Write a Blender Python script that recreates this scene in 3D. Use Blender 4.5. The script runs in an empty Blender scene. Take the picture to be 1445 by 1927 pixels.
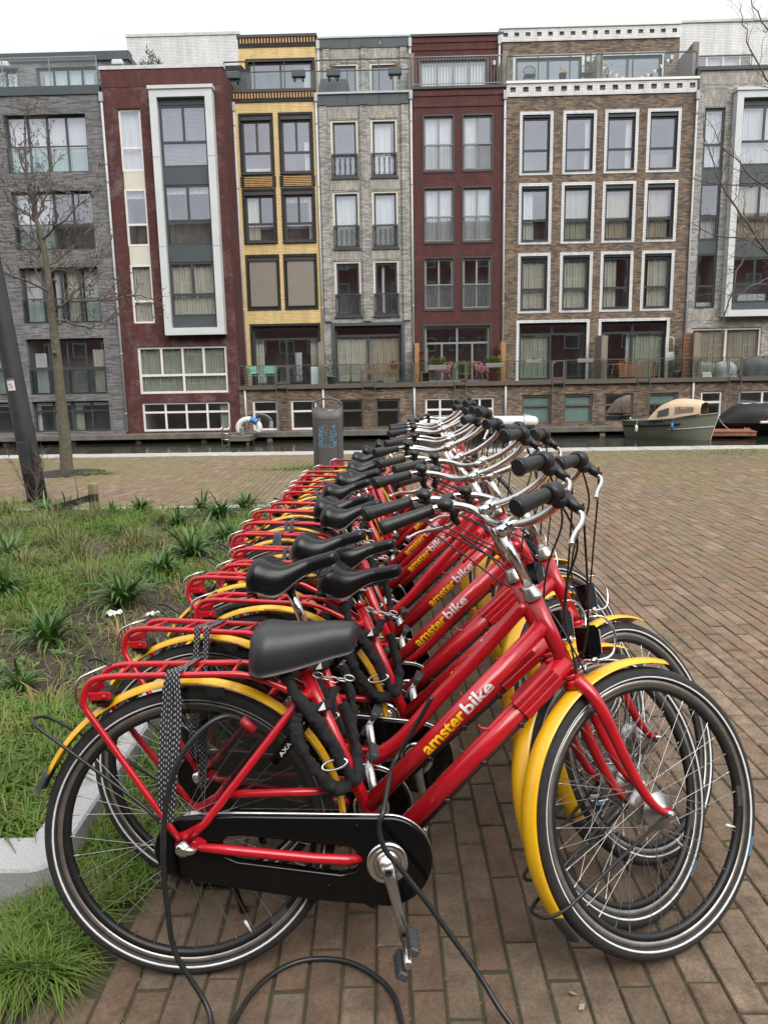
import bpy, bmesh, math, random
import numpy as np
from mathutils import Vector, Matrix

sc = bpy.context.scene
col = sc.collection
rad = math.radians
PI = math.pi

# ------------------------------------------------------------------ camera
PITCH, ROLL, CAMH = rad(10.2), rad(1.05), 1.42
fwd = Vector((0, math.cos(PITCH), -math.sin(PITCH)))
up0 = Vector((0, math.sin(PITCH), math.cos(PITCH)))
rt0 = Vector((1, 0, 0))
rt = rt0 * math.cos(ROLL) - up0 * math.sin(ROLL)
up = up0 * math.cos(ROLL) + rt0 * math.sin(ROLL)
cam_d = bpy.data.cameras.new('camera')
cam = bpy.data.objects.new('camera', cam_d)
col.objects.link(cam)
cam_d.sensor_fit = 'VERTICAL'
cam_d.sensor_height = 36.0
cam_d.sensor_width = 27.0
cam_d.lens = 36.0 * 1400 / 1927
cam_d.clip_start = 0.05
cam_d.clip_end = 3000
m = Matrix((rt, up, -fwd)).transposed().to_4x4()
m.translation = Vector((0, 0, CAMH))
cam.matrix_world = m
sc.camera = cam

# ------------------------------------------------------------------ overcast sky, soft sun, exposure
SUN_EL, SUN_ROT = rad(48), rad(150)
world = bpy.data.worlds.new('World')
sc.world = world
world.use_nodes = True
nt = world.node_tree
nt.nodes.clear()
N, Lk = nt.nodes.new, nt.links.new
out = N('ShaderNodeOutputWorld')
bg = N('ShaderNodeBackground')
sky = N('ShaderNodeTexSky')
sky.sky_type = 'NISHITA'
sky.sun_disc = False
sky.sun_elevation = SUN_EL
sky.sun_rotation = SUN_ROT
sky.air_density = 1.0
sky.dust_density = 4.0
tc = N('ShaderNodeTexCoord')
mp = N('ShaderNodeMapping')
mp.inputs['Scale'].default_value = (1.0, 1.0, 3.0)
no = N('ShaderNodeTexNoise')
no.inputs['Scale'].default_value = 2.2
no.inputs['Detail'].default_value = 5
rmp = N('ShaderNodeMapRange')
rmp.inputs['From Min'].default_value = 0.3
rmp.inputs['From Max'].default_value = 0.7
rmp.inputs['To Min'].default_value = 6.5
rmp.inputs['To Max'].default_value = 9.6
cloud = N('ShaderNodeMix')
cloud.data_type = 'RGBA'
cloud.inputs['Factor'].default_value = 0.93          # the cloud layer lets little of the blue through
cmul = N('ShaderNodeVectorMath')
cmul.operation = 'MULTIPLY'
cmul.inputs[1].default_value = (0.975, 0.99, 1.02)
Lk(tc.outputs['Generated'], mp.inputs['Vector'])
Lk(mp.outputs['Vector'], no.inputs['Vector'])
Lk(no.outputs['Fac'], rmp.inputs['Value'])
# standard overcast sky: three times brighter overhead than at the horizon, L = Lz (1 + 2 sin h) / 3
spz = N('ShaderNodeSeparateXYZ')
Lk(tc.outputs['Generated'], spz.inputs[0])
ov = N('ShaderNodeMapRange')
ov.inputs['From Min'].default_value = 0.0
ov.inputs['From Max'].default_value = 1.0
ov.inputs['To Min'].default_value = 1 / 3
ov.inputs['To Max'].default_value = 1.0
Lk(spz.outputs['Z'], ov.inputs['Value'])
mulo = N('ShaderNodeMath')
mulo.operation = 'MULTIPLY'
Lk(rmp.outputs['Result'], mulo.inputs[0])
Lk(ov.outputs['Result'], mulo.inputs[1])
Lk(mulo.outputs[0], cmul.inputs[0])
Lk(sky.outputs['Color'], cloud.inputs[6])
Lk(cmul.outputs['Vector'], cloud.inputs[7])
Lk(cloud.outputs[2], bg.inputs['Color'])
bg.inputs['Strength'].default_value = 0.10
Lk(bg.outputs['Background'], out.inputs['Surface'])

sun_d = bpy.data.lights.new('sun', 'SUN')
sun_d.energy = 1.5
sun_d.angle = rad(50)
sun_d.color = (1.0, 0.97, 0.93)
sun = bpy.data.objects.new('sun', sun_d)
col.objects.link(sun)
sdir = Vector((math.sin(SUN_ROT) * math.cos(SUN_EL), math.cos(SUN_ROT) * math.cos(SUN_EL), math.sin(SUN_EL)))
sun.rotation_euler = sdir.to_track_quat('Z', 'Y').to_euler()
sun.location = (0, 0, 60)

vs = sc.view_settings
vs.view_transform = 'Standard'
vs.look = 'None'
vs.exposure = 1.22
vs.gamma = 1.0
vs.use_curve_mapping = False
sc.render.engine = 'CYCLES'
cy = sc.cycles
cy.use_denoising = True
cy.max_bounces = 8
cy.diffuse_bounces = 3
cy.glossy_bounces = 4
cy.transmission_bounces = 6
cy.transparent_max_bounces = 24
cy.caustics_reflective = False
cy.caustics_refractive = False
cy.sample_clamp_indirect = 6.0

rng = random.Random(7)
npr = np.random.default_rng(11)

# ------------------------------------------------------------------ materials
def pm(name, c, rough=0.5, metal=0.0, var=0.0, vscale=8.0, bump=0.0, bscale=40.0, coat=0.0, spec=0.5, c2=None, alpha=None, stretch=None):
    """Principled material: base colour mixed towards c2 (or a darker/lighter self) by noise, fine bump."""
    mt = bpy.data.materials.new(name)
    mt.use_nodes = True
    t = mt.node_tree
    b = t.nodes['Principled BSDF']
    b.inputs['Base Color'].default_value = (*c, 1)
    b.inputs['Roughness'].default_value = rough
    b.inputs['Metallic'].default_value = metal
    b.inputs['Specular IOR Level'].default_value = spec
    b.inputs['Coat Weight'].default_value = coat
    b.inputs['Coat Roughness'].default_value = 0.08
    if alpha is not None:
        b.inputs['Alpha'].default_value = alpha
    if var or bump:
        tx = t.nodes.new('ShaderNodeTexCoord')
        src = tx.outputs['Object']
        if stretch:
            q = t.nodes.new('ShaderNodeMapping')
            q.inputs['Scale'].default_value = stretch
            t.links.new(src, q.inputs['Vector'])
            src = q.outputs['Vector']
    if var:
        n = t.nodes.new('ShaderNodeTexNoise')
        n.inputs['Scale'].default_value = vscale
        n.inputs['Detail'].default_value = 6
        n.inputs['Roughness'].default_value = 0.65
        t.links.new(src, n.inputs['Vector'])
        r = t.nodes.new('ShaderNodeMapRange')
        r.inputs['From Min'].default_value = 0.32
        r.inputs['From Max'].default_value = 0.68
        t.links.new(n.outputs['Fac'], r.inputs['Value'])
        mx = t.nodes.new('ShaderNodeMix')
        mx.data_type = 'RGBA'
        cc = c2 if c2 else tuple(x * (1 - var) for x in c)
        ca = c if c2 else tuple(min(1, x * (1 + var)) for x in c)
        mx.inputs[6].default_value = (*ca, 1)
        mx.inputs[7].default_value = (*cc, 1)
        t.links.new(r.outputs['Result'], mx.inputs['Factor'])
        t.links.new(mx.outputs[2], b.inputs['Base Color'])
        if metal < 0.5:
            rr = t.nodes.new('ShaderNodeMapRange')
            rr.inputs['To Min'].default_value = max(0.02, rough - 0.08)
            rr.inputs['To Max'].default_value = min(1, rough + 0.08)
            t.links.new(n.outputs['Fac'], rr.inputs['Value'])
            t.links.new(rr.outputs['Result'], b.inputs['Roughness'])
    if bump:
        n2 = t.nodes.new('ShaderNodeTexNoise')
        n2.inputs['Scale'].default_value = bscale
        n2.inputs['Detail'].default_value = 5
        t.links.new(src, n2.inputs['Vector'])
        bp = t.nodes.new('ShaderNodeBump')
        bp.inputs['Strength'].default_value = min(1, bump)
        bp.inputs['Distance'].default_value = 0.004
        t.links.new(n2.outputs['Fac'], bp.inputs['Height'])
        t.links.new(bp.outputs['Normal'], b.inputs['Normal'])
    return mt

def brickmat(name, c1, c2, mortar, bw=0.21, bh=0.062, mw=0.009, rough=0.8, bias=0.0, dark=0.25, vertical=False, gloss=None, stain=0.0, off=0.5):
    """Facade brick in the wall's own u/z coordinates: size, two tones, mortar, weathering, relief."""
    mt = bpy.data.materials.new(name)
    mt.use_nodes = True
    t = mt.node_tree
    b = t.nodes['Principled BSDF']
    L = t.links.new
    tx = t.nodes.new('ShaderNodeTexCoord')
    sp = t.nodes.new('ShaderNodeSeparateXYZ')
    L(tx.outputs['Object'], sp.inputs[0])
    ad = t.nodes.new('ShaderNodeMath')
    ad.operation = 'ADD'
    L(sp.outputs['X'], ad.inputs[0])
    L(sp.outputs['Y'], ad.inputs[1])
    cb = t.nodes.new('ShaderNodeCombineXYZ')
    if vertical:
        L(sp.outputs['Z'], cb.inputs['X'])
        L(ad.outputs[0], cb.inputs['Y'])
    else:
        L(ad.outputs[0], cb.inputs['X'])
        L(sp.outputs['Z'], cb.inputs['Y'])
    br = t.nodes.new('ShaderNodeTexBrick')
    br.offset = off
    br.inputs['Color1'].default_value = (*c1, 1)
    br.inputs['Color2'].default_value = (*c2, 1)
    br.inputs['Mortar'].default_value = (*mortar, 1)
    br.inputs['Scale'].default_value = 1.0
    br.inputs['Mortar Size'].default_value = mw / 2
    br.inputs['Mortar Smooth'].default_value = 0.1
    br.inputs['Bias'].default_value = bias
    br.inputs['Brick Width'].default_value = bw
    br.inputs['Row Height'].default_value = bh
    L(cb.outputs[0], br.inputs['Vector'])
    n = t.nodes.new('ShaderNodeTexNoise')
    n.inputs['Scale'].default_value = 1.3
    n.inputs['Detail'].default_value = 8
    n.inputs['Roughness'].default_value = 0.7
    L(tx.outputs['Object'], n.inputs['Vector'])
    r = t.nodes.new('ShaderNodeMapRange')
    r.inputs['From Min'].default_value = 0.3
    r.inputs['From Max'].default_value = 0.7
    r.inputs['To Min'].default_value = 1 - dark
    r.inputs['To Max'].default_value = 1 + dark
    L(n.outputs['Fac'], r.inputs['Value'])
    vm = t.nodes.new('ShaderNodeVectorMath')
    vm.operation = 'SCALE'
    L(br.outputs['Color'], vm.inputs[0])
    L(r.outputs['Result'], vm.inputs['Scale'])
    sm_ = t.nodes.new('ShaderNodeMapping')
    sm_.inputs['Scale'].default_value = (2.6, 2.6, 0.16)
    L(tx.outputs['Object'], sm_.inputs['Vector'])
    ns = t.nodes.new('ShaderNodeTexNoise')
    ns.inputs['Scale'].default_value = 1.0
    ns.inputs['Detail'].default_value = 7
    ns.inputs['Roughness'].default_value = 0.75
    L(sm_.outputs['Vector'], ns.inputs['Vector'])
    rs_ = t.nodes.new('ShaderNodeMapRange')
    rs_.inputs['From Min'].default_value = 0.35
    rs_.inputs['From Max'].default_value = 0.65
    rs_.inputs['To Min'].default_value = 0.80
    rs_.inputs['To Max'].default_value = 1.10
    L(ns.outputs['Fac'], rs_.inputs['Value'])
    vm2 = t.nodes.new('ShaderNodeVectorMath')
    vm2.operation = 'SCALE'
    L(vm.outputs[0], vm2.inputs[0])
    L(rs_.outputs['Result'], vm2.inputs['Scale'])
    last = vm2.outputs[0]
    if stain:                                              # pale lime bloom in patches, as on the red wall by the pipe
        n3 = t.nodes.new('ShaderNodeTexNoise')
        n3.inputs['Scale'].default_value = 0.9
        n3.inputs['Detail'].default_value = 9
        n3.inputs['Roughness'].default_value = 0.8
        L(tx.outputs['Object'], n3.inputs['Vector'])
        r3 = t.nodes.new('ShaderNodeMapRange')
        r3.inputs['From Min'].default_value = 0.50
        r3.inputs['From Max'].default_value = 0.75
        r3.inputs['To Max'].default_value = stain
        L(n3.outputs['Fac'], r3.inputs['Value'])
        mx = t.nodes.new('ShaderNodeMix')
        mx.data_type = 'RGBA'
        L(r3.outputs['Result'], mx.inputs['Factor'])
        L(last, mx.inputs[6])
        mx.inputs[7].default_value = (0.42, 0.38, 0.36, 1)
        last = mx.outputs[2]
    L(last, b.inputs['Base Color'])
    b.inputs['Roughness'].default_value = rough if gloss is None else gloss
    bp = t.nodes.new('ShaderNodeBump')
    bp.inputs['Strength'].default_value = 0.6
    bp.inputs['Distance'].default_value = 0.01
    inv = t.nodes.new('ShaderNodeMath')
    inv.operation = 'SUBTRACT'
    inv.inputs[0].default_value = 1.0
    L(br.outputs['Fac'], inv.inputs[1])
    L(inv.outputs[0], bp.inputs['Height'])
    L(bp.outputs['Normal'], b.inputs['Normal'])
    return mt

def glassmat(name, refl, tint=(1, 1, 1), rcol=(0.9, 0.92, 1.0), rough=0.0, wav=0.0):
    """Pane: part mirror, part clear."""
    mt = bpy.data.materials.new(name)
    mt.use_nodes = True
    t = mt.node_tree
    t.nodes.clear()
    o = t.nodes.new('ShaderNodeOutputMaterial')
    tr = t.nodes.new('ShaderNodeBsdfTransparent')
    tr.inputs['Color'].default_value = (*tint, 1)
    gl = t.nodes.new('ShaderNodeBsdfGlossy')
    gl.inputs['Color'].default_value = (*rcol, 1)
    gl.inputs['Roughness'].default_value = rough
    fr = t.nodes.new('ShaderNodeFresnel')
    fr.inputs['IOR'].default_value = 1.5
    ad = t.nodes.new('ShaderNodeMath')
    ad.operation = 'ADD'
    ad.use_clamp = True
    ad.inputs[1].default_value = refl
    t.links.new(fr.outputs['Fac'], ad.inputs[0])
    geo = t.nodes.new('ShaderNodeNewGeometry')
    fb = t.nodes.new('ShaderNodeMath')
    fb.operation = 'SUBTRACT'
    fb.inputs[0].default_value = 1.0
    t.links.new(geo.outputs['Backfacing'], fb.inputs[1])
    mu = t.nodes.new('ShaderNodeMath')
    mu.operation = 'MULTIPLY'
    t.links.new(ad.outputs[0], mu.inputs[0])
    t.links.new(fb.outputs[0], mu.inputs[1])
    mx = t.nodes.new('ShaderNodeMixShader')
    t.links.new(mu.outputs[0], mx.inputs['Fac'])
    t.links.new(tr.outputs[0], mx.inputs[1])
    t.links.new(gl.outputs[0], mx.inputs[2])
    t.links.new(mx.outputs[0], o.inputs['Surface'])
    if wav:
        tx = t.nodes.new('ShaderNodeTexCoord')
        n = t.nodes.new('ShaderNodeTexNoise')
        n.inputs['Scale'].default_value = 0.9
        n.inputs['Detail'].default_value = 1
        t.links.new(tx.outputs['Object'], n.inputs['Vector'])
        bp = t.nodes.new('ShaderNodeBump')
        bp.inputs['Strength'].default_value = wav
        bp.inputs['Distance'].default_value = 0.02
        t.links.new(n.outputs['Fac'], bp.inputs['Height'])
        t.links.new(bp.outputs['Normal'], gl.inputs['Normal'])
    return mt

def toned(name, ca, cb, source, rough=0.8, spots=None, bump=0.3, bscale=60.0, spec=0.4, translucent=0.0, nscale=14.0, namt=0.35, grain=0):
    """Colour runs from ca to cb by a tone of its own per piece: 'object' random or a mesh attribute."""
    mt = bpy.data.materials.new(name)
    mt.use_nodes = True
    t = mt.node_tree
    b = t.nodes['Principled BSDF']
    L = t.links.new
    if source == 'object':
        s = t.nodes.new('ShaderNodeObjectInfo').outputs['Random']
    else:
        a = t.nodes.new('ShaderNodeAttribute')
        a.attribute_name = source
        s = a.outputs['Fac']
    cr = t.nodes.new('ShaderNodeValToRGB')
    cr.color_ramp.elements[0].color = (*ca, 1)
    cr.color_ramp.elements[1].color = (*cb, 1)
    if spots:
        for pos, cc in spots:
            e = cr.color_ramp.elements.new(pos)
            e.color = (*cc, 1)
    L(s, cr.inputs['Fac'])
    tx = t.nodes.new('ShaderNodeTexCoord')
    g = t.nodes.new('ShaderNodeNewGeometry')
    n = t.nodes.new('ShaderNodeTexNoise')
    n.inputs['Scale'].default_value = nscale
    n.inputs['Detail'].default_value = 8
    n.inputs['Roughness'].default_value = 0.7
    L(g.outputs['Position'], n.inputs['Vector'])
    r = t.nodes.new('ShaderNodeMapRange')
    r.inputs['From Min'].default_value = 0.3
    r.inputs['From Max'].default_value = 0.7
    r.inputs['To Min'].default_value = 1 - namt
    r.inputs['To Max'].default_value = 1 + namt
    L(n.outputs['Fac'], r.inputs['Value'])
    scl = r.outputs['Result']
    if grain:
        nf = t.nodes.new('ShaderNodeTexNoise')
        nf.inputs['Scale'].default_value = grain
        nf.inputs['Detail'].default_value = 4
        nf.inputs['Roughness'].default_value = 0.8
        L(g.outputs['Position'], nf.inputs['Vector'])
        rf_ = t.nodes.new('ShaderNodeMapRange')
        rf_.inputs['From Min'].default_value = 0.3
        rf_.inputs['From Max'].default_value = 0.72
        rf_.inputs['To Min'].default_value = 0.62
        rf_.inputs['To Max'].default_value = 1.42
        L(nf.outputs['Fac'], rf_.inputs['Value'])
        ml = t.nodes.new('ShaderNodeMath')
        ml.operation = 'MULTIPLY'
        L(scl, ml.inputs[0])
        L(rf_.outputs['Result'], ml.inputs[1])
        scl = ml.outputs[0]
    vm = t.nodes.new('ShaderNodeVectorMath')
    vm.operation = 'SCALE'
    L(cr.outputs['Color'], vm.inputs[0])
    L(scl, vm.inputs['Scale'])
    L(vm.outputs[0], b.inputs['Base Color'])
    b.inputs['Roughness'].default_value = rough
    b.inputs['Specular IOR Level'].default_value = spec
    if bump:
        n2 = t.nodes.new('ShaderNodeTexNoise')
        n2.inputs['Scale'].default_value = bscale
        n2.inputs['Detail'].default_value = 6
        L(g.outputs['Position'], n2.inputs['Vector'])
        bp = t.nodes.new('ShaderNodeBump')
        bp.inputs['Strength'].default_value = bump
        bp.inputs['Distance'].default_value = 0.004
        L(n2.outputs['Fac'], bp.inputs['Height'])
        L(bp.outputs['Normal'], b.inputs['Normal'])
    if translucent:
        ts = t.nodes.new('ShaderNodeBsdfTranslucent')
        L(vm.outputs[0], ts.inputs['Color'])
        mx = t.nodes.new('ShaderNodeMixShader')
        mx.inputs['Fac'].default_value = translucent
        o = t.nodes['Material Output']
        L(b.outputs[0], mx.inputs[1])
        L(ts.outputs[0], mx.inputs[2])
        L(mx.outputs[0], o.inputs['Surface'])
    return mt

def chip(mt, cc, scale, lo, amount):
    """scratches and stone chips: sparse small specks of another colour"""
    t = mt.node_tree
    b = t.nodes['Principled BSDF']
    L = t.links.new
    tx = t.nodes.new('ShaderNodeTexCoord')
    q = t.nodes.new('ShaderNodeMapping')
    q.inputs['Scale'].default_value = (1, 1, 2.2)
    q.inputs['Rotation'].default_value = (0.4, 0.7, 0.2)
    n = t.nodes.new('ShaderNodeTexNoise')
    n.inputs['Scale'].default_value = scale
    n.inputs['Detail'].default_value = 3
    n.inputs['Roughness'].default_value = 0.8
    L(tx.outputs['Object'], q.inputs['Vector'])
    L(q.outputs['Vector'], n.inputs['Vector'])
    r = t.nodes.new('ShaderNodeMapRange')
    r.inputs['From Min'].default_value = lo
    r.inputs['From Max'].default_value = lo + 0.02
    r.inputs['To Max'].default_value = amount
    L(n.outputs['Fac'], r.inputs['Value'])
    mx = t.nodes.new('ShaderNodeMix')
    mx.data_type = 'RGBA'
    L(r.outputs['Result'], mx.inputs['Factor'])
    src = b.inputs['Base Color'].links
    if src:
        L(src[0].from_socket, mx.inputs[6])
    else:
        mx.inputs[6].default_value = b.inputs['Base Color'].default_value
    mx.inputs[7].default_value = (*cc, 1)
    L(mx.outputs[2], b.inputs['Base Color'])
    return mt

M = {}
M['red'] = chip(pm('red_paint', (0.47, 0.006, 0.015), 0.30, coat=0.5, var=0.14, vscale=22, spec=0.5), (0.40, 0.20, 0.17), 85, 0.70, 0.75)
M['yellow'] = chip(pm('yellow_paint', (0.90, 0.51, 0.010), 0.32, coat=0.35, var=0.08, vscale=12, c2=(0.80, 0.43, 0.010)), (0.34, 0.24, 0.10), 60, 0.66, 0.6)
M['chrome'] = pm('chrome', (0.72, 0.71, 0.69), 0.16, metal=1.0, var=0.12, vscale=25)
M['alloy'] = pm('brushed_alloy', (0.60, 0.59, 0.57), 0.33, metal=1.0, var=0.15, vscale=40)
M['rim'] = pm('rim_alloy', (0.36, 0.33, 0.30), 0.38, metal=0.85, var=0.2, vscale=30)
M['rimblack'] = pm('rim_black', (0.012, 0.012, 0.012), 0.45, var=0.3, vscale=40)
M['black'] = pm('black_plastic', (0.011, 0.011, 0.012), 0.42, var=0.3, vscale=60, bump=0.1, bscale=300)
M['case'] = pm('gloss_black', (0.003, 0.003, 0.0035), 0.12, spec=0.35)
M['rubber'] = pm('rubber', (0.016, 0.016, 0.017), 0.72, var=0.4, vscale=25, bump=0.15, bscale=200)
M['stripe'] = pm('reflective_white', (0.75, 0.75, 0.73), 0.45, var=0.1, vscale=40)
M['saddle'] = pm('saddle_vinyl', (0.005, 0.005, 0.0055), 0.27, var=0.3, vscale=7, bump=0.06, bscale=260, spec=0.38)
M['gel'] = pm('matt_gel', (0.022, 0.023, 0.025), 0.45, var=0.2, vscale=9, bump=0.08, bscale=350)
M['fabric'] = pm('black_fabric', (0.010, 0.010, 0.011), 0.9, var=0.3, vscale=50, bump=0.9, bscale=90)
M['cable'] = pm('cable_black', (0.016, 0.017, 0.018), 0.38, var=0.3, vscale=50)
M['letter_y'] = pm('lettering_yellow', (0.86, 0.52, 0.01), 0.45)
M['letter_w'] = pm('lettering_white', (0.78, 0.76, 0.76), 0.45)
M['flap'] = pm('grey_rubber', (0.05, 0.05, 0.052), 0.6, var=0.2, vscale=20)
M['steel'] = pm('spoke_steel', (0.50, 0.48, 0.45), 0.38, metal=1.0)
M['lens'] = pm('clear_lens', (0.5, 0.5, 0.5), 0.12, var=0.3, vscale=80, coat=0.5)
M['redlens'] = pm('red_lens', (0.35, 0.01, 0.01), 0.2, coat=0.5)
M['smoke'] = glassmat('smoked_plastic', 0.03, tint=(0.66, 0.66, 0.67), rough=0.12)
M['glass'] = glassmat('window_glass', 0.33, tint=(0.96, 0.98, 0.975), rcol=(0.90, 0.91, 1.0), wav=0.05)
M['rail_glass'] = glassmat('balustrade_glass', 0.06, tint=(0.90, 0.94, 0.93), rcol=(0.9, 0.95, 0.95))
M['vinyl_window'] = glassmat('clear_vinyl', 0.35, tint=(0.6, 0.62, 0.66), rough=0.15)

# ------------------------------------------------------------------ mesh builder
class MB:
    def __init__(s):
        s.v, s.f, s.m, s.s = [], [], [], []

    def add(s, vs_, fs, mi=0, smooth=False):
        o = len(s.v)
        s.v.extend([tuple(p) for p in vs_])
        for f in fs:
            s.f.append(tuple(i + o for i in f))
            s.m.append(mi)
            s.s.append(smooth)
        return s

    def box(s, a, b, mi=0):
        x0, y0, z0 = a
        x1, y1, z1 = b
        x0, x1 = min(x0, x1), max(x0, x1)
        y0, y1 = min(y0, y1), max(y0, y1)
        z0, z1 = min(z0, z1), max(z0, z1)
        v = [(x0, y0, z0), (x1, y0, z0), (x1, y1, z0), (x0, y1, z0), (x0, y0, z1), (x1, y0, z1), (x1, y1, z1), (x0, y1, z1)]
        return s.add(v, [(0, 3, 2, 1), (4, 5, 6, 7), (0, 1, 5, 4), (1, 2, 6, 5), (2, 3, 7, 6), (3, 0, 4, 7)], mi)

    def cbox(s, a, b, c=0.004, mi=0):
        """box with chamfered edges"""
        ctr = [(a[i] + b[i]) / 2 for i in range(3)]
        h = [abs(b[i] - a[i]) / 2 for i in range(3)]
        c = min(c, min(h) * 0.9)
        vs_, idx = [], {}
        for sx in (-1, 1):
            for sy in (-1, 1):
                for sz in (-1, 1):
                    for k in range(3):
                        p = [h[0] - c, h[1] - c, h[2] - c]
                        p[k] = h[k]
                        idx[(sx, sy, sz, k)] = len(vs_)
                        vs_.append((ctr[0] + sx * p[0], ctr[1] + sy * p[1], ctr[2] + sz * p[2]))
        fs = []
        S4 = [(-1, -1), (1, -1), (1, 1), (-1, 1)]
        for sg in (-1, 1):
            for k in range(3):
                q = []
                for (p1, p2) in S4:
                    t3 = [0, 0, 0]
                    t3[k] = sg
                    t3[(k + 1) % 3] = p1
                    t3[(k + 2) % 3] = p2
                    q.append(idx[(*t3, k)])
                fs.append(tuple(q if sg > 0 else q[::-1]))
        for k in range(3):
            i, j = (k + 1) % 3, (k + 2) % 3
            for si in (-1, 1):
                for sj in (-1, 1):
                    def key(sk, n):
                        t3 = [0, 0, 0]
                        t3[k], t3[i], t3[j] = sk, si, sj
                        return idx[(*t3, n)]
                    q = [key(-1, i), key(1, i), key(1, j), key(-1, j)]
                    fs.append(tuple(q if si * sj < 0 else q[::-1]))
        for sx in (-1, 1):
            for sy in (-1, 1):
                for sz in (-1, 1):
                    q = [idx[(sx, sy, sz, k)] for k in range(3)]
                    fs.append(tuple(q if sx * sy * sz > 0 else q[::-1]))
        return s.add(vs_, fs, mi)

    def bar(s, p, q, w, h, upv=(0, 0, 1), mi=0):
        p, q = Vector(p), Vector(q)
        d = (q - p).normalized()
        u = Vector(upv)
        a = d.cross(u)
        if a.length < 1e-6:
            a = d.cross(Vector((1, 0, 0)))
        a.normalize()
        b = a.cross(d)
        a, b = a * w / 2, b * h / 2
        v = [p - a - b, p + a - b, p + a + b, p - a + b, q - a - b, q + a - b, q + a + b, q - a + b]
        return s.add(v, [(0, 1, 2, 3), (7, 6, 5, 4), (0, 4, 5, 1), (1, 5, 6, 2), (2, 6, 7, 3), (3, 7, 4, 0)], mi)

    def tube(s, pts, r, n=8, closed=False, cap=True, mi=0, ell=None, upv=None, smooth=True):
        """sweep; r a number or list; ell=(side scale, up scale) of the section"""
        P = [Vector(p) for p in pts]
        k = len(P)
        R = r if isinstance(r, (list, tuple)) else [r] * k
        T = []
        for i in range(k):
            if closed:
                d = P[(i + 1) % k] - P[i - 1]
            else:
                d = P[min(i + 1, k - 1)] - P[max(i - 1, 0)]
            T.append(d.normalized())
        ref = Vector(upv) if upv else (Vector((0, 0, 1)) if abs(T[0].z) < 0.9 else Vector((0, 1, 0)))
        a = T[0].cross(ref).normalized()
        vs_ = []
        ea, eb = ell if ell else (1, 1)
        for i in range(k):
            if upv:
                a = T[i].cross(ref)
                a.normalize()
            else:
                a = a - T[i] * a.dot(T[i])
                a.normalize()
            b = a.cross(T[i])
            for j in range(n):
                t = 2 * PI * j / n
                vs_.append(P[i] + a * (math.cos(t) * R[i] * ea) + b * (math.sin(t) * R[i] * eb))
        fs = []
        for i in range(k if closed else k - 1):
            i2 = (i + 1) % k
            for j in range(n):
                j2 = (j + 1) % n
                fs.append((i * n + j, i * n + j2, i2 * n + j2, i2 * n + j))
        s.add(vs_, fs, mi, smooth)
        if cap and not closed:
            o = len(s.v) - len(vs_)
            s.f.append(tuple(o + j for j in range(n - 1, -1, -1)))
            s.f.append(tuple(o + (k - 1) * n + j for j in range(n)))
            s.m += [mi, mi]
            s.s += [False, False]
        return s

    def lathe(s, prof, c, axis, n=16, mi=0, smooth=True, closed=False):
        """prof [(radius, height along axis)] about a point and an axis"""
        ax = Vector(axis).normalized()
        ref = Vector((0, 0, 1)) if abs(ax.z) < 0.9 else Vector((1, 0, 0))
        a = ax.cross(ref).normalized()
        b = ax.cross(a)
        c = Vector(c)
        vs_ = []
        for (r, h) in prof:
            for j in range(n):
                t = 2 * PI * j / n
                vs_.append(c + ax * h + a * (r * math.cos(t)) + b * (r * math.sin(t)))
        fs = []
        k = len(prof)
        for i in range(k if closed else k - 1):
            i2 = (i + 1) % k
            for j in range(n):
                j2 = (j + 1) % n
                fs.append((i * n + j, i * n + j2, i2 * n + j2, i2 * n + j))
        s.add(vs_, fs, mi, smooth)
        if not closed:
            o = len(s.v) - len(vs_)
            if prof[0][0] > 1e-5:
                s.f.append(tuple(o + j for j in range(n - 1, -1, -1)))
                s.m.append(mi)
                s.s.append(False)
            if prof[-1][0] > 1e-5:
                s.f.append(tuple(o + (k - 1) * n + j for j in range(n)))
                s.m.append(mi)
                s.s.append(False)
        return s

    def prism(s, poly, e0, e1, plane='xz', mi=0):
        """extrude a 2D outline; plane xz extrudes along y, xy along z, yz along x"""
        def P(p, e):
            return (p[0], e, p[1]) if plane == 'xz' else (p[0], p[1], e) if plane == 'xy' else (e, p[0], p[1])
        n = len(poly)
        v = [P(p, e0) for p in poly] + [P(p, e1) for p in poly]
        fs = [tuple(range(n)), tuple(range(2 * n - 1, n - 1, -1))]
        fs += [(i, i + n, (i + 1) % n + n, (i + 1) % n) for i in range(n)]
        return s.add(v, fs, mi)

    def grid(s, pts, nu, nv, mi=0, smooth=True, cu=False, cv=False):
        fs = []
        for i in range(nu if cu else nu - 1):
            for j in range(nv if cv else nv - 1):
                i2, j2 = (i + 1) % nu, (j + 1) % nv
                fs.append((i * nv + j, i2 * nv + j, i2 * nv + j2, i * nv + j2))
        return s.add(pts, fs, mi, smooth)

    def blob(s, c, r, nu=8, nv=6, mi=0, jit=0.0, rg=None):
        pts = []
        for i in range(nv + 1):
            ph = PI * i / nv
            for j in range(nu):
                t = 2 * PI * j / nu
                k = 1 + (rg.uniform(-jit, jit) if rg and 0 < i < nv else 0)
                pts.append((c[0] + r[0] * k * math.sin(ph) * math.cos(t), c[1] + r[1] * k * math.sin(ph) * math.sin(t), c[2] + r[2] * k * math.cos(ph)))
        return s.grid(pts, nv + 1, nu, mi, True, False, True)

    def mesh(s, name, mats, off=(0, 0, 0)):
        me = bpy.data.meshes.new(name)
        v = s.v
        if off != (0, 0, 0):
            v = [(p[0] - off[0], p[1] - off[1], p[2] - off[2]) for p in v]
        me.from_pydata(v, [], s.f)
        if not isinstance(mats, (list, tuple)):
            mats = [mats]
        for q in mats:
            me.materials.append(q)
        me.polygons.foreach_set('use_smooth', s.s)
        me.polygons.foreach_set('material_index', s.m)
        me.update()
        return me

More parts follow.
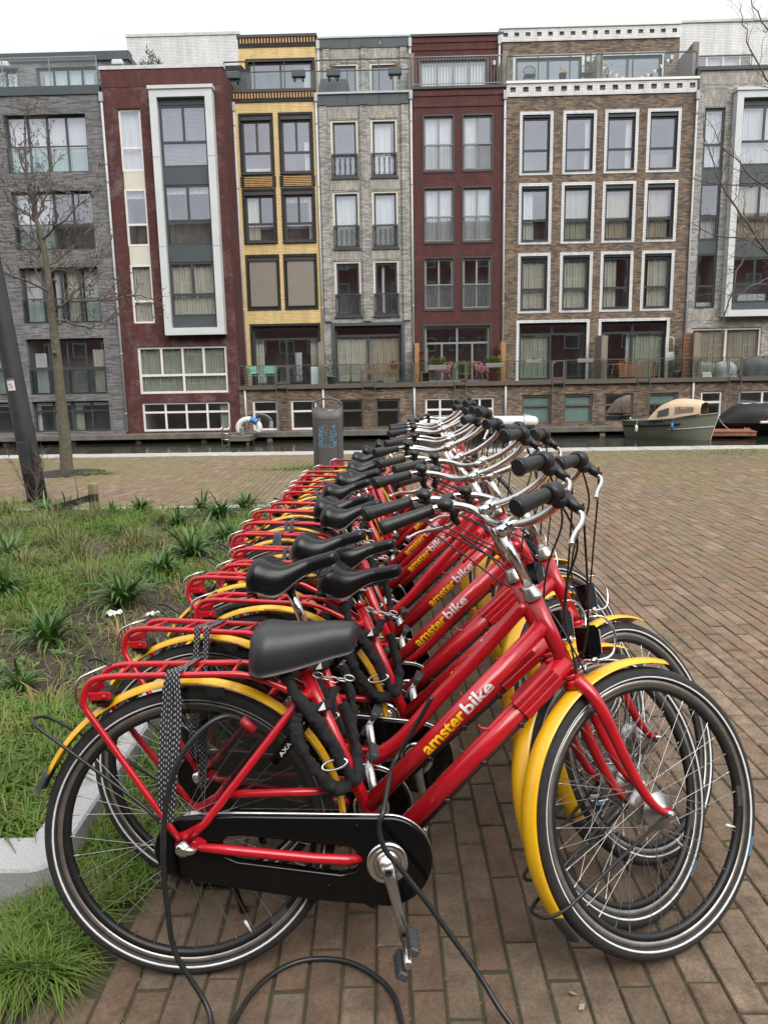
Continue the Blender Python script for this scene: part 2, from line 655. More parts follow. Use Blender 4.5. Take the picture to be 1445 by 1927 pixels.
    def build(s, name, mats, parent=None, off=None, kind=None):
        if off is None:
            off = tuple(parent.get('_o', (0, 0, 0))) if parent is not None else (0, 0, 0)
        o = bpy.data.objects.new(name, s.mesh(name, mats, off))
        col.objects.link(o)
        if parent is not None:
            o.parent = parent
        if kind:
            o['kind'] = kind
        return o

def tag(o, label=None, cat=None, group=None, kind=None):
    for k, v in (('label', label), ('category', cat), ('group', group), ('kind', kind)):
        if v:
            o[k] = v
    return o

def thing(name, label, cat, loc=(0, 0, 0), rz=0.0, group=None, parent=None):
    o = bpy.data.objects.new(name, None)
    o.empty_display_size = 0.2
    col.objects.link(o)
    o.location = loc
    o.rotation_euler = (0, 0, rz)
    return tag(o, label, cat, group)

def kids(o):
    return [c for c in bpy.data.objects if c.parent is o]

def catmull(pts, k=6, closed=False):
    P = [Vector(p) for p in pts]
    n = len(P)
    outp = []
    for i in range(n if closed else n - 1):
        g = (lambda j: P[j % n]) if closed else (lambda j: P[max(0, min(n - 1, j))])
        p0, p1, p2, p3 = g(i - 1), g(i), g(i + 1), g(i + 2)
        for j in range(k):
            t = j / k
            outp.append(0.5 * ((2 * p1) + (p2 - p0) * t + (2 * p0 - 5 * p1 + 4 * p2 - p3) * t * t + (3 * p1 - p0 - 3 * p2 + p3) * t ** 3))
    if not closed:
        outp.append(P[-1])
    return outp

def fillet(pts, r, k=5):
    """round the corners of a polyline"""
    P = [Vector(p) for p in pts]
    o = [P[0]]
    for i in range(1, len(P) - 1):
        a, b, c = P[i - 1], P[i], P[i + 1]
        d1, d2 = (a - b), (c - b)
        q = min(r, d1.length * 0.48, d2.length * 0.48)
        s0, s1 = b + d1.normalized() * q, b + d2.normalized() * q
        for j in range(k + 1):
            t = j / k
            o.append(s0 * (1 - t) ** 2 + b * 2 * t * (1 - t) + s1 * t * t)
    o.append(P[-1])
    return o

def textmesh(body, size, bold=0.0, align='LEFT', extrude=0.0, shear=0.0, space=1.0):
    cu = bpy.data.curves.new('txt', 'FONT')
    cu.body = body
    cu.size = size
    cu.offset = bold
    cu.align_x = align
    cu.extrude = extrude
    cu.resolution_u = 4
    cu.shear = shear
    cu.space_character = space
    o = bpy.data.objects.new('txt', cu)
    col.objects.link(o)
    bpy.context.view_layer.update()
    dg = bpy.context.evaluated_depsgraph_get()
    me = bpy.data.meshes.new_from_object(o.evaluated_get(dg))
    bpy.data.objects.remove(o)
    bpy.data.curves.remove(cu)
    return me
# ================================================================== ground, quay, water
QY, QK = 14.80, -0.0540             # quay edge: y = QY + QK * x
qy = lambda x: QY + QK * x
WATER_Z = -1.20

soil_m = pm('soil', (0.060, 0.040, 0.026), 0.95, var=0.5, vscale=9, bump=1.0, bscale=70, c2=(0.022, 0.015, 0.010))
joint_m = pm('joint_dirt', (0.056, 0.044, 0.030), 0.95, var=0.5, vscale=3.5, bump=0.8, bscale=120, c2=(0.040, 0.046, 0.016))
granite_m = pm('granite', (0.52, 0.52, 0.51), 0.75, var=0.5, vscale=260, bump=0.3, bscale=200, c2=(0.22, 0.22, 0.23))
coping_m = pm('concrete_coping', (0.36, 0.35, 0.32), 0.85, var=0.25, vscale=6, bump=0.4, bscale=60)

def flat(name, poly, z, mt):
    mb = MB()
    mb.add([(x, y, z) for (x, y) in poly], [tuple(range(len(poly)))])
    return mb.build(name, mt, kind='structure')

flat('ground', [(-60, -40), (60, -40), (60, qy(60) - 0.35), (-60, qy(-60) - 0.35)], -0.012, joint_m)

# ---- paving bricks, laid lengthways away from the camera
PW, PL = 0.0815, 0.250
brick_cols = [(0.0, (0.088, 0.056, 0.044)), ]
CA, CB = (0.158, 0.101, 0.064), (0.211, 0.152, 0.105)
SP = [(0.22, (0.190, 0.117, 0.077)), (0.45, (0.180, 0.125, 0.083)), (0.62, (0.156, 0.113, 0.075)), (0.82, (0.228, 0.166, 0.114))]
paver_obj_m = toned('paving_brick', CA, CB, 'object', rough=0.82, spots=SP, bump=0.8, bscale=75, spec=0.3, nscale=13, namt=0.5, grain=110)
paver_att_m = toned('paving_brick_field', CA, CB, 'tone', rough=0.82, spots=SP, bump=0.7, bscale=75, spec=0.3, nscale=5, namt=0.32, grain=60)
# moss film in patches towards the quay and along the left path
def moss(mt):
    t = mt.node_tree
    b = t.nodes['Principled BSDF']
    L = t.links.new
    src = b.inputs['Base Color'].links[0].from_socket
    g = t.nodes.new('ShaderNodeNewGeometry')
    n = t.nodes.new('ShaderNodeTexNoise')
    n.inputs['Scale'].default_value = 0.55
    n.inputs['Detail'].default_value = 10
    n.inputs['Roughness'].default_value = 0.72
    L(g.outputs['Position'], n.inputs['Vector'])
    sp = t.nodes.new('ShaderNodeSeparateXYZ')
    L(g.outputs['Position'], sp.inputs[0])
    ry = t.nodes.new('ShaderNodeMapRange')
    ry.inputs['From Min'].default_value = 5.0
    ry.inputs['From Max'].default_value = 14.5
    ry.inputs['To Min'].default_value = -0.015
    ry.inputs['To Max'].default_value = 0.17
    L(sp.outputs['Y'], ry.inputs['Value'])
    ad = t.nodes.new('ShaderNodeMath')
    L(n.outputs['Fac'], ad.inputs[0])
    L(ry.outputs['Result'], ad.inputs[1])
    r = t.nodes.new('ShaderNodeMapRange')
    r.inputs['From Min'].default_value = 0.52
    r.inputs['From Max'].default_value = 0.74
    r.inputs['To Max'].default_value = 0.8
    L(ad.outputs[0], r.inputs['Value'])
    mx = t.nodes.new('ShaderNodeMix')
    mx.data_type = 'RGBA'
    L(r.outputs['Result'], mx.inputs['Factor'])
    L(src, mx.inputs[6])
    mx.inputs[7].default_value = (0.160, 0.146, 0.060, 1)
    # bricks mixed towards dark brown around the bicycle row, with a ragged edge
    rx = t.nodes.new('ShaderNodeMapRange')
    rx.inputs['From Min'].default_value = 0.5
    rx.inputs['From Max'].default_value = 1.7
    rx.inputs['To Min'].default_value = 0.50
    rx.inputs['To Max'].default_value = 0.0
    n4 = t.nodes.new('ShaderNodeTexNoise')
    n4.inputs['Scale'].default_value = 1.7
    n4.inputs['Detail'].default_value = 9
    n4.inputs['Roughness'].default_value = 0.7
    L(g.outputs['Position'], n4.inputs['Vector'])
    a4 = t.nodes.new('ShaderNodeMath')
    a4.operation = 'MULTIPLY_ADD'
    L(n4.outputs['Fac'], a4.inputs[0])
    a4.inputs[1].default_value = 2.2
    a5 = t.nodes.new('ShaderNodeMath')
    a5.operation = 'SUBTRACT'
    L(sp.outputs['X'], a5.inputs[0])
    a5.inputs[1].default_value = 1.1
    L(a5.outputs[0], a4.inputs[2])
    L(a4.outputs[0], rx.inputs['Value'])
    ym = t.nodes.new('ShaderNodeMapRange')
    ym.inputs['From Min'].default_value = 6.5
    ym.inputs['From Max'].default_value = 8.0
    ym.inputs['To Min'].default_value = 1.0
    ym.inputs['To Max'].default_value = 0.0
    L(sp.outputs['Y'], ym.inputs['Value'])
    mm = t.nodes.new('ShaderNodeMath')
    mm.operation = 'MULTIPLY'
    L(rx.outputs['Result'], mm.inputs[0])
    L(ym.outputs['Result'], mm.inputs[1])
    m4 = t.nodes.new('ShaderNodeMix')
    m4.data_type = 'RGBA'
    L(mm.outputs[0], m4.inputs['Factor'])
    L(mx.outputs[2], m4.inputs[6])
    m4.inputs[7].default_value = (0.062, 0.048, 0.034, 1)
    L(m4.outputs[2], b.inputs['Base Color'])
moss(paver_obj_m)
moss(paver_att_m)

BED_R, BED_N, BED_F = -0.93, 1.83, 8.10        # planting bed: outer kerb lines
def is_paved(x, y):
    if y > qy(x) - 0.62:
        return False
    if x < BED_R + 0.01 and BED_N - 0.02 < y < BED_F + 0.12:
        return False
    edge = -0.74 - 0.02 * math.sin(y * 3.1)     # ragged inner edge where grass grows against the kerb
    if x < edge and y < BED_F - 0.2 and x > -9:
        if y > BED_N - 0.25 or x < -0.86:
            return y < 1.45 + 0.05 * math.sin(x * 9)
    if (x + 5.05) ** 2 + (y - 12.0) ** 2 < 0.52 ** 2:
        return False
    return True

pos = []
for i in range(-140, 150):
    x = i * PW
    sh = (0.5 if i % 2 else 0.0) * PL + rng.uniform(-0.03, 0.03)
    for j in range(0, 66):
        y = 0.55 + j * PL + sh
        if is_paved(x, y):
            pos.append((x, y))

def in_view(x, y):
    zc = y * math.cos(PITCH) + CAMH * math.sin(PITCH)
    yc = CAMH * math.cos(PITCH) - y * math.sin(PITCH)
    return abs(x / zc) < 0.53 and yc / zc < 0.70
def px_size(p):
    return p[1]
pos.sort(key=lambda p: p[1] * p[1] + p[0] * p[0] * 0.4 + (0 if in_view(*p) else 1e3))
near, far_ = pos[:290], pos[290:]

def brick_verts(x, y, w, l, rg, tilt):
    c = 0.0042
    z = rg.uniform(-0.0035, 0.0025)
    tx, ty = rg.uniform(-tilt, tilt), rg.uniform(-tilt, tilt)
    a = rg.uniform(-0.014, 0.014)
    w -= rg.uniform(0, 0.003)
    l -= rg.uniform(0, 0.006)
    ca, sa = math.cos(a), math.sin(a)
    v = []
    for (ix, iz) in ((1, -0.03), (1, -0.004), (0, 0)):
        for (sx, sy) in ((-1, -1), (1, -1), (1, 1), (-1, 1)):
            px_ = sx * (w / 2 - (c if not ix else 0)) + rg.uniform(-0.0012, 0.0012)
            py_ = sy * (l / 2 - (c if not ix else 0)) + rg.uniform(-0.0012, 0.0012)
            v.append((x + px_ * ca - py_ * sa, y + px_ * sa + py_ * ca, z + iz + tx * px_ + ty * py_))
    return v
BF = [(8, 9, 10, 11)] + [(a, (a + 1) % 4, (a + 1) % 4 + 4, a + 4) for a in range(4)] + [(a + 4, (a + 1) % 4 + 4, (a + 1) % 4 + 8, a + 8) for a in range(4)]

pave = flat('pavement', [(-12, 0.4), (12, 0.4), (12, qy(12) - 0.55), (-12, qy(-12) - 0.55)], -0.0062, joint_m)
lib = []
for k in range(10):
    mb = MB()
    mb.add(brick_verts(0, 0, PW - 0.0050, PL - 0.0062, rng, 0.012), BF)
    lib.append(mb.mesh('brick', paver_obj_m))
for (x, y) in near:
    o = bpy.data.objects.new('brick', rng.choice(lib))
    col.objects.link(o)
    o.parent = pave
    o.location = (x, y, 0)
    o.rotation_euler = (0, 0, PI if rng.random() < 0.5 else 0)
vv, ff, tone = [], [], []
for (x, y) in far_:
    o = len(vv)
    vv += brick_verts(x, y, PW - 0.0050, PL - 0.0062, rng, 0.012)
    ff += [tuple(i + o for i in f) for f in BF]
    tone += [min(1, max(0, rng.gauss(0.5, 0.2)))] * len(BF)
me = bpy.data.meshes.new('paving_bricks')
me.from_pydata(vv, [], ff)
at = me.attributes.new('tone', 'FLOAT', 'FACE')
at.data.foreach_set('value', tone)
me.materials.append(paver_att_m)
bf = bpy.data.objects.new('brick_field', me)
col.objects.link(bf)
bf.parent = pave
bf['kind'] = 'stuff'

# ---- quay edge: concrete coping stones, wall down to the water
qa = -math.atan(0.054)
qroot = bpy.data.objects.new('quay_edge', None)
col.objects.link(qroot)
qroot.location = (0, QY, 0)
qroot.rotation_euler = (0, 0, qa)
tag(qroot, kind='structure')
mb = MB()
mb.box((-60, -0.32, -2.2), (60, -0.02, -0.03))
mb.build('quay_wall', pm('quay_concrete', (0.12, 0.11, 0.09), 0.9, var=0.4, vscale=3), qroot, kind='structure')
x = -12.0
cm = None
while x < 12:
    w = 1.0
    c = MB()
    c.cbox((0, -0.60, -0.06), (w - 0.012, 0.0, 0.012), 0.012)
    if cm is None:
        cm = c.mesh('coping_stone', coping_m)
    o = bpy.data.objects.new('coping_stone', cm)
    col.objects.link(o)
    o.parent = qroot
    o.location = (x, 0, rng.uniform(-0.004, 0.004))
    x += w

# ---- canal water
wm = bpy.data.materials.new('canal_water')
wm.use_nodes = True
t = wm.node_tree
b = t.nodes['Principled BSDF']
b.inputs['Base Color'].default_value = (0.018, 0.022, 0.014, 1)
b.inputs['Roughness'].default_value = 0.06
b.inputs['IOR'].default_value = 1.33
g = t.nodes.new('ShaderNodeNewGeometry')
n1 = t.nodes.new('ShaderNodeTexNoise')
mpx = t.nodes.new('ShaderNodeMapping')
mpx.inputs['Scale'].default_value = (0.8, 1.6, 1.0)
t.links.new(g.outputs['Position'], mpx.inputs['Vector'])
t.links.new(mpx.outputs['Vector'], n1.inputs['Vector'])
n1.inputs['Scale'].default_value = 2.2
n1.inputs['Detail'].default_value = 5
bp = t.nodes.new('ShaderNodeBump')
bp.inputs['Strength'].default_value = 0.35
bp.inputs['Distance'].default_value = 0.06
t.links.new(n1.outputs['Fac'], bp.inputs['Height'])
t.links.new(bp.outputs['Normal'], b.inputs['Normal'])
flat('water', [(-70, qy(-70) - 0.3), (70, qy(70) - 0.3), (70, 45), (-70, 45)], WATER_Z, wm)
flat('canal_bed', [(-70, 8), (70, 8), (70, 60), (-70, 60)], -2.4, soil_m)

# ---- planting bed: soil and granite kerb stones
mb = MB()
nx, ny = 90, 72
pts = []
from mathutils import noise as mnoise
for i in range(nx):
    for j in range(ny):
        x = -9.5 + (8.44) * i / (nx - 1)
        y = 1.98 + (6.0) * j / (ny - 1)
        h = 0.070 + 0.035 * mnoise.noise((x * 1.3, y * 1.3, 0)) + 0.018 * mnoise.noise((x * 6, y * 6, 3))
        pts.append((x, y, h))
mb.grid(pts, nx, ny, 0, True)
mb.build('planting_bed', soil_m, kind='structure')
mb = MB()
pts = []
nx, ny = 24, 90
for i in range(nx):                                   # dirt strip outside the kerb
    for j in range(ny):
        x = -0.94 + 0.20 * i / (nx - 1)
        y = 1.30 + 6.7 * j / (ny - 1)
        e = i / (nx - 1)
        pts.append((x, y, 0.012 * (1 - e) + 0.012 * mnoise.noise((x * 7, y * 7, 1)) * (1 - e) - 0.006))
mb.grid(pts, nx, ny, 0, True)
pts = []
for i in range(70):
    for j in range(16):
        x = -7.0 + 6.06 * i / 69
        y = 1.40 + 0.44 * j / 15
        pts.append((x, y, 0.004 + 0.012 * mnoise.noise((x * 7, y * 7, 1)) * (j / 15)))
mb.grid(pts, 70, 16, 0, True)
mb.build('verge_soil', soil_m, kind='structure')

kerb = bpy.data.objects.new('bed_kerb', None)
col.objects.link(kerb)
tag(kerb, kind='structure')
def kerb_stone(a, b, h=0.115):
    mb = MB()
    mb.cbox((a[0], a[1], -0.10), (b[0], b[1], h), 0.010)
    mb.build('kerb_stone', granite_m, kerb)
# corner stone, then the long side, the near side and the far side
mb = MB()
ol = [(-0.985, 1.83), (-0.955, 1.842), (-0.937, 1.862), (-0.93, 1.90), (-0.93, 2.36), (-1.05, 2.36), (-1.05, 1.985), (-1.42, 1.985), (-1.42, 1.83)]
o2 = [(p[0] + (0.007 if p[0] < -1.0 else -0.007) * (1 if p[0] > -1.3 else 0), p[1] + (0.007 if p[1] < 1.9 else -0.007)) for p in ol]
k = len(ol)
v = [(p[0], p[1], -0.1) for p in ol] + [(p[0], p[1], 0.107) for p in ol] + [(p[0], p[1], 0.115) for p in o2]
mb.add(v, [tuple(range(2 * k, 3 * k))] + [(i, (i + 1) % k, (i + 1) % k + k, i + k) for i in range(k)] + [(i + k, (i + 1) % k + k, (i + 1) % k + 2 * k, i + 2 * k) for i in range(k)])
mb.build('kerb_stone', granite_m, kerb)
y = 2.366
while y < 7.9:
    e = min(y + 0.94, 8.0)
    kerb_stone((-1.05, y), (-0.93, e))
    y += 0.946
x = -1.426
while x > -9:
    kerb_stone((x - 0.94, 1.83), (x, 1.985))
    x -= 0.946
x = -0.93
while x > -9:
    kerb_stone((x - 0.94, 8.0), (x, 8.12), 0.07)
    x -= 0.946
# ================================================================== the row of houses across the canal
FYAW = rad(-1.15)
fu = Vector((math.cos(FYAW), math.sin(FYAW), 0))
fn = Vector((-math.sin(FYAW), math.cos(FYAW), 0))
def FW(u, v, z=0.0):
    return fu * u + fn * v + Vector((0, 0, z))
VB, VU, VT = 33.2, 35.0, 37.3       # basement plane, upper facades, set-back top storeys

M['b_red'] = brickmat('brick_oxblood', (0.104, 0.027, 0.023), (0.070, 0.019, 0.017), (0.035, 0.018, 0.016), dark=0.25)
M['b_red2'] = brickmat('brick_oxblood_weathered', (0.108, 0.028, 0.024), (0.068, 0.018, 0.016), (0.038, 0.019, 0.018), dark=0.25, stain=0.38)
M['b_red_v'] = brickmat('brick_oxblood_soldier', (0.112, 0.031, 0.024), (0.078, 0.021, 0.018), (0.031, 0.014, 0.014), vertical=True)
M['b_grey'] = brickmat('brick_long_grey', (0.235, 0.230, 0.226), (0.085, 0.085, 0.087), (0.11, 0.107, 0.10), bw=0.42, bh=0.048, mw=0.008, dark=0.22, off=0.37)
M['b_pale'] = brickmat('brick_pale_grey', (0.500, 0.475, 0.430), (0.225, 0.212, 0.195), (0.115, 0.108, 0.10), bw=0.24, bh=0.056, mw=0.011, dark=0.2, off=0.4)
M['b_pale_v'] = brickmat('brick_pale_soldier', (0.473, 0.438, 0.376), (0.298, 0.275, 0.240), (0.158, 0.149, 0.131), bw=0.24, bh=0.056, mw=0.011, vertical=True)
M['b_yellow'] = brickmat('brick_yellow', (0.760, 0.565, 0.265), (0.670, 0.475, 0.205), (0.20, 0.15, 0.085), dark=0.06)
M['b_brown'] = brickmat('brick_brown_mixed', (0.275, 0.195, 0.130), (0.085, 0.066, 0.052), (0.045, 0.040, 0.036), dark=0.3)
M['b_base'] = brickmat('brick_brown_base', (0.287, 0.203, 0.137), (0.084, 0.062, 0.048), (0.050, 0.043, 0.038), dark=0.35)
M['b_white'] = brickmat('brick_white_glazed', (0.74, 0.74, 0.73), (0.66, 0.66, 0.65), (0.20, 0.20, 0.20), bw=0.21, bh=0.066, mw=0.010, dark=0.05, gloss=0.35)
M['b_black'] = brickmat('brick_black', (0.030, 0.027, 0.025), (0.020, 0.018, 0.017), (0.008, 0.008, 0.008), dark=0.3)
M['f_green'] = pm('frame_anthracite_green', (0.028, 0.038, 0.040), 0.45, var=0.12, vscale=2)
M['f_dark'] = pm('frame_dark_grey', (0.045, 0.052, 0.055), 0.45, var=0.12, vscale=2)
M['f_bronze'] = pm('frame_bronze', (0.050, 0.046, 0.040), 0.45, var=0.12, vscale=2)
M['f_brown'] = pm('frame_taupe', (0.105, 0.088, 0.070), 0.5, var=0.12, vscale=2)
M['f_grey'] = pm('frame_mid_grey', (0.235, 0.240, 0.240), 0.45, var=0.1, vscale=2)
M['f_white'] = pm('frame_white', (0.74, 0.70, 0.66), 0.45, var=0.06, vscale=2)
M['f_cream'] = pm('frame_cream', (0.62, 0.58, 0.50), 0.5, var=0.06, vscale=2)
M['panel_white'] = pm('panel_white', (0.56, 0.58, 0.57), 0.5, var=0.08, vscale=1.2)
M['panel_cream'] = pm('panel_cream', (0.60, 0.57, 0.47), 0.5, var=0.06, vscale=1.2)
M['panel_dark'] = pm('panel_slate', (0.060, 0.072, 0.078), 0.5, var=0.12, vscale=1.0)
M['pipe'] = pm('drain_pipe_zinc', (0.42, 0.44, 0.44), 0.5, var=0.12, vscale=2)
M['coping'] = pm('coping_pale', (0.52, 0.52, 0.50), 0.7, var=0.15, vscale=3)
M['curtain'] = pm('curtain_linen', (0.76, 0.72, 0.62), 0.9, var=0.1, vscale=2)
M['sheer'] = pm('curtain_white', (0.82, 0.83, 0.85), 0.9, var=0.05, vscale=2)
M['curtain_g'] = pm('curtain_sage', (0.52, 0.55, 0.45), 0.9, var=0.1, vscale=2)
M['curtain_t'] = pm('curtain_taupe', (0.60, 0.53, 0.41), 0.9, var=0.1, vscale=2)
M['blind'] = pm('screen_blind', (0.235, 0.205, 0.170), 0.85, var=0.05, vscale=1)
M['film'] = pm('frosted_film', (0.34, 0.52, 0.47), 0.6, var=0.08, vscale=1)
M['ochre'] = pm('ochre_room', (0.30, 0.24, 0.09), 0.8, var=0.3, vscale=2)
M['room'] = pm('room_plaster', (0.42, 0.41, 0.39), 0.9, var=0.4, vscale=0.8)
M['wood_grey'] = pm('weathered_wood', (0.22, 0.19, 0.155), 0.85, var=0.3, vscale=3, stretch=(8, 8, 0.6), bump=0.3)
M['wood_orange'] = pm('oiled_wood', (0.36, 0.19, 0.07), 0.6, var=0.25, vscale=4, stretch=(8, 8, 0.8))
M['wood_deck'] = pm('deck_wood', (0.13, 0.115, 0.095), 0.85, var=0.35, vscale=2)
M['terracotta'] = pm('terracotta', (0.42, 0.13, 0.07), 0.7, var=0.2, vscale=8)
M['planter'] = pm('planter_grey', (0.20, 0.19, 0.18), 0.7, var=0.15, vscale=4)
M['leaf_dark'] = pm('shrub_leaf', (0.045, 0.075, 0.022), 0.6, var=0.5, vscale=14)
M['leaf_light'] = pm('grass_leaf', (0.16, 0.18, 0.05), 0.6, var=0.5, vscale=14)

def house(name, label, u0, v0, z0=0.0, group='canal houses in a row'):
    o = thing(name, label, 'house', FW(u0, v0, z0), FYAW, group)
    o['_o'] = (u0, v0, z0)
    return o

def wall_grid(u0, u1, z0, z1, holes, v, rev, mb, mi=0, rmi=None):
    """front face with rectangular openings and their reveals"""
    us = sorted({u0, u1, *[h[0] for h in holes], *[h[1] for h in holes]})
    zs = sorted({z0, z1, *[h[2] for h in holes], *[h[3] for h in holes]})
    us = [q for q in us if u0 <= q <= u1]
    zs = [q for q in zs if z0 <= q <= z1]
    for i in range(len(us) - 1):
        run = None
        for j in range(len(zs) - 1):
            cu_, cz = (us[i] + us[i + 1]) / 2, (zs[j] + zs[j + 1]) / 2
            if any(h[0] < cu_ < h[1] and h[2] < cz < h[3] for h in holes):
                continue
            mb.add([(us[i], v, zs[j]), (us[i + 1], v, zs[j]), (us[i + 1], v, zs[j + 1]), (us[i], v, zs[j + 1])], [(0, 1, 2, 3)], mi)
    for (a, b, c, d) in [h[:4] for h in holes]:
        r = mi if rmi is None else rmi
        w = v + rev
        mb.add([(a, v, c), (a, w, c), (a, w, d), (a, v, d)], [(0, 3, 2, 1)], r)
        mb.add([(b, v, c), (b, w, c), (b, w, d), (b, v, d)], [(0, 1, 2, 3)], r)
        mb.add([(a, v, c), (b, v, c), (b, w, c), (a, w, c)], [(0, 3, 2, 1)], r)
        mb.add([(a, v, d), (b, v, d), (b, w, d), (a, w, d)], [(0, 1, 2, 3)], r)
    return mb

def curtain_mb(u0, u1, z0, z1, v, amp=0.035, wl=0.13, rg=rng):
    mb = MB()
    n = max(6, int((u1 - u0) / 0.028))
    ph = rg.uniform(0, 6)
    pts = []
    for i in range(n + 1):
        u = u0 + (u1 - u0) * i / n
        a = amp * (math.sin(2 * PI * u / wl + ph) + 0.5 * math.sin(2 * PI * u / (wl * 2.37) + ph * 2))
        for j, z in enumerate((z0, (z0 + z1) / 2, z1)):
            pts.append((u + 0.012 * math.sin(3 * z + ph + i), v + a * (1.15 - 0.25 * j), z))
    mb.grid(pts, n + 1, 3)
    return mb

def window(root, r, v, fm, lay, dress=(), ft=0.065, depth=0.07, name='window', sill=None, room=True, roomd=1.3, rm='room', glass='glass'):
    """frame with panes; lay = rows from the top [(height share, columns)]; dress = curtains [(kind, from, to, z from, z to)] in shares"""
    u0, u1, z0, z1 = r
    f = MB()
    f.box((u0, v, z0), (u0 + ft, v + depth, z1))
    f.box((u1 - ft, v, z0), (u1, v + depth, z1))
    f.box((u0 + ft, v + 0.002, z0), (u1 - ft, v + depth - 0.002, z0 + ft))
    f.box((u0 + ft, v + 0.002, z1 - ft), (u1 - ft, v + depth - 0.002, z1))
    a0, a1, c0, c1 = u0 + ft, u1 - ft, z0 + ft, z1 - ft
    tot = sum(q[0] for q in lay)
    zt = c1
    panes = []
    for k, (h, nc) in enumerate(lay):
        hh = (c1 - c0) * h / tot
        zb = zt - hh
        top = zt - (ft * 0.5 if k else 0)
        bot = zb + (ft * 0.5 if k < len(lay) - 1 else 0)
        if k < len(lay) - 1:
            f.box((a0, v + 0.004, zb - ft * 0.5), (a1, v + depth - 0.004, zb + ft * 0.5))
        cols = nc if isinstance(nc, (list, tuple)) else [1] * nc
        ct = sum(cols)
        uu = a0
        for q, cw in enumerate(cols):
            w = (a1 - a0) * cw / ct
            ua = uu + (ft * 0.5 if q else 0)
            ub = uu + w - (ft * 0.5 if q < len(cols) - 1 else 0)
            if q < len(cols) - 1:
                f.box((uu + w - ft * 0.5, v + 0.006, bot), (uu + w + ft * 0.5, v + depth - 0.006, top))
            panes.append((ua, ub, bot, top))
            uu += w
        zt = zb
    wd = f.build(name, M[fm], root)
    off = tuple(root['_o'])
    for (ua, ub, zb, zt_) in panes:
        p = MB()
        e = 0.02
        p.box((ua - e, v + depth * 0.5 - 0.006, zb - e), (ub + e, v + depth * 0.5 + 0.006, zt_ + e))
        p.build('pane', M[glass], wd, off)
    if sill:
        s = MB()
        s.box((u0 - 0.05, v - 0.20, z0 - 0.07), (u1 + 0.05, v + 0.02, z0 - 0.004))
        s.build('sill', M[sill], wd, off)
    for (kind, a, b, c, d) in dress:
        ua, ub = u0 + (u1 - u0) * a, u0 + (u1 - u0) * b
        za, zb = z0 + (z1 - z0) * c, z0 + (z1 - z0) * d
        if kind in ('blind', 'film'):
            mb = MB()
            mb.box((ua, v + depth + 0.03, za), (ub, v + depth + 0.045, zb))
        elif kind == 'venetian':
            mb = MB()
            k = int((zb - za) / 0.05)
            for q in range(k):
                z = za + (zb - za) * q / k
                mb.bar((ua, v + depth + 0.05, z), (ub, v + depth + 0.05, z), 0.035, 0.005, (0, -0.5, 1))
        else:
            mb = curtain_mb(ua, ub, za, zb, v + depth + 0.09)
        mb.build('blind' if kind in ('blind', 'film', 'venetian') else 'curtain', M['sheer' if kind == 'venetian' else kind], wd, off)
    if room:
        mb = MB()
        w0, w1 = v + depth - 0.01, v + depth + roomd
        q = 0.06
        A = [(u0 + 0.01, w0, z0 + 0.01), (u1 - 0.01, w0, z0 + 0.01), (u1 - 0.01, w0, z1 - 0.01), (u0 + 0.01, w0, z1 - 0.01)]
        Bk = [(p[0], w1, p[2]) for p in A]
        mb.add(A + Bk, [(4, 5, 6, 7), (0, 1, 5, 4), (1, 2, 6, 5), (2, 3, 7, 6), (3, 0, 4, 7)])
        mb.build('interior', M[rm], wd, off)
    return wd

def rect_frame(u0, u1, z0, z1, t, va, vb, bottom=True):
    mb = MB()
    mb.box((u0, va, z0), (u0 + t, vb, z1))
    mb.box((u1 - t, va, z0), (u1, vb, z1))
    mb.box((u0 + t, va + 0.002, z1 - t), (u1 - t, vb, z1))
    if bottom:
        mb.box((u0 + t, va + 0.002, z0), (u1 - t, vb, z0 + t))
    return mb

def shell(root, u0, u1, v0, v1, z0, z1, mt, name='side_walls', roof='panel_dark'):
    """side and back walls and the roof of a storey (the front is built on its own)"""
    mb = MB()
    mb.add([(u0, v0, z0), (u0, v1, z0), (u0, v1, z1), (u0, v0, z1)], [(0, 3, 2, 1)])
    mb.add([(u1, v0, z0), (u1, v1, z0), (u1, v1, z1), (u1, v0, z1)], [(0, 1, 2, 3)])
    mb.add([(u0, v1, z0), (u1, v1, z0), (u1, v1, z1), (u0, v1, z1)], [(0, 3, 2, 1)])
    mb.build(name, M[mt], root)
    rf = MB()
    rf.box((u0 + 0.01, v0 + 0.10, z1 - 0.35), (u1 - 0.01, v1 - 0.01, z1 - 0.20))
    rf.build('roof', M[roof], root)

def pipe(root, u, v, z0, z1, name='drain_pipe'):
    mb = MB()
    mb.tube([(u, v, z0), (u, v, z1)], 0.050, 8)
    z = z0 + 0.8
    while z < z1:
        mb.tube([(u, v, z), (u, v, z + 0.05)], 0.060, 8)
        z += 2.6
    mb.box((u - 0.075, v - 0.075, z1), (u + 0.075, v + 0.03, z1 + 0.35))
    return mb.build(name, M['pipe'], root)

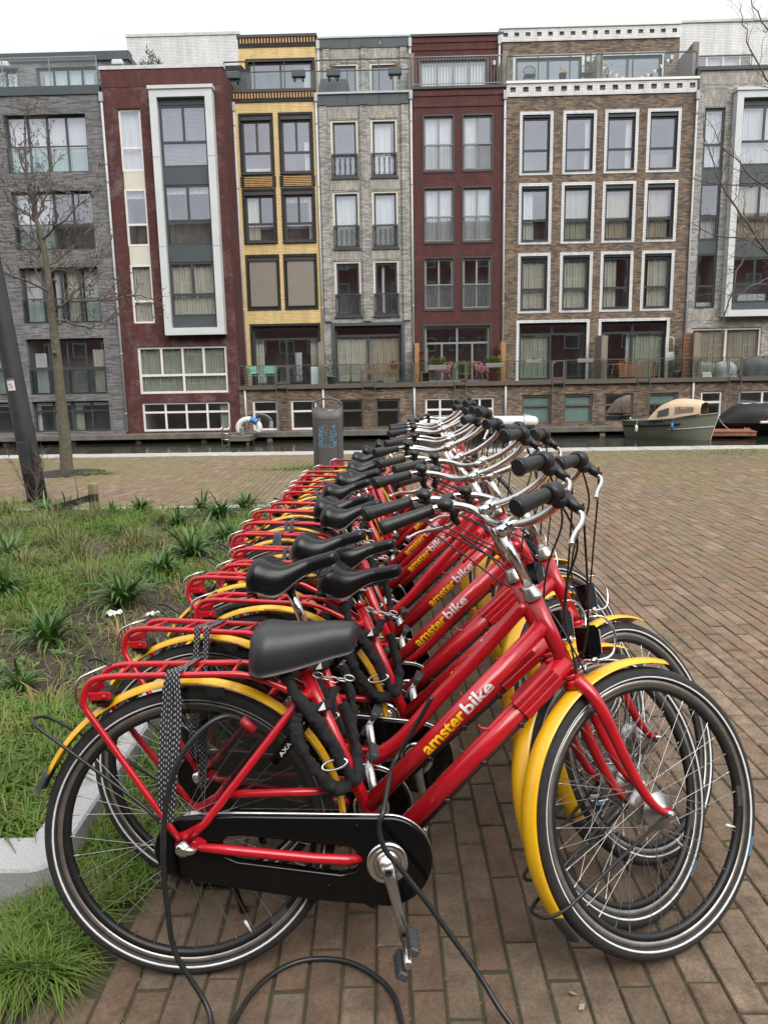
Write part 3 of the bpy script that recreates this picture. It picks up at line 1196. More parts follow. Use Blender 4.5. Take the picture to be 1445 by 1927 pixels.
def bal_glass(root, u0, u1, v, z0, z1, posts, rails, fm='f_dark', hmid=None, name='balustrade'):
    """glass balustrade: rails, posts, one pane between each two posts"""
    r = MB()
    r.box((u0, v - 0.025, z1 - 0.045), (u1, v + 0.025, z1))
    if hmid:
        r.box((u0, v - 0.018, hmid - 0.04), (u1, v + 0.018, hmid))
    b = r.build(name, M[fm], root)
    off = tuple(root['_o'])
    us = [u0 + (u1 - u0) * i / posts for i in range(posts + 1)]
    for u in us:
        p = MB()
        p.box((u - 0.018, v - 0.016, z0), (u + 0.018, v + 0.020, z1 - 0.047))
        p.build('post', M[fm], b, off)
    for i in range(posts):
        p = MB()
        p.box((us[i] + 0.02, v - 0.004, z0 + 0.03), (us[i + 1] - 0.02, v + 0.006, (hmid - 0.04 if hmid else z1 - 0.05)))
        p.build('glass_panel', M['rail_glass'], b, off)
    return b

# ---------------------------------------------------------------- grey house, far left
h = house('brick_house', 'grey long-brick house behind the bare tree at the left edge', -12.1, VB)
bays = [(-16.23, -12.80), (-20.60, -17.17)]
rows = [(10.21, 12.49), (7.10, 9.47), (4.04, 6.37), (0.96, 3.38), (-0.70, 0.66)]
holes = [(a, b, c, d) for (a, b) in bays for (c, d) in rows]
mb = MB()
wall_grid(-24.0, -12.10, -0.85, 13.22, holes, VB, 0.28, mb)
mb.build('wall', M['b_grey'], h)
mb = MB()
mb.box((-24.0, VB - 0.05, 13.22), (-12.10, VB + 0.35, 13.56))
mb.build('parapet', M['panel_dark'], h)
shell(h, -24.0, -12.10, VB, 46, -0.85, 13.5, 'b_grey')
dr = [[('sheer', 0, 1, 0, 1)], [('sheer', 0, 0.48, 0, 1)], [('sheer', 0.02, 0.28, 0, 1), ('sheer', 0.40, 0.52, 0, 1), ('curtain', 0.55, 0.75, 0, 1), ('sheer', 0.78, 1, 0, 1)], [('sheer', 0.05, 0.2, 0, 0.75), ('curtain', 0.8, 0.95, 0, 0.8)], [('sheer', 0, 0.14, 0, 1), ('curtain_g', 0.5, 0.6, 0, 1)]]
for bi, (a, b) in enumerate(bays):
    for k, (c, d) in enumerate(rows):
        vv_ = VB + 0.20
        if k < 3:
            window(h, (a, b, c, d), vv_, 'f_dark', [(1, 4)], dr[k], ft=0.09, rm='room')
            bal_glass(h, a + 0.03, b - 0.03, VB + 0.06, c, c + 1.05, 2, 1)
        elif k == 3:
            window(h, (a, b, c, d), vv_, 'f_dark', [(1.1, 4), (1.0, 4)], dr[k], ft=0.08)
            bal_glass(h, a + 0.03, b - 0.03, VB + 0.06, c, c + 1.12, 2, 1)
        else:
            window(h, (a, (a + b) / 2, c, d), vv_, 'f_dark', [(0.42, 2), (1.0, 2)], dr[k] if bi == 0 else [], ft=0.075)
            window(h, ((a + b) / 2, b, c, d), vv_, 'f_dark', [(0.42, 2), (1.0, 2)], [('curtain_g', 0.02, 0.25, 0, 1)], ft=0.075)
    mb = MB()
    mb.box((a + 0.01, VB + 0.05, 0.662), (b - 0.01, VB + 0.20, 0.958))
    mb.build('spandrel', M['panel_dark'], h)
pipe(h, -12.04, VB - 0.07, -0.75, 12.9)
# set-back top storey
mb = MB()
tw = [(-16.50, -13.62, 13.7, 15.86), (-19.6, -17.33, 13.7, 15.86)]
wall_grid(-24.0, -12.17, 13.3, 16.10, tw, VT, 0.2, mb)
mb.build('wall', M['b_grey'], h)
mb = MB()
mb.box((-24.0, VT - 0.08, 16.10), (-12.10, VT + 0.4, 16.47))
mb.build('parapet', M['panel_dark'], h)
shell(h, -24.0, -12.17, VT, 46, 13.3, 16.4, 'b_grey')
for q in tw:
    window(h, q, VT + 0.12, 'f_dark', [(1, 4)], [('sheer', 0.1, 0.9, 0, 1)], ft=0.1)
bal_glass(h, -24.0, -12.2, VB + 0.12, 13.56, 14.72, 6, 1, 'f_grey')
for (u, z) in ((-17.9, 15.95), (-12.6, 15.9)):
    mb = MB()
    mb.cbox((u - 0.26, VT - 0.30, z - 0.12), (u + 0.26, VT - 0.002, z + 0.13), 0.05)
    mb.build('wall_lamp', M['panel_white'], h)

# ---------------------------------------------------------------- oxblood house with the white framed bay
h = house('brick_house', 'oxblood brick house with a tall white framed bay window', -12.05, VB)
nar = [(-11.42, -10.48, 10.19, 12.62), (-11.42, -10.48, 7.18, 9.50), (-11.42, -10.48, 3.96, 6.42)]
strip = (-11.42, -10.48, 3.96, 12.62)
wide = [(-11.35, -7.43, 0.92, 2.96), (-11.32, -7.42, -0.74, 0.53)]
mb = MB()
wall_grid(-12.02, -6.97, -0.85, 14.12, [strip, (-9.60, -7.80, 3.60, 13.10)] + wide, VB, 0.16, mb)
mb.build('wall', M['b_red2'], h)
for z0, z1, a, b in ((13.45, 14.115, -12.0, -6.99), (12.64, 13.30, -11.45, -10.45)):
    mb = MB()
    mb.box((a, VB - 0.012, z0), (b, VB + 0.05, z1))
    mb.build('soldier_course', M['b_red_v'], h)
mb = MB()
mb.box((-12.08, VB - 0.04, 14.12), (-6.92, VB + 0.30, 14.26))
mb.build('coping', M['coping'], h)
shell(h, -12.02, -6.97, VB, 44, -0.85, 14.1, 'b_red')
for k, q in enumerate(nar):
    window(h, q, VB + 0.07, 'f_white', [(0.63, 1), (0.37, 1)], [('sheer', 0, 1, 0, 1)] if k == 0 else [('curtain', 0, 1, 0, 1)] if k == 2 else [('sheer', 0, 1, 0.84, 1)], ft=0.085)
for (c, d) in ((9.502, 10.188), (6.422, 7.178)):
    mb = MB()
    mb.box((-11.40, VB + 0.08, c), (-10.50, VB + 0.13, d))
    mb.build('spandrel', M['panel_cream'], h)
# projecting white frame
bx = thing
fr_ = rect_frame(-9.95, -7.37, 3.41, 13.20, 0.30, VB - 0.42, VB + 0.10)
fr_.box((-10.0, VB - 0.47, 13.20), (-7.32, VB + 0.02, 13.33))
fro = fr_.build('bay_frame', M['panel_white'], h)
o_ = tuple(h['_o'])
for z in (10.6, 7.05):
    mb = MB()
    mb.box((-9.952, VB - 0.424, z), (-9.65, VB - 0.418, z + 0.02))
    mb.box((-7.67, VB - 0.424, z), (-7.368, VB - 0.418, z + 0.02))
    mb.build('panel_joint', M['f_grey'], fro, o_)
bv = VB - 0.20
for (c, d) in ((12.64, 12.90), (9.55, 10.22), (6.45, 7.13), (3.71, 4.18)):
    mb = MB()
    mb.box((-9.65, bv - 0.02, c), (-7.67, bv + 0.06, d))
    mb.build('spandrel', M['panel_dark'], h)
for k, q in enumerate(((-9.65, -7.67, 10.22, 12.64), (-9.65, -7.67, 7.13, 9.55), (-9.65, -7.67, 4.18, 6.45))):
    window(h, q, bv, 'f_dark', [(0.6, 2), (0.4, 1)], [[('venetian', 0, 1, 0, 1)], [('sheer', 0, 1, 0.86, 1)], [('curtain', 0, 1, 0, 1)]][k], ft=0.10)
window(h, wide[0], VB + 0.06, 'f_white', [(0.62, 4), (0.38, 2)], [('curtain_g', 0, 1, 0, 1)], ft=0.10)
window(h, wide[1], VB + 0.06, 'f_white', [(0.32, 4), (0.68, 4)], [('curtain_g', 0.88, 1, 0, 1)], ft=0.085, roomd=2.2)
# white glazed rear storey above the roof terrace
mb = MB()
wall_grid(-13.10, -7.58, 14.0, 18.25, [], 40.2, 0.1, mb)
mb.build('wall', M['b_white'], h)
mb = MB()
mb.box((-13.15, 40.16, 18.25), (-7.50, 40.5, 18.38))
mb.build('coping', M['coping'], h)
shell(h, -13.10, -7.58, 40.2, 46, 14.0, 18.3, 'b_white')

# ---------------------------------------------------------------- yellow house
h = house('brick_house', 'yellow brick house with black brick window surrounds', -7.0, VU)
w1 = [(-6.66, -5.34, 10.45, 12.82), (-4.92, -3.60, 10.45, 12.82), (-6.66, -5.34, 7.55, 9.72), (-4.92, -3.60, 7.55, 9.72), (-6.65, -5.31, 4.66, 6.90), (-4.94, -3.61, 4.66, 6.90)]
door = (-6.60, -3.55, 1.20, 3.86)
mb = MB()
wall_grid(-7.02, -3.36, 0.9, 13.42, w1 + [door], VU, 0.26, mb, 0, 1)
mb.build('wall', [M['b_yellow'], M['b_black']], h)
shell(h, -7.02, -3.36, VU, 46, 0.9, 13.8, 'b_yellow')
for q in w1 + [door]:
    rect_frame(q[0] - 0.10, q[1] + 0.10, q[2] - 0.10, q[3] + 0.10, 0.10, VU - 0.02, VU + 0.10, q is not door).build('window_surround', M['b_black'], h)
for k, q in enumerate(w1):
    if k < 4:
        window(h, (q[0], q[1], q[2], q[3] - 0.18), VU + 0.12, 'f_bronze', [(0.62, 2), (0.38, 1)], [[('sheer', 0.1, 0.9, 0, 0.12)], [('sheer', 0.75, 0.95, 0, 0.6)], [('curtain', 0, 0.48, 0, 1)], [('curtain', 0.82, 1, 0, 1), ('sheer', 0, 1, 0.85, 1)]][k], ft=0.10, sill='f_bronze')
        mb = MB()
        mb.box((q[0], VU + 0.02, q[3] - 0.18), (q[1], VU + 0.2, q[3]))
        mb.build('shutter_box', M['f_bronze'], h)
    else:
        wd = window(h, (q[0], q[1], q[2], q[3] - 0.18), VU + 0.14, 'f_bronze', [(0.62, 2), (0.38, 1)], [], ft=0.08, room=False)
        mb = MB()
        mb.box((q[0] + 0.06, VU + 0.06, q[2] + 0.10), (q[1] - 0.06, VU + 0.075, q[3] - 0.18))
        mb.build('screen_blind', M['blind'], h)
        mb = MB()
        mb.box((q[0], VU + 0.02, q[3] - 0.18), (q[1], VU + 0.2, q[3]))
        mb.box((q[0] + 0.06, VU + 0.04, q[2] + 0.05), (q[1] - 0.06, VU + 0.10, q[2] + 0.10))
        mb.build('shutter_box', M['f_bronze'], h)
for (a, b) in ((-6.62, -5.38), (-4.88, -3.64)):
    mb = MB()
    mb.box((a - 0.17, VU - 0.022, 9.852), (b + 0.17, VU + 0.02, 10.318))
    mb.build('black_band', M['b_black'], h)
    for k in range(6):
        mb = MB()
        mb.box((a, VU - 0.045, 9.89 + k * 0.072), (b, VU + 0.0, 9.925 + k * 0.072))
        mb.build('banded_course', pm('banded_yellow', (0.55, 0.33, 0.14), 0.8, var=0.2, vscale=6) if k == 0 and a < -6 else bpy.data.materials['banded_yellow'], h)
window(h, door, VU + 0.18, 'f_bronze', [(0.2, 1), (0.8, [1, 1])], [('curtain', 0.02, 0.15, 0, 0.78), ('curtain', 0.86, 0.98, 0, 0.78), ('sheer', 0.62, 0.72, 0.05, 0.55)], ft=0.09, name='terrace_door', roomd=2.5)
def dentils(root, u0, u1, v, z0, z1, n):
    mb = MB()
    mb.box((u0, v - 0.03, z0 - 0.16), (u1, v + 0.05, z1 + 0.02))
    mb.build('cornice', M['b_black'], root)
    for k in range(n):
        u = u0 + 0.06 + (u1 - u0 - 0.12) * (k + 0.5) / n
        d = MB()
        d.box((u - 0.028, v - 0.055, z0), (u + 0.028, v + 0.0, z1))
        d.build('dentil', bpy.data.materials['banded_yellow'], root)
    mb = MB()
    mb.box((u0 - 0.04, v - 0.08, z1 + 0.02), (u1 + 0.02, v + 0.35, z1 + 0.14))
    mb.build('coping', M['f_bronze'], root)
dentils(h, -7.02, -3.36, VU, 13.50, 13.72, 27)
mb = MB()
wall_grid(-7.05, -3.44, 13.4, 16.50, [(-6.63, -3.68, 13.9, 15.85)], VT, 0.2, mb, 0, 1)
mb.build('wall', [M['b_yellow'], M['b_black']], h)
rect_frame(-6.76, -3.55, 13.9, 15.98, 0.13, VT - 0.02, VT + 0.1, False).build('window_surround', M['b_black'], h)
shell(h, -7.05, -3.44, VT, 46, 13.4, 16.9, 'b_yellow')
dentils(h, -7.05, -3.44, VT, 16.62, 16.84, 25)
window(h, (-6.63, -3.68, 13.9, 15.85), VT + 0.1, 'f_bronze', [(1, 2)], [('sheer', 0.86, 1, 0, 1)], ft=0.1, name='terrace_door')
bal_glass(h, -7.3, -3.36, VU + 0.10, 13.86, 15.05, 3, 2, 'f_bronze', 14.62)
pipe(h, -6.93, VU - 0.07, 1.2, 13.0)

# ---------------------------------------------------------------- pale grey house
h = house('brick_house', 'pale grey brick house with brick piers and curved balcony grilles', -3.33, VU)
w2 = [(-2.74, -1.54, 10.24, 12.56), (-0.99, 0.18, 10.24, 12.56), (-2.74, -1.54, 7.24, 9.60), (-0.99, 0.18, 7.24, 9.60), (-2.74, -1.54, 4.28, 6.64), (-0.99, 0.18, 4.28, 6.64)]
door = (-2.81, 0.24, 1.20, 3.80)
mb = MB()
wall_grid(-3.30, 0.75, 0.9, 13.12, w2 + [door], VU, 0.24, mb)
mb.build('wall', M['b_pale'], h)
for (a, b) in ((-2.74, -1.54), (-0.99, 0.18)):
    for (c, d) in ((12.60, 13.10), (9.66, 10.16), (6.70, 7.16)):
        mb = MB()
        mb.box((a - 0.1, VU - 0.012, c), (b + 0.1, VU + 0.05, d))
        mb.build('soldier_course', M['b_pale_v'], h)
for u in (-3.22, -1.44, 0.36):
    mb = MB()
    mb.box((u, VU - 0.10, 4.0), (u + 0.32, VU + 0.02, 13.12))
    mb.build('brick_pier', M['b_pale'], h)
    mb = MB()
    mb.box((u, VU - 0.14, 13.12), (u + 0.32, VU + 0.02, 13.24))
    mb.build('pier_cap', M['panel_dark'], h)
shell(h, -3.30, 0.75, VU, 46, 0.9, 13.7, 'b_pale')
for k, (a, b) in enumerate(((-3.34, -1.96), (-1.95, -0.58), (-0.57, 0.80))):
    mb = MB()
    mb.box((a, VU - 0.04, 13.12), (b - 0.01, VU + 0.3, 13.58))
    mb.build('fascia_panel', M['panel_dark'], h)
mb = MB()
mb.box((-3.36, VU - 0.10, 13.58), (0.82, VU + 0.35, 13.66))
mb.build('coping', M['pipe'], h)
for k, q in enumerate(w2):
    rect_frame(q[0], q[1], q[2], q[3], 0.09, VU + 0.03, VU + 0.16, False).build('window_surround', M['f_cream'], h)
    window(h, (q[0] + 0.09, q[1] - 0.09, q[2], q[3] - 0.09), VU + 0.10, 'f_dark', [(1, 1)], [[], [('sheer', 0.05, 0.8, 0, 1)], [('sheer', 0, 1, 0, 1)], [('sheer', 0, 1, 0, 1)], [('sheer', 0, 1, 0.92, 1)], [('sheer', 0.3, 0.42, 0, 1)]][k], ft=0.08)
    # balcony grille: frame and interlaced curved bars
    ga, gb, gc, gd = q[0] + 0.02, q[1] - 0.02, q[2] - 0.05, q[2] + 0.93
    gv = VU - 0.03
    mb = rect_frame(ga, gb, gc, gd, 0.055, gv, gv + 0.05)
    mb.box((ga - 0.05, gv - 0.03, gc - 0.08), (gb + 0.05, gv + 0.2, gc - 0.002))
    gr = mb.build('balcony_grille', M['f_dark'], h)
    for i in range(5):
        c = ga + 0.12 + (gb - ga - 0.24) * i / 4
        for sgn in (-1, 1):
            m2_ = MB()
            m2_.tube([(min(gb - .05, max(ga + .05, c + sgn * (0.115 * math.cos((t / 8 - 0.5) * PI) - 0.085))), gv + 0.025 + 0.012 * sgn, gc + 0.05 + (gd - gc - 0.1) * t / 8) for t in range(9)], 0.012, 4, cap=False)
            m2_.build('bar', M['f_dark'], gr, tuple(h['_o']))
mb = rect_frame(door[0] - 0.14, door[1] + 0.14, door[2], door[3] + 0.14, 0.14, VU - 0.06, VU + 0.2, False)
mb.build('door_surround', M['panel_dark'], h)
window(h, door, VU + 0.18, 'f_dark', [(0.14, 1), (0.86, [1, 1])], [('curtain', 0.02, 0.50, 0, 0.85), ('curtain_t', 0.5, 0.98, 0, 0.85)], ft=0.10, name='terrace_door', roomd=2.5)
tw = [(-2.76, -1.58, 13.9, 15.68), (-1.03, 0.16, 13.9, 15.68)]
mb = MB()
wall_grid(-3.34, 0.77, 13.4, 16.32, tw, VT, 0.2, mb)
mb.build('wall', M['b_pale'], h)
for (a, b, c, d) in tw:
    mb = MB()
    mb.box((a - 0.05, VT - 0.012, 15.74), (b + 0.05, VT + 0.05, 16.31))
    mb.build('soldier_course', M['b_pale_v'], h)
for u in (-3.18, -1.42, 0.36):
    mb = MB()
    mb.box((u, VT - 0.10, 13.6), (u + 0.30, VT + 0.02, 16.32))
    mb.build('brick_pier', M['b_pale'], h)
    mb = MB()
    mb.box((u, VT - 0.14, 16.32), (u + 0.30, VT + 0.02, 16.42))
    mb.build('pier_cap', M['panel_dark'], h)
shell(h, -3.34, 0.77, VT, 46, 13.4, 16.7, 'b_pale')
for (a, b) in ((-3.36, -1.93), (-1.92, -0.55), (-0.54, 0.80)):
    mb = MB()
    mb.box((a, VT - 0.04, 16.32), (b - 0.01, VT + 0.3, 16.74))
    mb.build('fascia_panel', M['panel_dark'], h)
mb = MB()
mb.box((-3.40, VT - 0.08, 16.74), (0.82, VT + 0.35, 16.81))
mb.build('coping', M['pipe'], h)
for q in tw:
    rect_frame(q[0], q[1], q[2], q[3], 0.08, VT + 0.02, VT + 0.14, False).build('window_surround', M['f_cream'], h)
    window(h, (q[0] + 0.08, q[1] - 0.08, q[2], q[3] - 0.08), VT + 0.08, 'f_dark', [(1, 1)], [], ft=0.08)
bal_glass(h, -3.32, 0.80, VU + 0.10, 13.66, 15.02, 3, 2, 'f_dark', 14.58)
pipe(h, -3.33, VU - 0.06, 1.2, 13.3)
pipe(h, -3.38, VT - 0.06, 13.6, 16.3)

# ---------------------------------------------------------------- dark red house
h = house('brick_house', 'dark red brick house with grey barred French windows and pink terrace chairs', 0.77, VU)
w3 = [(1.31, 2.66, 10.32, 12.65), (3.02, 4.35, 10.32, 12.65), (1.31, 2.66, 7.32, 9.68), (3.02, 4.35, 7.32, 9.68), (1.29, 2.65, 4.40, 6.70), (3.01, 4.34, 4.40, 6.70)]
door = (1.25, 4.33, 1.20, 3.75)
mb = MB()
wall_grid(0.83, 4.86, 0.9, 13.70, w3 + [door], VU, 0.22, mb)
mb.build('wall', M['b_red'], h)
shell(h, 0.83, 4.86, VU, 46, 0.9, 13.8, 'b_red')
for z in (12.98, 13.42):
    mb = MB()
    mb.box((0.86, VU - 0.03, z), (4.83, VU + 0.05, z + 0.17))
    mb.build('soldier_course', M['b_red_v'], h)
mb = MB()
mb.box((0.78, VU - 0.06, 13.70), (4.93, VU + 0.35, 13.80))
mb.build('coping', M['f_bronze'], h)
for k, q in enumerate(w3):
    rect_frame(q[0] - 0.02, q[1] + 0.02, q[2] - 0.02, q[3] + 0.02, 0.06, VU - 0.03, VU + 0.2).build('window_surround', M['f_bronze'], h)
    window(h, (q[0] + 0.04, q[1] - 0.04, q[2] + 0.04, q[3] - 0.04), VU + 0.08, 'f_grey', [(1, 2)], [('sheer', 0, 1, 0, 1)] if k in (0, 2, 3) else [('sheer', 0.0, 0.5, 0, 1)] if k == 1 else [], ft=0.085)
    g = MB()
    ga, gb, gz = q[0] + 0.05, q[1] - 0.05, q[2] + 1.10
    g.box((ga, VU - 0.01, gz), (gb, VU + 0.03, gz + 0.05))
    g.box((ga, VU - 0.005, q[2] + 0.10), (gb, VU + 0.025, q[2] + 0.14))
    gr = g.build('balustrade', M['f_grey'], h)
    for i in range(13):
        u = ga + (gb - ga) * (i + 0.5) / 13
        m2_ = MB()
        m2_.tube([(u, VU + 0.01, q[2] + 0.13), (u, VU + 0.01, gz)], 0.012, 4, cap=False)
        m2_.build('bar', M['f_grey'], gr, tuple(h['_o']))
rect_frame(door[0] - 0.04, door[1] + 0.04, door[2], door[3] + 0.06, 0.10, VU - 0.03, VU + 0.2, False).build('door_surround', M['f_bronze'], h)
window(h, (door[0] + 0.06, door[1] - 0.06, door[2], door[3] - 0.04), VU + 0.10, 'f_grey', [(0.30, 2), (0.74, 4)], [('curtain', 0.0, 0.05, 0, 0.7)], ft=0.085, name='terrace_door', roomd=2.8)
tw = (1.27, 4.34, 13.85, 15.74)
mb = MB()
wall_grid(0.88, 5.05, 13.5, 16.72, [tw], VT, 0.2, mb)
mb.build('wall', M['b_red'], h)
for z in (16.14, 16.46):
    mb = MB()
    mb.box((0.92, VT - 0.03, z), (5.0, VT + 0.05, z + 0.15))
    mb.build('soldier_course', M['b_red_v'], h)
mb = MB()
mb.box((0.84, VT - 0.06, 16.72), (5.08, VT + 0.35, 16.82))
mb.build('coping', M['f_bronze'], h)
shell(h, 0.88, 5.05, VT, 46, 13.5, 16.8, 'b_red')
rect_frame(tw[0] - 0.05, tw[1] + 0.05, tw[2], tw[3] + 0.05, 0.07, VT - 0.02, VT + 0.15, False).build('window_surround', M['f_bronze'], h)
window(h, tw, VT + 0.08, 'f_grey', [(1, 4)], [('sheer', 0, 1, 0, 0.9)], ft=0.09, name='terrace_door')
mb = MB()
mb.cbox((4.60, VT - 0.12, 15.42), (4.73, VT - 0.002, 15.62), 0.02)
mb.build('wall_lamp', M['panel_white'], h)
g = MB()
g.tube([(0.84, VU + 0.08, 15.0), (4.72, VU + 0.08, 15.0)], 0.028, 6)
g.box((0.84, VU + 0.07, 13.92), (4.72, VU + 0.10, 13.95))
gr = g.build('balustrade', M['f_grey'], h)
for i in range(30):
    u = 0.90 + 3.76 * i / 29
    m2_ = MB()
    m2_.tube([(u, VU + 0.085, 13.8), (u, VU + 0.085, 15.0)], 0.011, 4, cap=False)
    m2_.build('bar', M['f_grey'], gr, tuple(h['_o']))
pipe(h, 0.79, VU - 0.07, 1.2, 13.3)
pipe(h, 0.83, VT - 0.06, 13.6, 16.3)

# ---------------------------------------------------------------- brown double house with white brick window frames
h = house('brick_house', 'wide brown brick house with twelve white framed windows', 4.87, VU)
cu0 = [5.51, 7.39, 9.20, 11.03]
rz = [(10.09, 12.70), (7.18, 9.77), (4.20, 6.82)]
outs = [(u, u + 1.46, a, b) for (a, b) in rz for u in cu0]
drs = [(5.48, 8.80, 1.20, 3.90), (9.20, 12.42, 1.20, 3.90)]
T_ = 0.13
ins = [(a + T_, b - T_, c + T_, d - T_) for (a, b, c, d) in outs]
din = [(a + T_, b - T_, c, d - T_) for (a, b, c, d) in drs]
mb = MB()
wall_grid(4.90, 13.16, 0.9, 13.30, ins + din, VU, 0.26, mb)
mb.build('wall', M['b_brown'], h)
shell(h, 4.90, 13.16, VU, 46, 0.9, 13.8, 'b_brown')
for q in outs + drs:
    rect_frame(q[0], q[1], q[2], q[3], T_, VU - 0.025, VU + 0.26, q not in drs).build('window_surround', M['b_white'], h)
cur = [[('sheer', 0.0, 0.10, 0, 1)], [('sheer', 0.75, 0.98, 0, 1)], [('sheer', 0.72, 0.92, 0, 1)], [('blind', 0.15, 0.75, 0.04, 0.30)],
       [('sheer', 0.0, 0.45, 0, 1), ('curtain', 0.1, 0.5, 0, 0.35)], [('curtain_g', 0, 1, 0, 1)], [('curtain_t', 0, 1, 0, 1)], [('curtain_t', 0, 0.85, 0, 1)],
       [('curtain', 0, 1, 0, 1)], [('curtain', 0, 1, 0, 1)], [('curtain', 0.0, 0.55, 0, 1)], [('curtain', 0.2, 1, 0, 1)]]
for k, q in enumerate(ins):
    top = 0.16 if k in (2, 3, 6, 7) else 0.10
    window(h, (q[0], q[1], q[2], q[3] - top), VU + 0.12, 'f_green', [(0.60, 1), (0.40, 1)], cur[k], ft=0.10, sill=None)
    mb = MB()
    mb.box((q[0], VU + 0.04, q[3] - top), (q[1], VU + 0.24, q[3]))
    mb.build('shutter_box', M['f_green'], h)
    mb = MB()
    mb.box((q[0], VU - 0.05, q[2] - 0.005), (q[1], VU + 0.12, q[2] + 0.06))
    mb.build('sill', M['f_green'], h)
window(h, din[0], VU + 0.2, 'f_green', [(0.17, 2), (0.83, [1, 1.1])], [('curtain_g', 0.0, 0.45, 0, 0.82)], ft=0.10, name='terrace_door', roomd=2.8)
window(h, din[1], VU + 0.2, 'f_green', [(0.17, 2), (0.83, [1, 1])], [('curtain_g', 0.48, 1, 0, 0.82), ('sheer', 0.42, 0.48, 0, 0.82)], ft=0.10, name='terrace_door', roomd=2.8)
def pierced(root, u0, u1, v, z0, z1, n, s):
    zc = (z0 + z1) / 2 + 0.02
    hl = []
    for k in range(n):
        u = u0 + (u1 - u0) * (k + 0.5) / n
        hl.append((u - s / 2, u + s / 2, zc - s * 0.42, zc + s * 0.42))
    mb = MB()
    wall_grid(u0, u1, z0, z1, hl, v - 0.05, 0.07, mb)
    mb.add([(u0, v - 0.05, z0), (u1, v - 0.05, z0), (u1, v + 0.02, z0), (u0, v + 0.02, z0)], [(0, 3, 2, 1)])
    mb.add([(u0, v - 0.05, z0), (u0, v + 0.3, z0), (u0, v + 0.3, z1), (u0, v - 0.05, z1)], [(0, 1, 2, 3)])
    mb.add([(u1, v - 0.05, z0), (u1, v + 0.3, z0), (u1, v + 0.3, z1), (u1, v - 0.05, z1)], [(0, 3, 2, 1)])
    p = mb.build('parapet', M['b_white'], root)
    mb = MB()
    mb.add([(u0, v + 0.019, z0), (u1, v + 0.019, z0), (u1, v + 0.019, z1), (u0, v + 0.019, z1)], [(0, 1, 2, 3)])
    mb.build('recess_brick', M['b_brown'], root)
    mb = MB()
    mb.box((u0 - 0.02, v - 0.10, z1), (u1 + 0.02, v + 0.35, z1 + 0.10))
    mb.build('coping', M['f_white'], root)
pierced(h, 4.92, 13.16, VU, 13.30, 13.82, 15, 0.24)
tw = [(5.65, 8.66, 13.9, 15.72), (9.24, 12.32, 13.9, 15.72)]
mb = MB()
wall_grid(4.92, 13.06, 13.4, 16.40, tw, VT, 0.2, mb)
mb.build('wall', M['b_brown'], h)
shell(h, 4.92, 13.06, VT, 46, 13.4, 16.9, 'b_brown')
for k, q in enumerate(tw):
    rect_frame(q[0] - T_, q[1] + T_, q[2], q[3] + T_, T_, VT - 0.02, VT + 0.2, False).build('window_surround', M['b_white'], h)
    window(h, q, VT + 0.1, 'f_green', [(1, 2)], [('sheer', 0.02, 0.12, 0, 1)] if k else [], ft=0.11, name='terrace_door')
pierced(h, 4.92, 13.06, VT, 16.40, 16.94, 16, 0.21)
for u in (8.93, 12.72):
    mb = MB()
    mb.cbox((u - 0.07, VT - 0.12, 15.45), (u + 0.07, VT - 0.002, 15.66), 0.02)
    mb.build('wall_lamp', M['panel_white'], h)
bal_glass(h, 4.95, 13.05, VU + 0.12, 13.92, 14.98, 6, 1, 'f_green')
pipe(h, 4.86, VU - 0.07, 1.2, 13.2)
pipe(h, 4.90, VT - 0.06, 13.6, 16.3)

# ---------------------------------------------------------------- light grey house at the right edge
h = house('brick_house', 'light grey brick house with white framed bay at the right edge', 13.2, VU)
n8 = [(13.49, 14.38, 10.18, 12.66), (13.49, 14.38, 7.20, 9.62), (13.49, 14.38, 4.26, 6.66)]
d8 = (13.41, 16.60, 1.20, 3.40)
mb = MB()
wall_grid(13.20, 24.0, 0.9, 14.15, [(13.49, 14.38, 4.26, 12.66), d8, (14.98, 17.0, 4.2, 13.0)], VU, 0.16, mb)
mb.build('wall', M['b_pale'], h)
for (a, b, c, d) in ((13.25, 22, 13.60, 14.14), (13.45, 14.42, 12.70, 13.35), (13.45, 14.42, 3.75, 4.2)):
    mb = MB()
    mb.box((a, VU - 0.012, c), (b, VU + 0.05, d))
    mb.build('soldier_course', M['b_pale_v'], h)
shell(h, 13.20, 24.0, VU, 46, 0.9, 14.2, 'b_pale')
mb = MB()
mb.box((13.08, VU - 0.08, 14.15), (24.0, VU + 0.3, 14.30))
mb.box((13.08, VU - 0.06, 13.30), (13.195, VU + 1.2, 14.148))
mb.build('coping', M['f_green'], h)
for k, q in enumerate(n8):
    window(h, q, VU + 0.07, 'f_green', [(0.6, 1), (0.4, 1)], [[('sheer', 0, 1, 0, 1)], [('sheer', 0, 1, 0, 0.4)], [('sheer', 0, 0.9, 0, 0.12)]][k], ft=0.10)
for (c, d) in ((9.622, 10.178), (6.662, 7.198)):
    mb = MB()
    mb.box((13.50, VU + 0.08, c), (14.37, VU + 0.13, d))
    mb.build('spandrel', M['panel_dark'], h)
f8 = rect_frame(14.68, 17.28, 3.86, 13.20, 0.28, VU - 0.42, VU + 0.10)
f8.box((14.63, VU - 0.47, 13.20), (17.33, VU + 0.02, 13.32))
f8.build('bay_frame', M['panel_white'], h)
for (c, d) in ((12.66, 12.92), (9.50, 10.22), (6.42, 7.10), (4.14, 4.45)):
    mb = MB()
    mb.box((14.96, VU - 0.22, c), (17.0, VU - 0.14, d))
    mb.build('spandrel', M['panel_dark'], h)
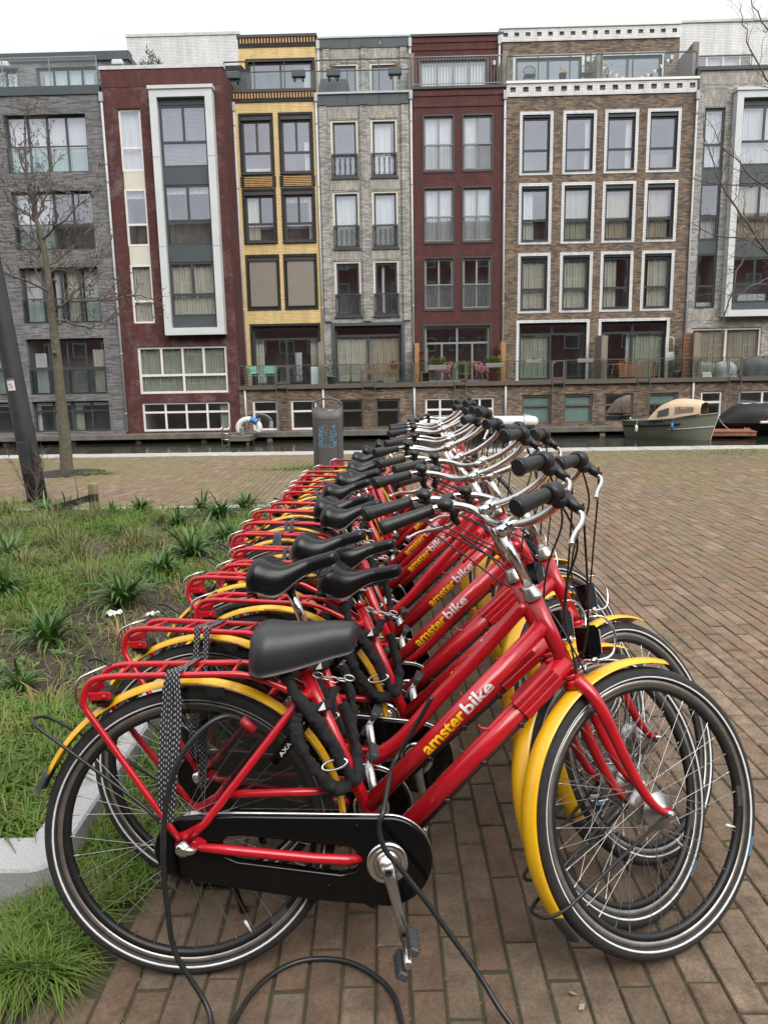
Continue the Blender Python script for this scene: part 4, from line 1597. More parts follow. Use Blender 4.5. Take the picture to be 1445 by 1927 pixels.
for k, q in enumerate(((14.96, 17.0, 10.22, 12.66), (14.96, 17.0, 7.10, 9.50), (14.96, 17.0, 4.45, 6.42))):
    window(h, q, VU - 0.20, 'f_green', [(0.6, 2), (0.4, 1)], [[('sheer', 0, 1, 0, 1)], [('curtain_t', 0, 1, 0, 1)], [('sheer', 0.2, 0.8, 0, 0.2)]][k], ft=0.10)
window(h, d8, VU + 0.06, 'f_cream', [(1, [1, 1])], [('curtain_t', 0, 1, 0, 1)], ft=0.10, name='terrace_door')
pipe(h, 13.12, VU - 0.07, 1.2, 13.0)
mb = MB()
wall_grid(13.25, 24, 14.0, 17.20, [(14.0, 16.62, 14.3, 15.82)], VT + 0.5, 0.15, mb)
mb.build('wall', M['b_white'], h)
shell(h, 13.25, 24, VT + 0.5, 46, 14.0, 17.2, 'b_white')
mb = MB()
mb.box((13.2, VT + 0.44, 17.20), (24, VT + 0.8, 17.30))
mb.build('coping', M['coping'], h)
window(h, (14.0, 16.62, 14.3, 15.82), VT + 0.56, 'f_cream', [(1, [0.6, 1, 1, 0.6])], [('sheer', 0.2, 0.8, 0, 1)], ft=0.09, name='terrace_door')

# ---------------------------------------------------------------- basement wall and terrace under the five right-hand houses
h = house('basement_wall', 'brown brick basement wall carrying the terraces above the canal', -6.9, VB, group=None)
h['category'] = 'wall'
bwn = [(-6.40, -5.28, -0.78, 0.54), (-4.70, -3.56, -0.78, 0.54), (-2.52, -1.50, -0.78, 0.52), (-0.96, 0.12, -0.78, 0.52), (1.24, 2.55, -0.60, 0.51), (3.01, 4.27, -0.60, 0.51), (5.48, 6.78, -0.70, 0.58), (7.32, 8.58, -0.70, 0.58), (9.10, 10.36, -0.70, 0.57), (11.02, 12.30, -0.70, 0.58), (13.29, 14.22, -0.66, 0.60), (14.96, 17.0, -0.66, 0.60)]
mb = MB()
wall_grid(-6.96, 24, -0.85, 1.02, bwn, VB, 0.18, mb)
mb.build('wall', M['b_base'], h)
mb = MB()
mb.box((-6.96, VB - 0.14, 1.02), (24, VB + 0.06, 1.20))
mb.build('deck_edge', M['f_brown'], h)
mb = MB()
mb.box((-6.96, VB + 0.06, 1.05), (24, VU, 1.20))
mb.build('terrace_floor', M['wood_deck'], h)
spec = ['f_white', 'f_white', 'f_brown', 'f_brown', 'f_white', 'f_white', 'f_brown', 'f_brown', 'f_brown', 'f_brown', 'f_white', 'f_white']
for k, q in enumerate(bwn):
    d_, lay, rm = [], [(0.36, 1), (0.64, 1)], 'room'
    if k in (2, 3):
        rm = 'ochre'
    if k in (4, 5, 11):
        lay = [(0.45, 2), (0.55, 2)]
    if k in (6, 7):
        d_ = [('film', 0.03, 0.97, 0.02, 0.98)]
    if k == 9:
        d_ = [('film', 0.03, 0.97, 0.62, 0.98)]
    if k in (0, 1):
        d_ = [('sheer', 0.1, 0.24, 0, 0.4), ('sheer', 0.6, 0.75, 0, 0.3)] if k == 0 else [('sheer', 0.8, 0.95, 0, 0.35)]
    window(h, q, VB + 0.06, spec[k], lay, d_, ft=0.085, rm=rm, roomd=1.6)
for u in (-6.70, -3.25, 0.76, 4.76, 12.92):
    mb = MB()
    mb.tube([(u, VB - 0.06, -0.80), (u, VB - 0.06, 0.99)], 0.05, 8)
    mb.build('drain_pipe', M['pipe'], h)
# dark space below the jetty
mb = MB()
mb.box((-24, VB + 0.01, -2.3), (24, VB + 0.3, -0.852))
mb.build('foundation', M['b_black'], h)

# terrace balustrades, one for each house, with a gate above each boat ladder
def terrace_rail(u0, u1, gate, label):
    o = thing('terrace_balustrade', label, 'balustrade', FW(u0, VB, 1.2), FYAW, 'glass balustrades on the terraces')
    o['_o'] = (u0, VB, 1.2)
    v = VB - 0.03
    z0, z1 = 1.20, 2.06
    off = o['_o']
    segs = [(u0, gate[0] - 0.05), (gate[1] + 0.05, u1)]
    for (a, b) in segs:
        if b - a < 0.1:
            continue
        mb = MB()
        mb.box((a, v - 0.02, z1 - 0.03), (b, v + 0.02, z1))
        mb.build('handrail', M['f_brown'], o)
        n = max(1, round((b - a) / 1.45))
        for i in range(n + 1):
            u = a + (b - a) * i / n
            mb = MB()
            mb.box((u - 0.02, v - 0.018, z0 - 0.1), (u + 0.02, v + 0.018, z1 - 0.032))
            mb.build('post', M['f_brown'], o)
        for i in range(n):
            mb = MB()
            mb.box((a + (b - a) * i / n + 0.03, v - 0.004, z0 + 0.05), (a + (b - a) * (i + 1) / n - 0.03, v + 0.006, z1 - 0.04))
            mb.build('glass_panel', M['rail_glass'], o)
    a, b = gate
    g = rect_frame(a, b, z0 + 0.06, z1 - 0.01, 0.06, v - 0.02, v + 0.02).build('gate', M['f_brown'], o)
    mb = MB()
    mb.box((a + 0.06, v - 0.004, z0 + 0.12), (b - 0.06, v + 0.006, z1 - 0.07))
    mb.build('glass_panel', M['rail_glass'], g, off)
    mb = MB()
    mb.box((a + 0.01, v - 0.05, z1 - 0.28), (a + 0.05, v - 0.022, z1 - 0.10))
    mb.box((a + 0.01, v - 0.07, z1 - 0.13), (a + 0.14, v - 0.05, z1 - 0.10))
    mb.build('latch', M['f_grey'], g, off)
gates = [(-5.31, -4.78), (-1.51, -0.95), (2.51, 3.04), (6.76, 7.31), (10.46, 11.01), (14.39, 14.94)]
bounds = [(-6.93, -3.28), (-3.22, 0.74), (0.80, 4.84), (4.90, 9.00), (9.06, 13.12), (13.18, 20.0)]
hn = ['yellow house', 'pale grey house', 'dark red house', 'left half of the wide brown house', 'right half of the wide brown house', 'light grey house at the right']
for g_, b_, nme in zip(gates, bounds, hn):
    terrace_rail(b_[0], b_[1], g_, f'glass terrace balustrade with bronze gate before the {nme}')
    o = thing('boat_ladder', f'thin steel ladder down the basement wall before the {nme}', 'ladder', FW(g_[0], VB - 0.14, -0.8), FYAW, 'steel ladders from the terraces to the water')
    o['_o'] = (g_[0], VB - 0.14, -0.8)
    for u in (g_[0] + 0.02, g_[1] - 0.02):
        mb = MB()
        mb.box((u - 0.018, VB - 0.19, -0.80), (u + 0.018, VB - 0.155, 1.24))
        mb.build('stile', M['f_brown'], o)
    for k in range(7):
        mb = MB()
        mb.box((g_[0] + 0.04, VB - 0.186, -0.55 + k * 0.27), (g_[1] - 0.04, VB - 0.160, -0.525 + k * 0.27))
        mb.build('rung', M['f_brown'], o)

# jetty along the foot of the houses, on posts
jt = thing('jetty', 'weathered wooden jetty along the foot of the houses over the dark water', 'jetty', FW(0, VB - 0.5, -0.85), FYAW)
jt['_o'] = (0, VB - 0.5, -0.85)
def planks(root, u0, u1, v0, v1, z, n):
    for k in range(n):
        a, b = v0 + (v1 - v0) * k / n, v0 + (v1 - v0) * (k + 1) / n
        mb = MB()
        mb.box((u0, a + 0.006, z - 0.04), (u1, b - 0.006, z))
        mb.build('plank', M['wood_deck'], root)
planks(jt, -24, -6.2, VB - 0.85, VB - 0.04, -0.82, 5)
planks(jt, -6.2, 2.9, VB - 0.72, VB - 0.04, -0.82, 5)
planks(jt, 4.0, 24, VB - 0.72, VB - 0.04, -0.82, 5)
mb = MB()
for (a, b, q) in ((-24, -6.2, 0.87), (-6.2, 2.9, 0.74), (4.0, 24, 0.74)):
    mb.box((a, VB - q, -1.02), (b, VB - q + 0.06, -0.825))
mb.build('edge_beam', M['wood_deck'], jt)
u = -23.0
while u < 23:
    mb = MB()
    mb.box((u - 0.11, VB - 0.62, -2.2), (u + 0.11, VB - 0.42, -0.862))
    mb.build('post', pm('jetty_post', (0.26, 0.24, 0.20), 0.85, var=0.3, vscale=3) if u == -23.0 else bpy.data.materials['jetty_post'], jt)
    u += 2.9

# ---------------------------------------------------------------- apartment block behind the camera: what the lower panes mirror
ap = thing('apartment_building', 'dark red brick apartment block standing behind the camera, seen mirrored in panes', 'building', (0, -21, 0), 0)
ap['_o'] = (0, -21, 0)
hl = []
for k in range(5):
    for i in range(-20, 21):
        hl.append((i * 3.4 - 0.9, i * 3.4 + 0.9, 1.2 + 3.2 * k, 2.9 + 3.2 * k))
mb = MB()
wall_grid(-70, 70, -0.01, 18.8, hl, -21, -0.15, mb)
mb.box((-70, -32, -0.01), (70, -21.3, 18.4))
mb.build('wall', M['b_red'], ap)
mb = MB()
for q in hl:
    r_ = rect_frame(q[0], q[1], q[2], q[3], 0.14, -21.02, -20.92)
    mb.add(r_.v, r_.f)
mb.box((-70, -21.1, 18.8), (70, -20.8, 19.1))
mb.build('window_trim', M['f_grey'], ap, kind='stuff')
mb = MB()
for q in hl:
    mb.box((q[0] + 0.14, -21.12, q[2] + 0.14), (q[1] - 0.14, -21.08, q[3] - 0.14))
mb.build('window_glass', pm('dark_pane', (0.03, 0.035, 0.04), 0.1), ap, kind='stuff')
# ================================================================== things on the jetty and the water
def fthing(name, label, cat, u, v, z, rz=0.0, group=None):
    return thing(name, label, cat, FW(u, v, z), FYAW + rz, group)

M['olive'] = pm('olive_hull', (0.215, 0.218, 0.168), 0.40, var=0.08, vscale=1.5, coat=0.2)
M['beige'] = pm('canvas_beige', (0.56, 0.41, 0.27), 0.85, var=0.12, vscale=3, bump=0.3, bscale=25)
M['tarp'] = pm('tarp_black', (0.010, 0.010, 0.010), 0.65, var=0.4, vscale=4, bump=0.9, bscale=5)
M['tarp_grey'] = pm('tarp_grey', (0.085, 0.088, 0.09), 0.7, var=0.25, vscale=4, bump=0.9, bscale=6)
M['red_wood'] = pm('red_deck', (0.27, 0.10, 0.055), 0.75, var=0.3, vscale=5)
M['white_pvc'] = pm('white_pvc', (0.66, 0.65, 0.61), 0.35, var=0.1, vscale=3)
M['blue'] = pm('blue_pvc', (0.03, 0.17, 0.42), 0.5, var=0.15, vscale=6)
M['mint'] = pm('mint_paint', (0.25, 0.50, 0.43), 0.5, var=0.1, vscale=6)
M['pink'] = pm('pink_plastic', (0.55, 0.20, 0.21), 0.5, var=0.1, vscale=6)
M['teak'] = pm('teak', (0.30, 0.14, 0.07), 0.7, var=0.25, vscale=5)
M['grey_metal'] = pm('bin_grey', (0.078, 0.076, 0.073), 0.5, var=0.15, vscale=5, bump=0.1, bscale=150)
M['lamp_metal'] = pm('lamp_post_grey', (0.030, 0.032, 0.036), 0.5, var=0.2, vscale=6)

# ---- green sloop with a beige hood
def hull_pts(L_, beam, z_wl, fb0, fb1, k=14, n=13, rake=0.35):
    pts = []
    for i in range(k + 1):
        s = i / k
        b = beam * (0.86 + 0.14 * math.sin(s * PI * 0.9)) * (1 - max(0, (s - 0.45) / 0.55) ** 2.1) + 0.015
        top = z_wl + fb0 + (fb1 - fb0) * s ** 2
        for j in range(n):
            u = -1 + 2 * j / (n - 1)
            a = abs(u)
            zz = (z_wl - 0.32) + (top - z_wl + 0.32) * a ** 1.15
            yy = math.copysign(b * min(1.0, (a ** 0.55)) * (0.86 + 0.14 * a), u) if a > 1e-6 else 0
            x = L_ * s + rake * (a ** 1.3) * s ** 5
            pts.append((x, yy, zz))
    return pts, k + 1, n
sl = thing('sloop', 'olive green sloop with beige canvas hood moored by the quay', 'boat', (10.35, 31.35, 0), rad(-43))
L0 = 3.25
pts, a, b = hull_pts(L0, 0.80, -1.20, 0.72, 1.05)
mb = MB()
mb.grid(pts, a, b)
mb.f.append(tuple(range(b)))
mb.m.append(0)
mb.s.append(False)
mb.build('hull', M['olive'], sl)
dk = MB()
dp = []
for i in range(a):
    l, r_ = pts[i * b], pts[i * b + b - 1]
    for t in (0, 0.5, 1):
        dp.append((l[0] + (r_[0] - l[0]) * t, l[1] + (r_[1] - l[1]) * t, l[2] - 0.06))
dk.grid(dp, a, 3, 0, False)
dk.build('deck', M['wood_deck'], sl)
for sd in (0, b - 1):
    gr = MB()
    gr.tube([Vector(pts[i * b + sd]) + Vector((0, 0, 0.01)) for i in range(a)], 0.025, 6)
    gr.build('gunwale', M['olive'], sl)
    for (i0, i1, zz) in ((1, 10, -0.24), (0, 4, -0.55)):
        rb = MB()
        q = []
        for i in range(i0, i1 + 1):
            t, w_ = Vector(pts[i * b + sd]), Vector(pts[i * b + (sd + (1 if sd == 0 else -1))])
            f_ = min(1, -zz / max(0.01, (t.z - w_.z)))
            p = t.lerp(w_, f_)
            q.append(p + Vector((0, -0.02 if sd == 0 else 0.02, 0)))
        rb.tube(q, 0.034, 6)
        rb.build('rub_rail', M['rubber'], sl)
bl = MB()
q = []
for i in range(8, a):
    t, w_ = Vector(pts[i * b]), Vector(pts[i * b + 6])
    q.append(Vector((pts[i * b + 2][0] + 0.01, pts[i * b + 2][1] - 0.012, pts[i * b + 2][2])))
bl.tube(q, 0.014, 4)
q = [Vector((pts[(a - 1) * b + j][0] + 0.02, pts[(a - 1) * b + j][1] - 0.005, pts[(a - 1) * b + j][2])) for j in range(0, 7)]
bl.tube(q, 0.016, 4)
bl.build('white_line', M['white_pvc'], sl)
hd = MB()
hp = []
k = 9
for i in range(k + 1):
    s = 0.32 + 0.62 * i / k
    x = L0 * s
    bb = 0.74 * (1 - max(0, (s - 0.50) / 0.62) ** 2.6)
    zb = -1.20 + 0.72 + 0.36 * s * s + 0.01
    hh = 0.68 * math.sin(min(1, (i / k) / 0.42) * PI / 2) ** 0.8 * (1 - 0.42 * max(0, (i / k - 0.62) / 0.38) ** 1.5) + 0.02
    for j in range(11):
        t = PI * j / 10
        hp.append((x, -bb * math.copysign(abs(math.cos(t)) ** 0.62, math.cos(t)), zb + hh * math.sin(t) ** 0.62 * (1 + 0.05 * math.sin(j * 2 + i))))
hd.grid(hp, k + 1, 11)
hd.build('hood', M['beige'], sl)
for (i0, i1) in ((2, 4), (5, 8)):
    wv = MB()
    q = []
    for i in (i0, i0 + 0.5, i1 - 0.5, i1):
        ii = int(i)
        fr = i - ii
        for tt in (0.35, 1.35):
            def at_(ii, tt):
                j = int(tt)
                A = Vector(hp[ii * 11 + j]).lerp(Vector(hp[ii * 11 + j + 1]), tt - j)
                return A
            p = at_(ii, tt).lerp(at_(min(k, ii + 1), tt), fr)
            q.append(p + Vector((0, -0.025, 0.008)))
    wv.grid(q, 4, 2, 0, False)
    wv.build('hood_window', M['vinyl_window'] if i0 == 5 else pm('dark_vinyl', (0.05, 0.05, 0.06), 0.15), sl)
tm = textmesh('Stapway', 0.17, shear=0.25)
lt = MB()
P0_ = Vector(pts[5 * b]).lerp(Vector(pts[5 * b + 1]), 0.55)
P1_ = Vector(pts[8 * b]).lerp(Vector(pts[8 * b + 1]), 0.55)
dx = (P1_ - P0_).normalized()
lt.add([P0_ + dx * v.co.x + Vector((0, -0.045 - 0.28 * v.co.y, v.co.y)) for v in tm.vertices], [tuple(p.vertices) for p in tm.polygons])
lt.build('lettering', M['black'], sl)
st = MB()
st.lathe([(0.04, 0), (0.025, 0.05), (0.05, 0.10), (0.0, 0.12)], (0.3, -0.6, -0.47), (0, 0, 1), 8)
st.build('bollard', M['chrome'], sl)
an_ = MB()
an_.tube([(1.1, 0.1, -0.5), (1.0, 0.1, 0.25)], 0.014, 5)
an_.build('pole', M['black'], sl)

for i_ in (3, 9):
    fn_ = MB()
    q = Vector(pts[i_ * b]) + Vector((0, -0.09, 0))
    fn_.lathe([(0.01, 0.0), (0.055, -0.04), (0.06, -0.14), (0.055, -0.26), (0.01, -0.30)], q + Vector((0, 0, -0.16)), (0, 0, 1), 10)
    fn_.tube([q + Vector((0, 0.08, 0.02)), q + Vector((0, 0, -0.16))], 0.008, 5)
    fn_.build('fender', M['white_pvc'] if i_ == 3 else M['blue'], sl)
rp_ = MB()
rp_.tube(catmull([Vector(pts[(a - 1) * b]) + Vector((-0.1, 0.05, 0)), Vector((L0 + 0.35, 0.4, -0.55)), Vector((L0 + 0.5, 0.95, -0.88))], 5), 0.014, 5)
rp_.tube(catmull([(0.3, -0.5, -0.42), (0.1, 0.6, -0.62), (-0.2, 1.5, -0.80)], 5), 0.014, 5)
rp_.build('mooring_rope', M['white_pvc'], sl)

# ---- boat under a black tarpaulin
bk = thing('covered_boat', 'motorboat under a black tarpaulin at the right edge', 'boat', (14.0, 31.3, 0), rad(-4))
pts, a, b = hull_pts(5.5, 0.95, -1.20, 0.62, 0.55)
mb = MB()
mb.grid([(5.5 - p[0], p[1], p[2]) for p in pts], a, b)
mb.build('hull', M['black'], bk)
cv = MB()
cp = []
for i in range(15):
    s = i / 14
    x = 0.05 + 5.2 * s
    hh = 0.72 * math.sin(min(1, s / 0.22) * PI / 2) * (1 - 0.35 * max(0, (s - 0.6) / 0.4)) + 0.04
    bb = 0.95 * (0.35 + 0.65 * min(1, s / 0.3)) + 0.06
    for j in range(13):
        t = PI * j / 12
        w_ = 1 + 0.05 * math.sin(3 * j + 2.1 * i)
        cp.append((x - 0.10 * math.sin(t), -bb * math.copysign(abs(math.cos(t)) ** 0.55, math.cos(t)) * w_, -0.66 + hh * math.sin(t) ** 0.75 * w_))
cv.grid(cp, 15, 13)
cv.build('tarpaulin', M['tarp'], bk)
rl = MB()
rl.tube(fillet([(1.6, -1.05, -0.58), (1.65, -1.12, -0.30), (2.0, -1.14, -0.24), (4.0, -1.14, -0.24)], 0.1), 0.022, 6)
rl.build('hand_rail', M['chrome'], bk)
gl_ = MB()
gl_.cbox((1.3, -1.12, -0.66), (2.6, -1.0, -0.56), 0.02)
gl_.build('white_rail', M['white_pvc'], bk)
tm = textmesh('Solo', 0.14)
lt = MB()
lt.add([(0.72 + v.co.x, -0.985 + 0.0 * v.co.y, -0.90 + v.co.y) for v in tm.vertices], [tuple(p.vertices) for p in tm.polygons])
lt.build('lettering', M['pipe'], bk)
fd = thing('floating_dock', 'small reddish plank dock between the green sloop and the covered boat', 'dock', (12.9, 30.2, 0), rad(-12))
for k in range(8):
    mb = MB()
    mb.box((0, -0.55 + k * 0.19, -0.94), (1.95, -0.55 + k * 0.19 + 0.175, -0.90))
    mb.build('plank', M['red_wood'], fd)
mb = MB()
mb.box((0.02, -0.53, -1.08), (1.93, 0.93, -0.945))
mb.build('frame', M['red_wood'], fd)
for x in (0.35, 1.6):
    mb = MB()
    mb.lathe([(0.13, 0), (0.13, 0.85)], (x, 0.2, -1.95), (0, 0, 1), 10)
    mb.build('float', M['black'], fd)

# ---- white inflatable hull lying on the jetty
wi = fthing('inflatable_hull', 'long white inflatable hull with blue straps lying behind the handlebars', 'boat', 3.40, 32.62, -0.62)
mb = MB()
prof = [(0.02, -2.70), (0.13, -2.67), (0.21, -2.58), (0.25, -2.40), (0.265, -1.5), (0.27, 0), (0.265, 1.5), (0.25, 2.40), (0.21, 2.60), (0.13, 2.68), (0.02, 2.71)]
mb.lathe(prof, (0, 0, 0.07), (1, 0, 0), 18)
mb.build('tube', M['white_pvc'], wi)
for x in (-2.1, -0.2, 2.05):
    mb = MB()
    mb.tube([(x + 0.03 * math.sin(t), 0.274 * math.cos(t), 0.07 + 0.274 * math.sin(t)) for t in [2 * PI * q / 20 for q in range(20)]], 0.011, 5, closed=True)
    mb.build('strap', M['blue'], wi)
mb = MB()
mb.box((-1.0, -0.24, -0.20), (2.5, 0.3, -0.08))
mb.build('floor_board', M['rubber'], wi)

# ---- little swimming dock with ladder and an inflatable ring
sw = fthing('swimming_dock', 'small plank dock with a steel swimming ladder before the oxblood house', 'dock', -6.85, 31.6, -0.85)
for k in range(7):
    mb = MB()
    mb.box((-0.35, -0.75 + k * 0.21, -0.06), (0.75, -0.75 + k * 0.21 + 0.195, 0.0))
    mb.build('plank', M['wood_deck'], sw)
mb = MB()
mb.box((-0.33, -0.74, -0.20), (0.73, 0.72, -0.065))
mb.build('frame', M['wood_deck'], sw)
for (x, y) in ((-0.2, -0.6), (0.6, -0.6), (0.6, 0.55)):
    mb = MB()
    mb.box((x - 0.05, y - 0.05, -1.2), (x + 0.05, y + 0.05, -0.205))
    mb.build('post', M['wood_deck'], sw)
ld = MB()
for x in (-0.42, -0.12):
    ld.tube(fillet([(x, -0.83, -0.75), (x, -0.83, 0.42), (x, -0.55, 0.42), (x, -0.5, 0.0)], 0.12, 4), 0.022, 6)
lo = ld.build('ladder', M['chrome'], sw)
for k in range(4):
    mb = MB()
    mb.tube([(-0.42, -0.83, -0.6 + 0.24 * k), (-0.12, -0.83, -0.6 + 0.24 * k)], 0.016, 6)
    mb.build('rung', M['chrome'], lo)
ri = fthing('inflatable_ring', 'white and blue inflatable ring standing on the little dock', 'ring', -6.35, 31.9, -0.85)
mb = MB()
mb.tube([(0.45 * math.cos(t), 0, 0.28 + 0.36 * math.sin(t)) for t in [PI * q / 16 for q in range(-3, 20)]], 0.13, 10)
mb.build('ring', M['white_pvc'], ri)
mb = MB()
mb.tube([(0.45 * math.cos(t), -0.02, 0.28 + 0.36 * math.sin(t)) for t in [PI * q / 16 for q in range(3, 8)]], 0.134, 10)
mb.build('blue_panel', M['blue'], ri)
bs = fthing('steel_drum', 'small grey drum standing on the little dock', 'drum', -6.55, 31.35, -0.85)
mb = MB()
mb.lathe([(0.10, 0), (0.11, 0.02), (0.10, 0.3), (0.11, 0.32), (0.02, 0.34)], (0, 0, 0), (0, 0, 1), 12)
mb.build('drum', M['f_grey'], bs)

# ================================================================== terraces
def leaves(mb, c, r, n, size, rg, mi=0, up=0.3):
    """scattered leaf-sized faces through an uneven crown volume"""
    cl_ = [(rg.gauss(0, .45), rg.gauss(0, .45), rg.gauss(0, .45)) for _ in range(max(3, n // 40))]
    for _ in range(n):
        k = rg.choice(cl_)
        p = Vector((c[0] + r[0] * max(-1, min(1, k[0] + rg.gauss(0, .28))), c[1] + r[1] * max(-1, min(1, k[1] + rg.gauss(0, .28))), c[2] + r[2] * max(-1, min(1, k[2] + rg.gauss(0, .28)))))
        d = Vector((rg.gauss(0, 1), rg.gauss(0, 1), rg.gauss(up, 1))).normalized()
        s = d.cross(Vector((rg.gauss(0, 1), rg.gauss(0, 1), rg.gauss(0, 1)))).normalized()
        L_ = size * rg.uniform(0.6, 1.3)
        mb.add([p, p + d * L_ * 0.5 + s * L_ * 0.22, p + d * L_, p + d * L_ * 0.5 - s * L_ * 0.22], [(0, 1, 2, 3)], mi)

def blades(mb, c, n, h, spread, w, rg, mi=0):
    for _ in range(n):
        a = rg.uniform(0, 2 * PI)
        hh = h * rg.uniform(0.6, 1.1)
        o = spread * rg.uniform(0.2, 1.0)
        p = Vector((c[0] + rg.gauss(0, 0.03), c[1] + rg.gauss(0, 0.03), c[2]))
        d = Vector((math.cos(a), math.sin(a), 0))
        s = Vector((-d.y, d.x, 0)) * w
        p1 = p + d * o * 0.35 + Vector((0, 0, hh * 0.7))
        p2 = p + d * o + Vector((0, 0, hh * (1.0 if o < spread * 0.6 else 0.75)))
        mb.add([p - s, p + s, p1 + s * 0.8, p1 - s * 0.8, p2], [(0, 1, 2, 3), (3, 2, 4)], mi)

TZ = 1.20
def pot_plant(label, u, v, z, pot, pr, ph, plant, ps, n, kind='leaf', group=None, cat='potted plant'):
    o = fthing('potted_plant', label, cat, u, v, z, 0, group)
    mb = MB()
    if kind == 'box' or isinstance(pr, tuple):
        mb.cbox((-pr[0], -pr[1], 0), (pr[0], pr[1], ph), 0.02)
    else:
        mb.lathe([(pr * 0.75, 0), (pr, ph), (pr * 1.06, ph), (pr * 1.06, ph - 0.04)], (0, 0, 0), (0, 0, 1), 14)
    mb.build('pot', M[pot], o)
    mb = MB()
    rg = random.Random(hash(label) % 999 if False else len(label) * 7 + int(abs(u) * 10))
    if kind == 'blade':
        for q in range(3):
            blades(mb, ((q - 1) * ps[0] * 0.5, 0, ph - 0.02), n // 3, ps[2], ps[0], 0.012, rg)
    else:
        leaves(mb, (0, 0, ph + ps[2] * 0.8), ps, n, 0.10, rg)
    mb.build('foliage', M[plant], o)
    return o

def chair(label, u, v, mt, rz, group=None, w=0.50, seat=0.44, back=0.86, slats=True):
    o = fthing('chair', label, 'chair', u, v, TZ, rz, group)
    mb = MB()
    if slats:
        for k in range(5):
            y = -w / 2 + w * k / 5
            mb.box((-w / 2, y, seat - 0.025), (w / 2, y + w / 5 - 0.015, seat))
    else:
        mb.cbox((-w / 2, -w / 2, seat - 0.03), (w / 2, w / 2, seat), 0.02)
    mb.build('seat', M[mt], o)
    mb = MB()
    if slats:
        for k in range(5):
            x = -w / 2 + 0.03 + (w - 0.08) * k / 4
            mb.bar((x, w / 2, seat), (x, w / 2 + 0.10, back), 0.035, 0.015, (0, 1, 0))
        mb.bar((-w / 2, w / 2 + 0.10, back), (w / 2, w / 2 + 0.10, back), 0.03, 0.04)
    else:
        mb.bar((-w / 2, w / 2 + 0.06, (seat + back) / 2 + 0.04), (w / 2, w / 2 + 0.06, (seat + back) / 2 + 0.04), 0.02, back - seat - 0.08)
    mb.build('backrest', M[mt], o)
    for (x, y) in ((-1, -1), (1, -1), (-1, 1), (1, 1)):
        mb = MB()
        mb.tube([(x * (w / 2 - 0.02), y * (w / 2 - 0.03), seat - 0.02), (x * (w / 2 + 0.01), y * (w / 2 + 0.02), 0)], 0.016, 6)
        mb.build('leg', M[mt], o)
    for x in (-1, 1):
        mb = MB()
        mb.tube(fillet([(x * w / 2, -w / 2 + 0.04, seat), (x * (w / 2 + 0.02), -w / 2 + 0.05, seat + 0.2), (x * w / 2, w / 2 + 0.05, seat + 0.22)], 0.06, 3), 0.014, 6)
        mb.build('arm', M[mt], o)
    return o

def shell_chair(label, u, v, rz, group):
    o = fthing('shell_chair', label, 'chair', u, v, TZ, rz, group)
    mb = MB()
    rings = []
    for j, (r, z, dy) in enumerate(((0.12, 0.42, 0.0), (0.24, 0.47, 0.0), (0.31, 0.58, 0.02), (0.34, 0.72, 0.05))):
        rings.append([(r * math.cos(2 * PI * i / 18), r * math.sin(2 * PI * i / 18) + dy, z + (0.16 * max(0, math.sin(2 * PI * i / 18)) if j > 1 else 0) - (0.10 * max(0, -math.sin(2 * PI * i / 18)) if j > 1 else 0)) for i in range(18)])
    for j, R_ in enumerate(rings):
        mb.tube(R_, 0.015, 5, closed=True)
    for i in range(18):
        for j in range(3):
            mb.tube([rings[j][i], rings[j + 1][(i + (1 if (i + j) % 2 else -1)) % 18]], 0.013, 4, cap=False)
    mb.build('lattice_shell', M['pink'], o)
    for (x, y) in ((-1, -1), (1, -1), (-1, 1), (1, 1)):
        mb = MB()
        mb.tube([(x * 0.12, y * 0.12, 0.43), (x * 0.24, y * 0.24, 0)], 0.016, 6)
        mb.build('leg', M['pink'], o)

def table(label, u, v, mt, w, d, hgt, rz=0, slat=True):
    o = fthing('table', label, 'table', u, v, TZ, rz)
    k = 6
    for i in range(k):
        mb = MB()
        mb.box((-w / 2, -d / 2 + d * i / k + 0.004, hgt - 0.03), (w / 2, -d / 2 + d * (i + 1) / k - 0.004, hgt))
        mb.build('plank', M[mt], o)
    for (x, y) in ((-1, -1), (1, -1), (-1, 1), (1, 1)):
        mb = MB()
        mb.box((x * (w / 2 - 0.06) - 0.025, y * (d / 2 - 0.06) - 0.025, 0), (x * (w / 2 - 0.06) + 0.025, y * (d / 2 - 0.06) + 0.025, hgt - 0.032))
        mb.build('leg', M[mt], o)

def screen(label, u, v0, v1, h, mt, n=7, z=TZ):
    o = fthing('privacy_screen', label, 'screen', u, v0, z, 0, 'wooden screens between the terraces')
    for k in range(n):
        mb = MB()
        a, b_ = (v1 - v0) * k / n, (v1 - v0) * (k + 1) / n
        mb.box((-0.03, a + 0.004, 0), (0.03, b_ - 0.004, h + 0.02 * math.sin(k * 2)))
        mb.build('plank', M[mt], o)
    mb = MB()
    mb.box((-0.10, -0.08, 0), (0.16, -0.004, h * 0.98))
    mb.build('end_board', M[mt], o)
    return o

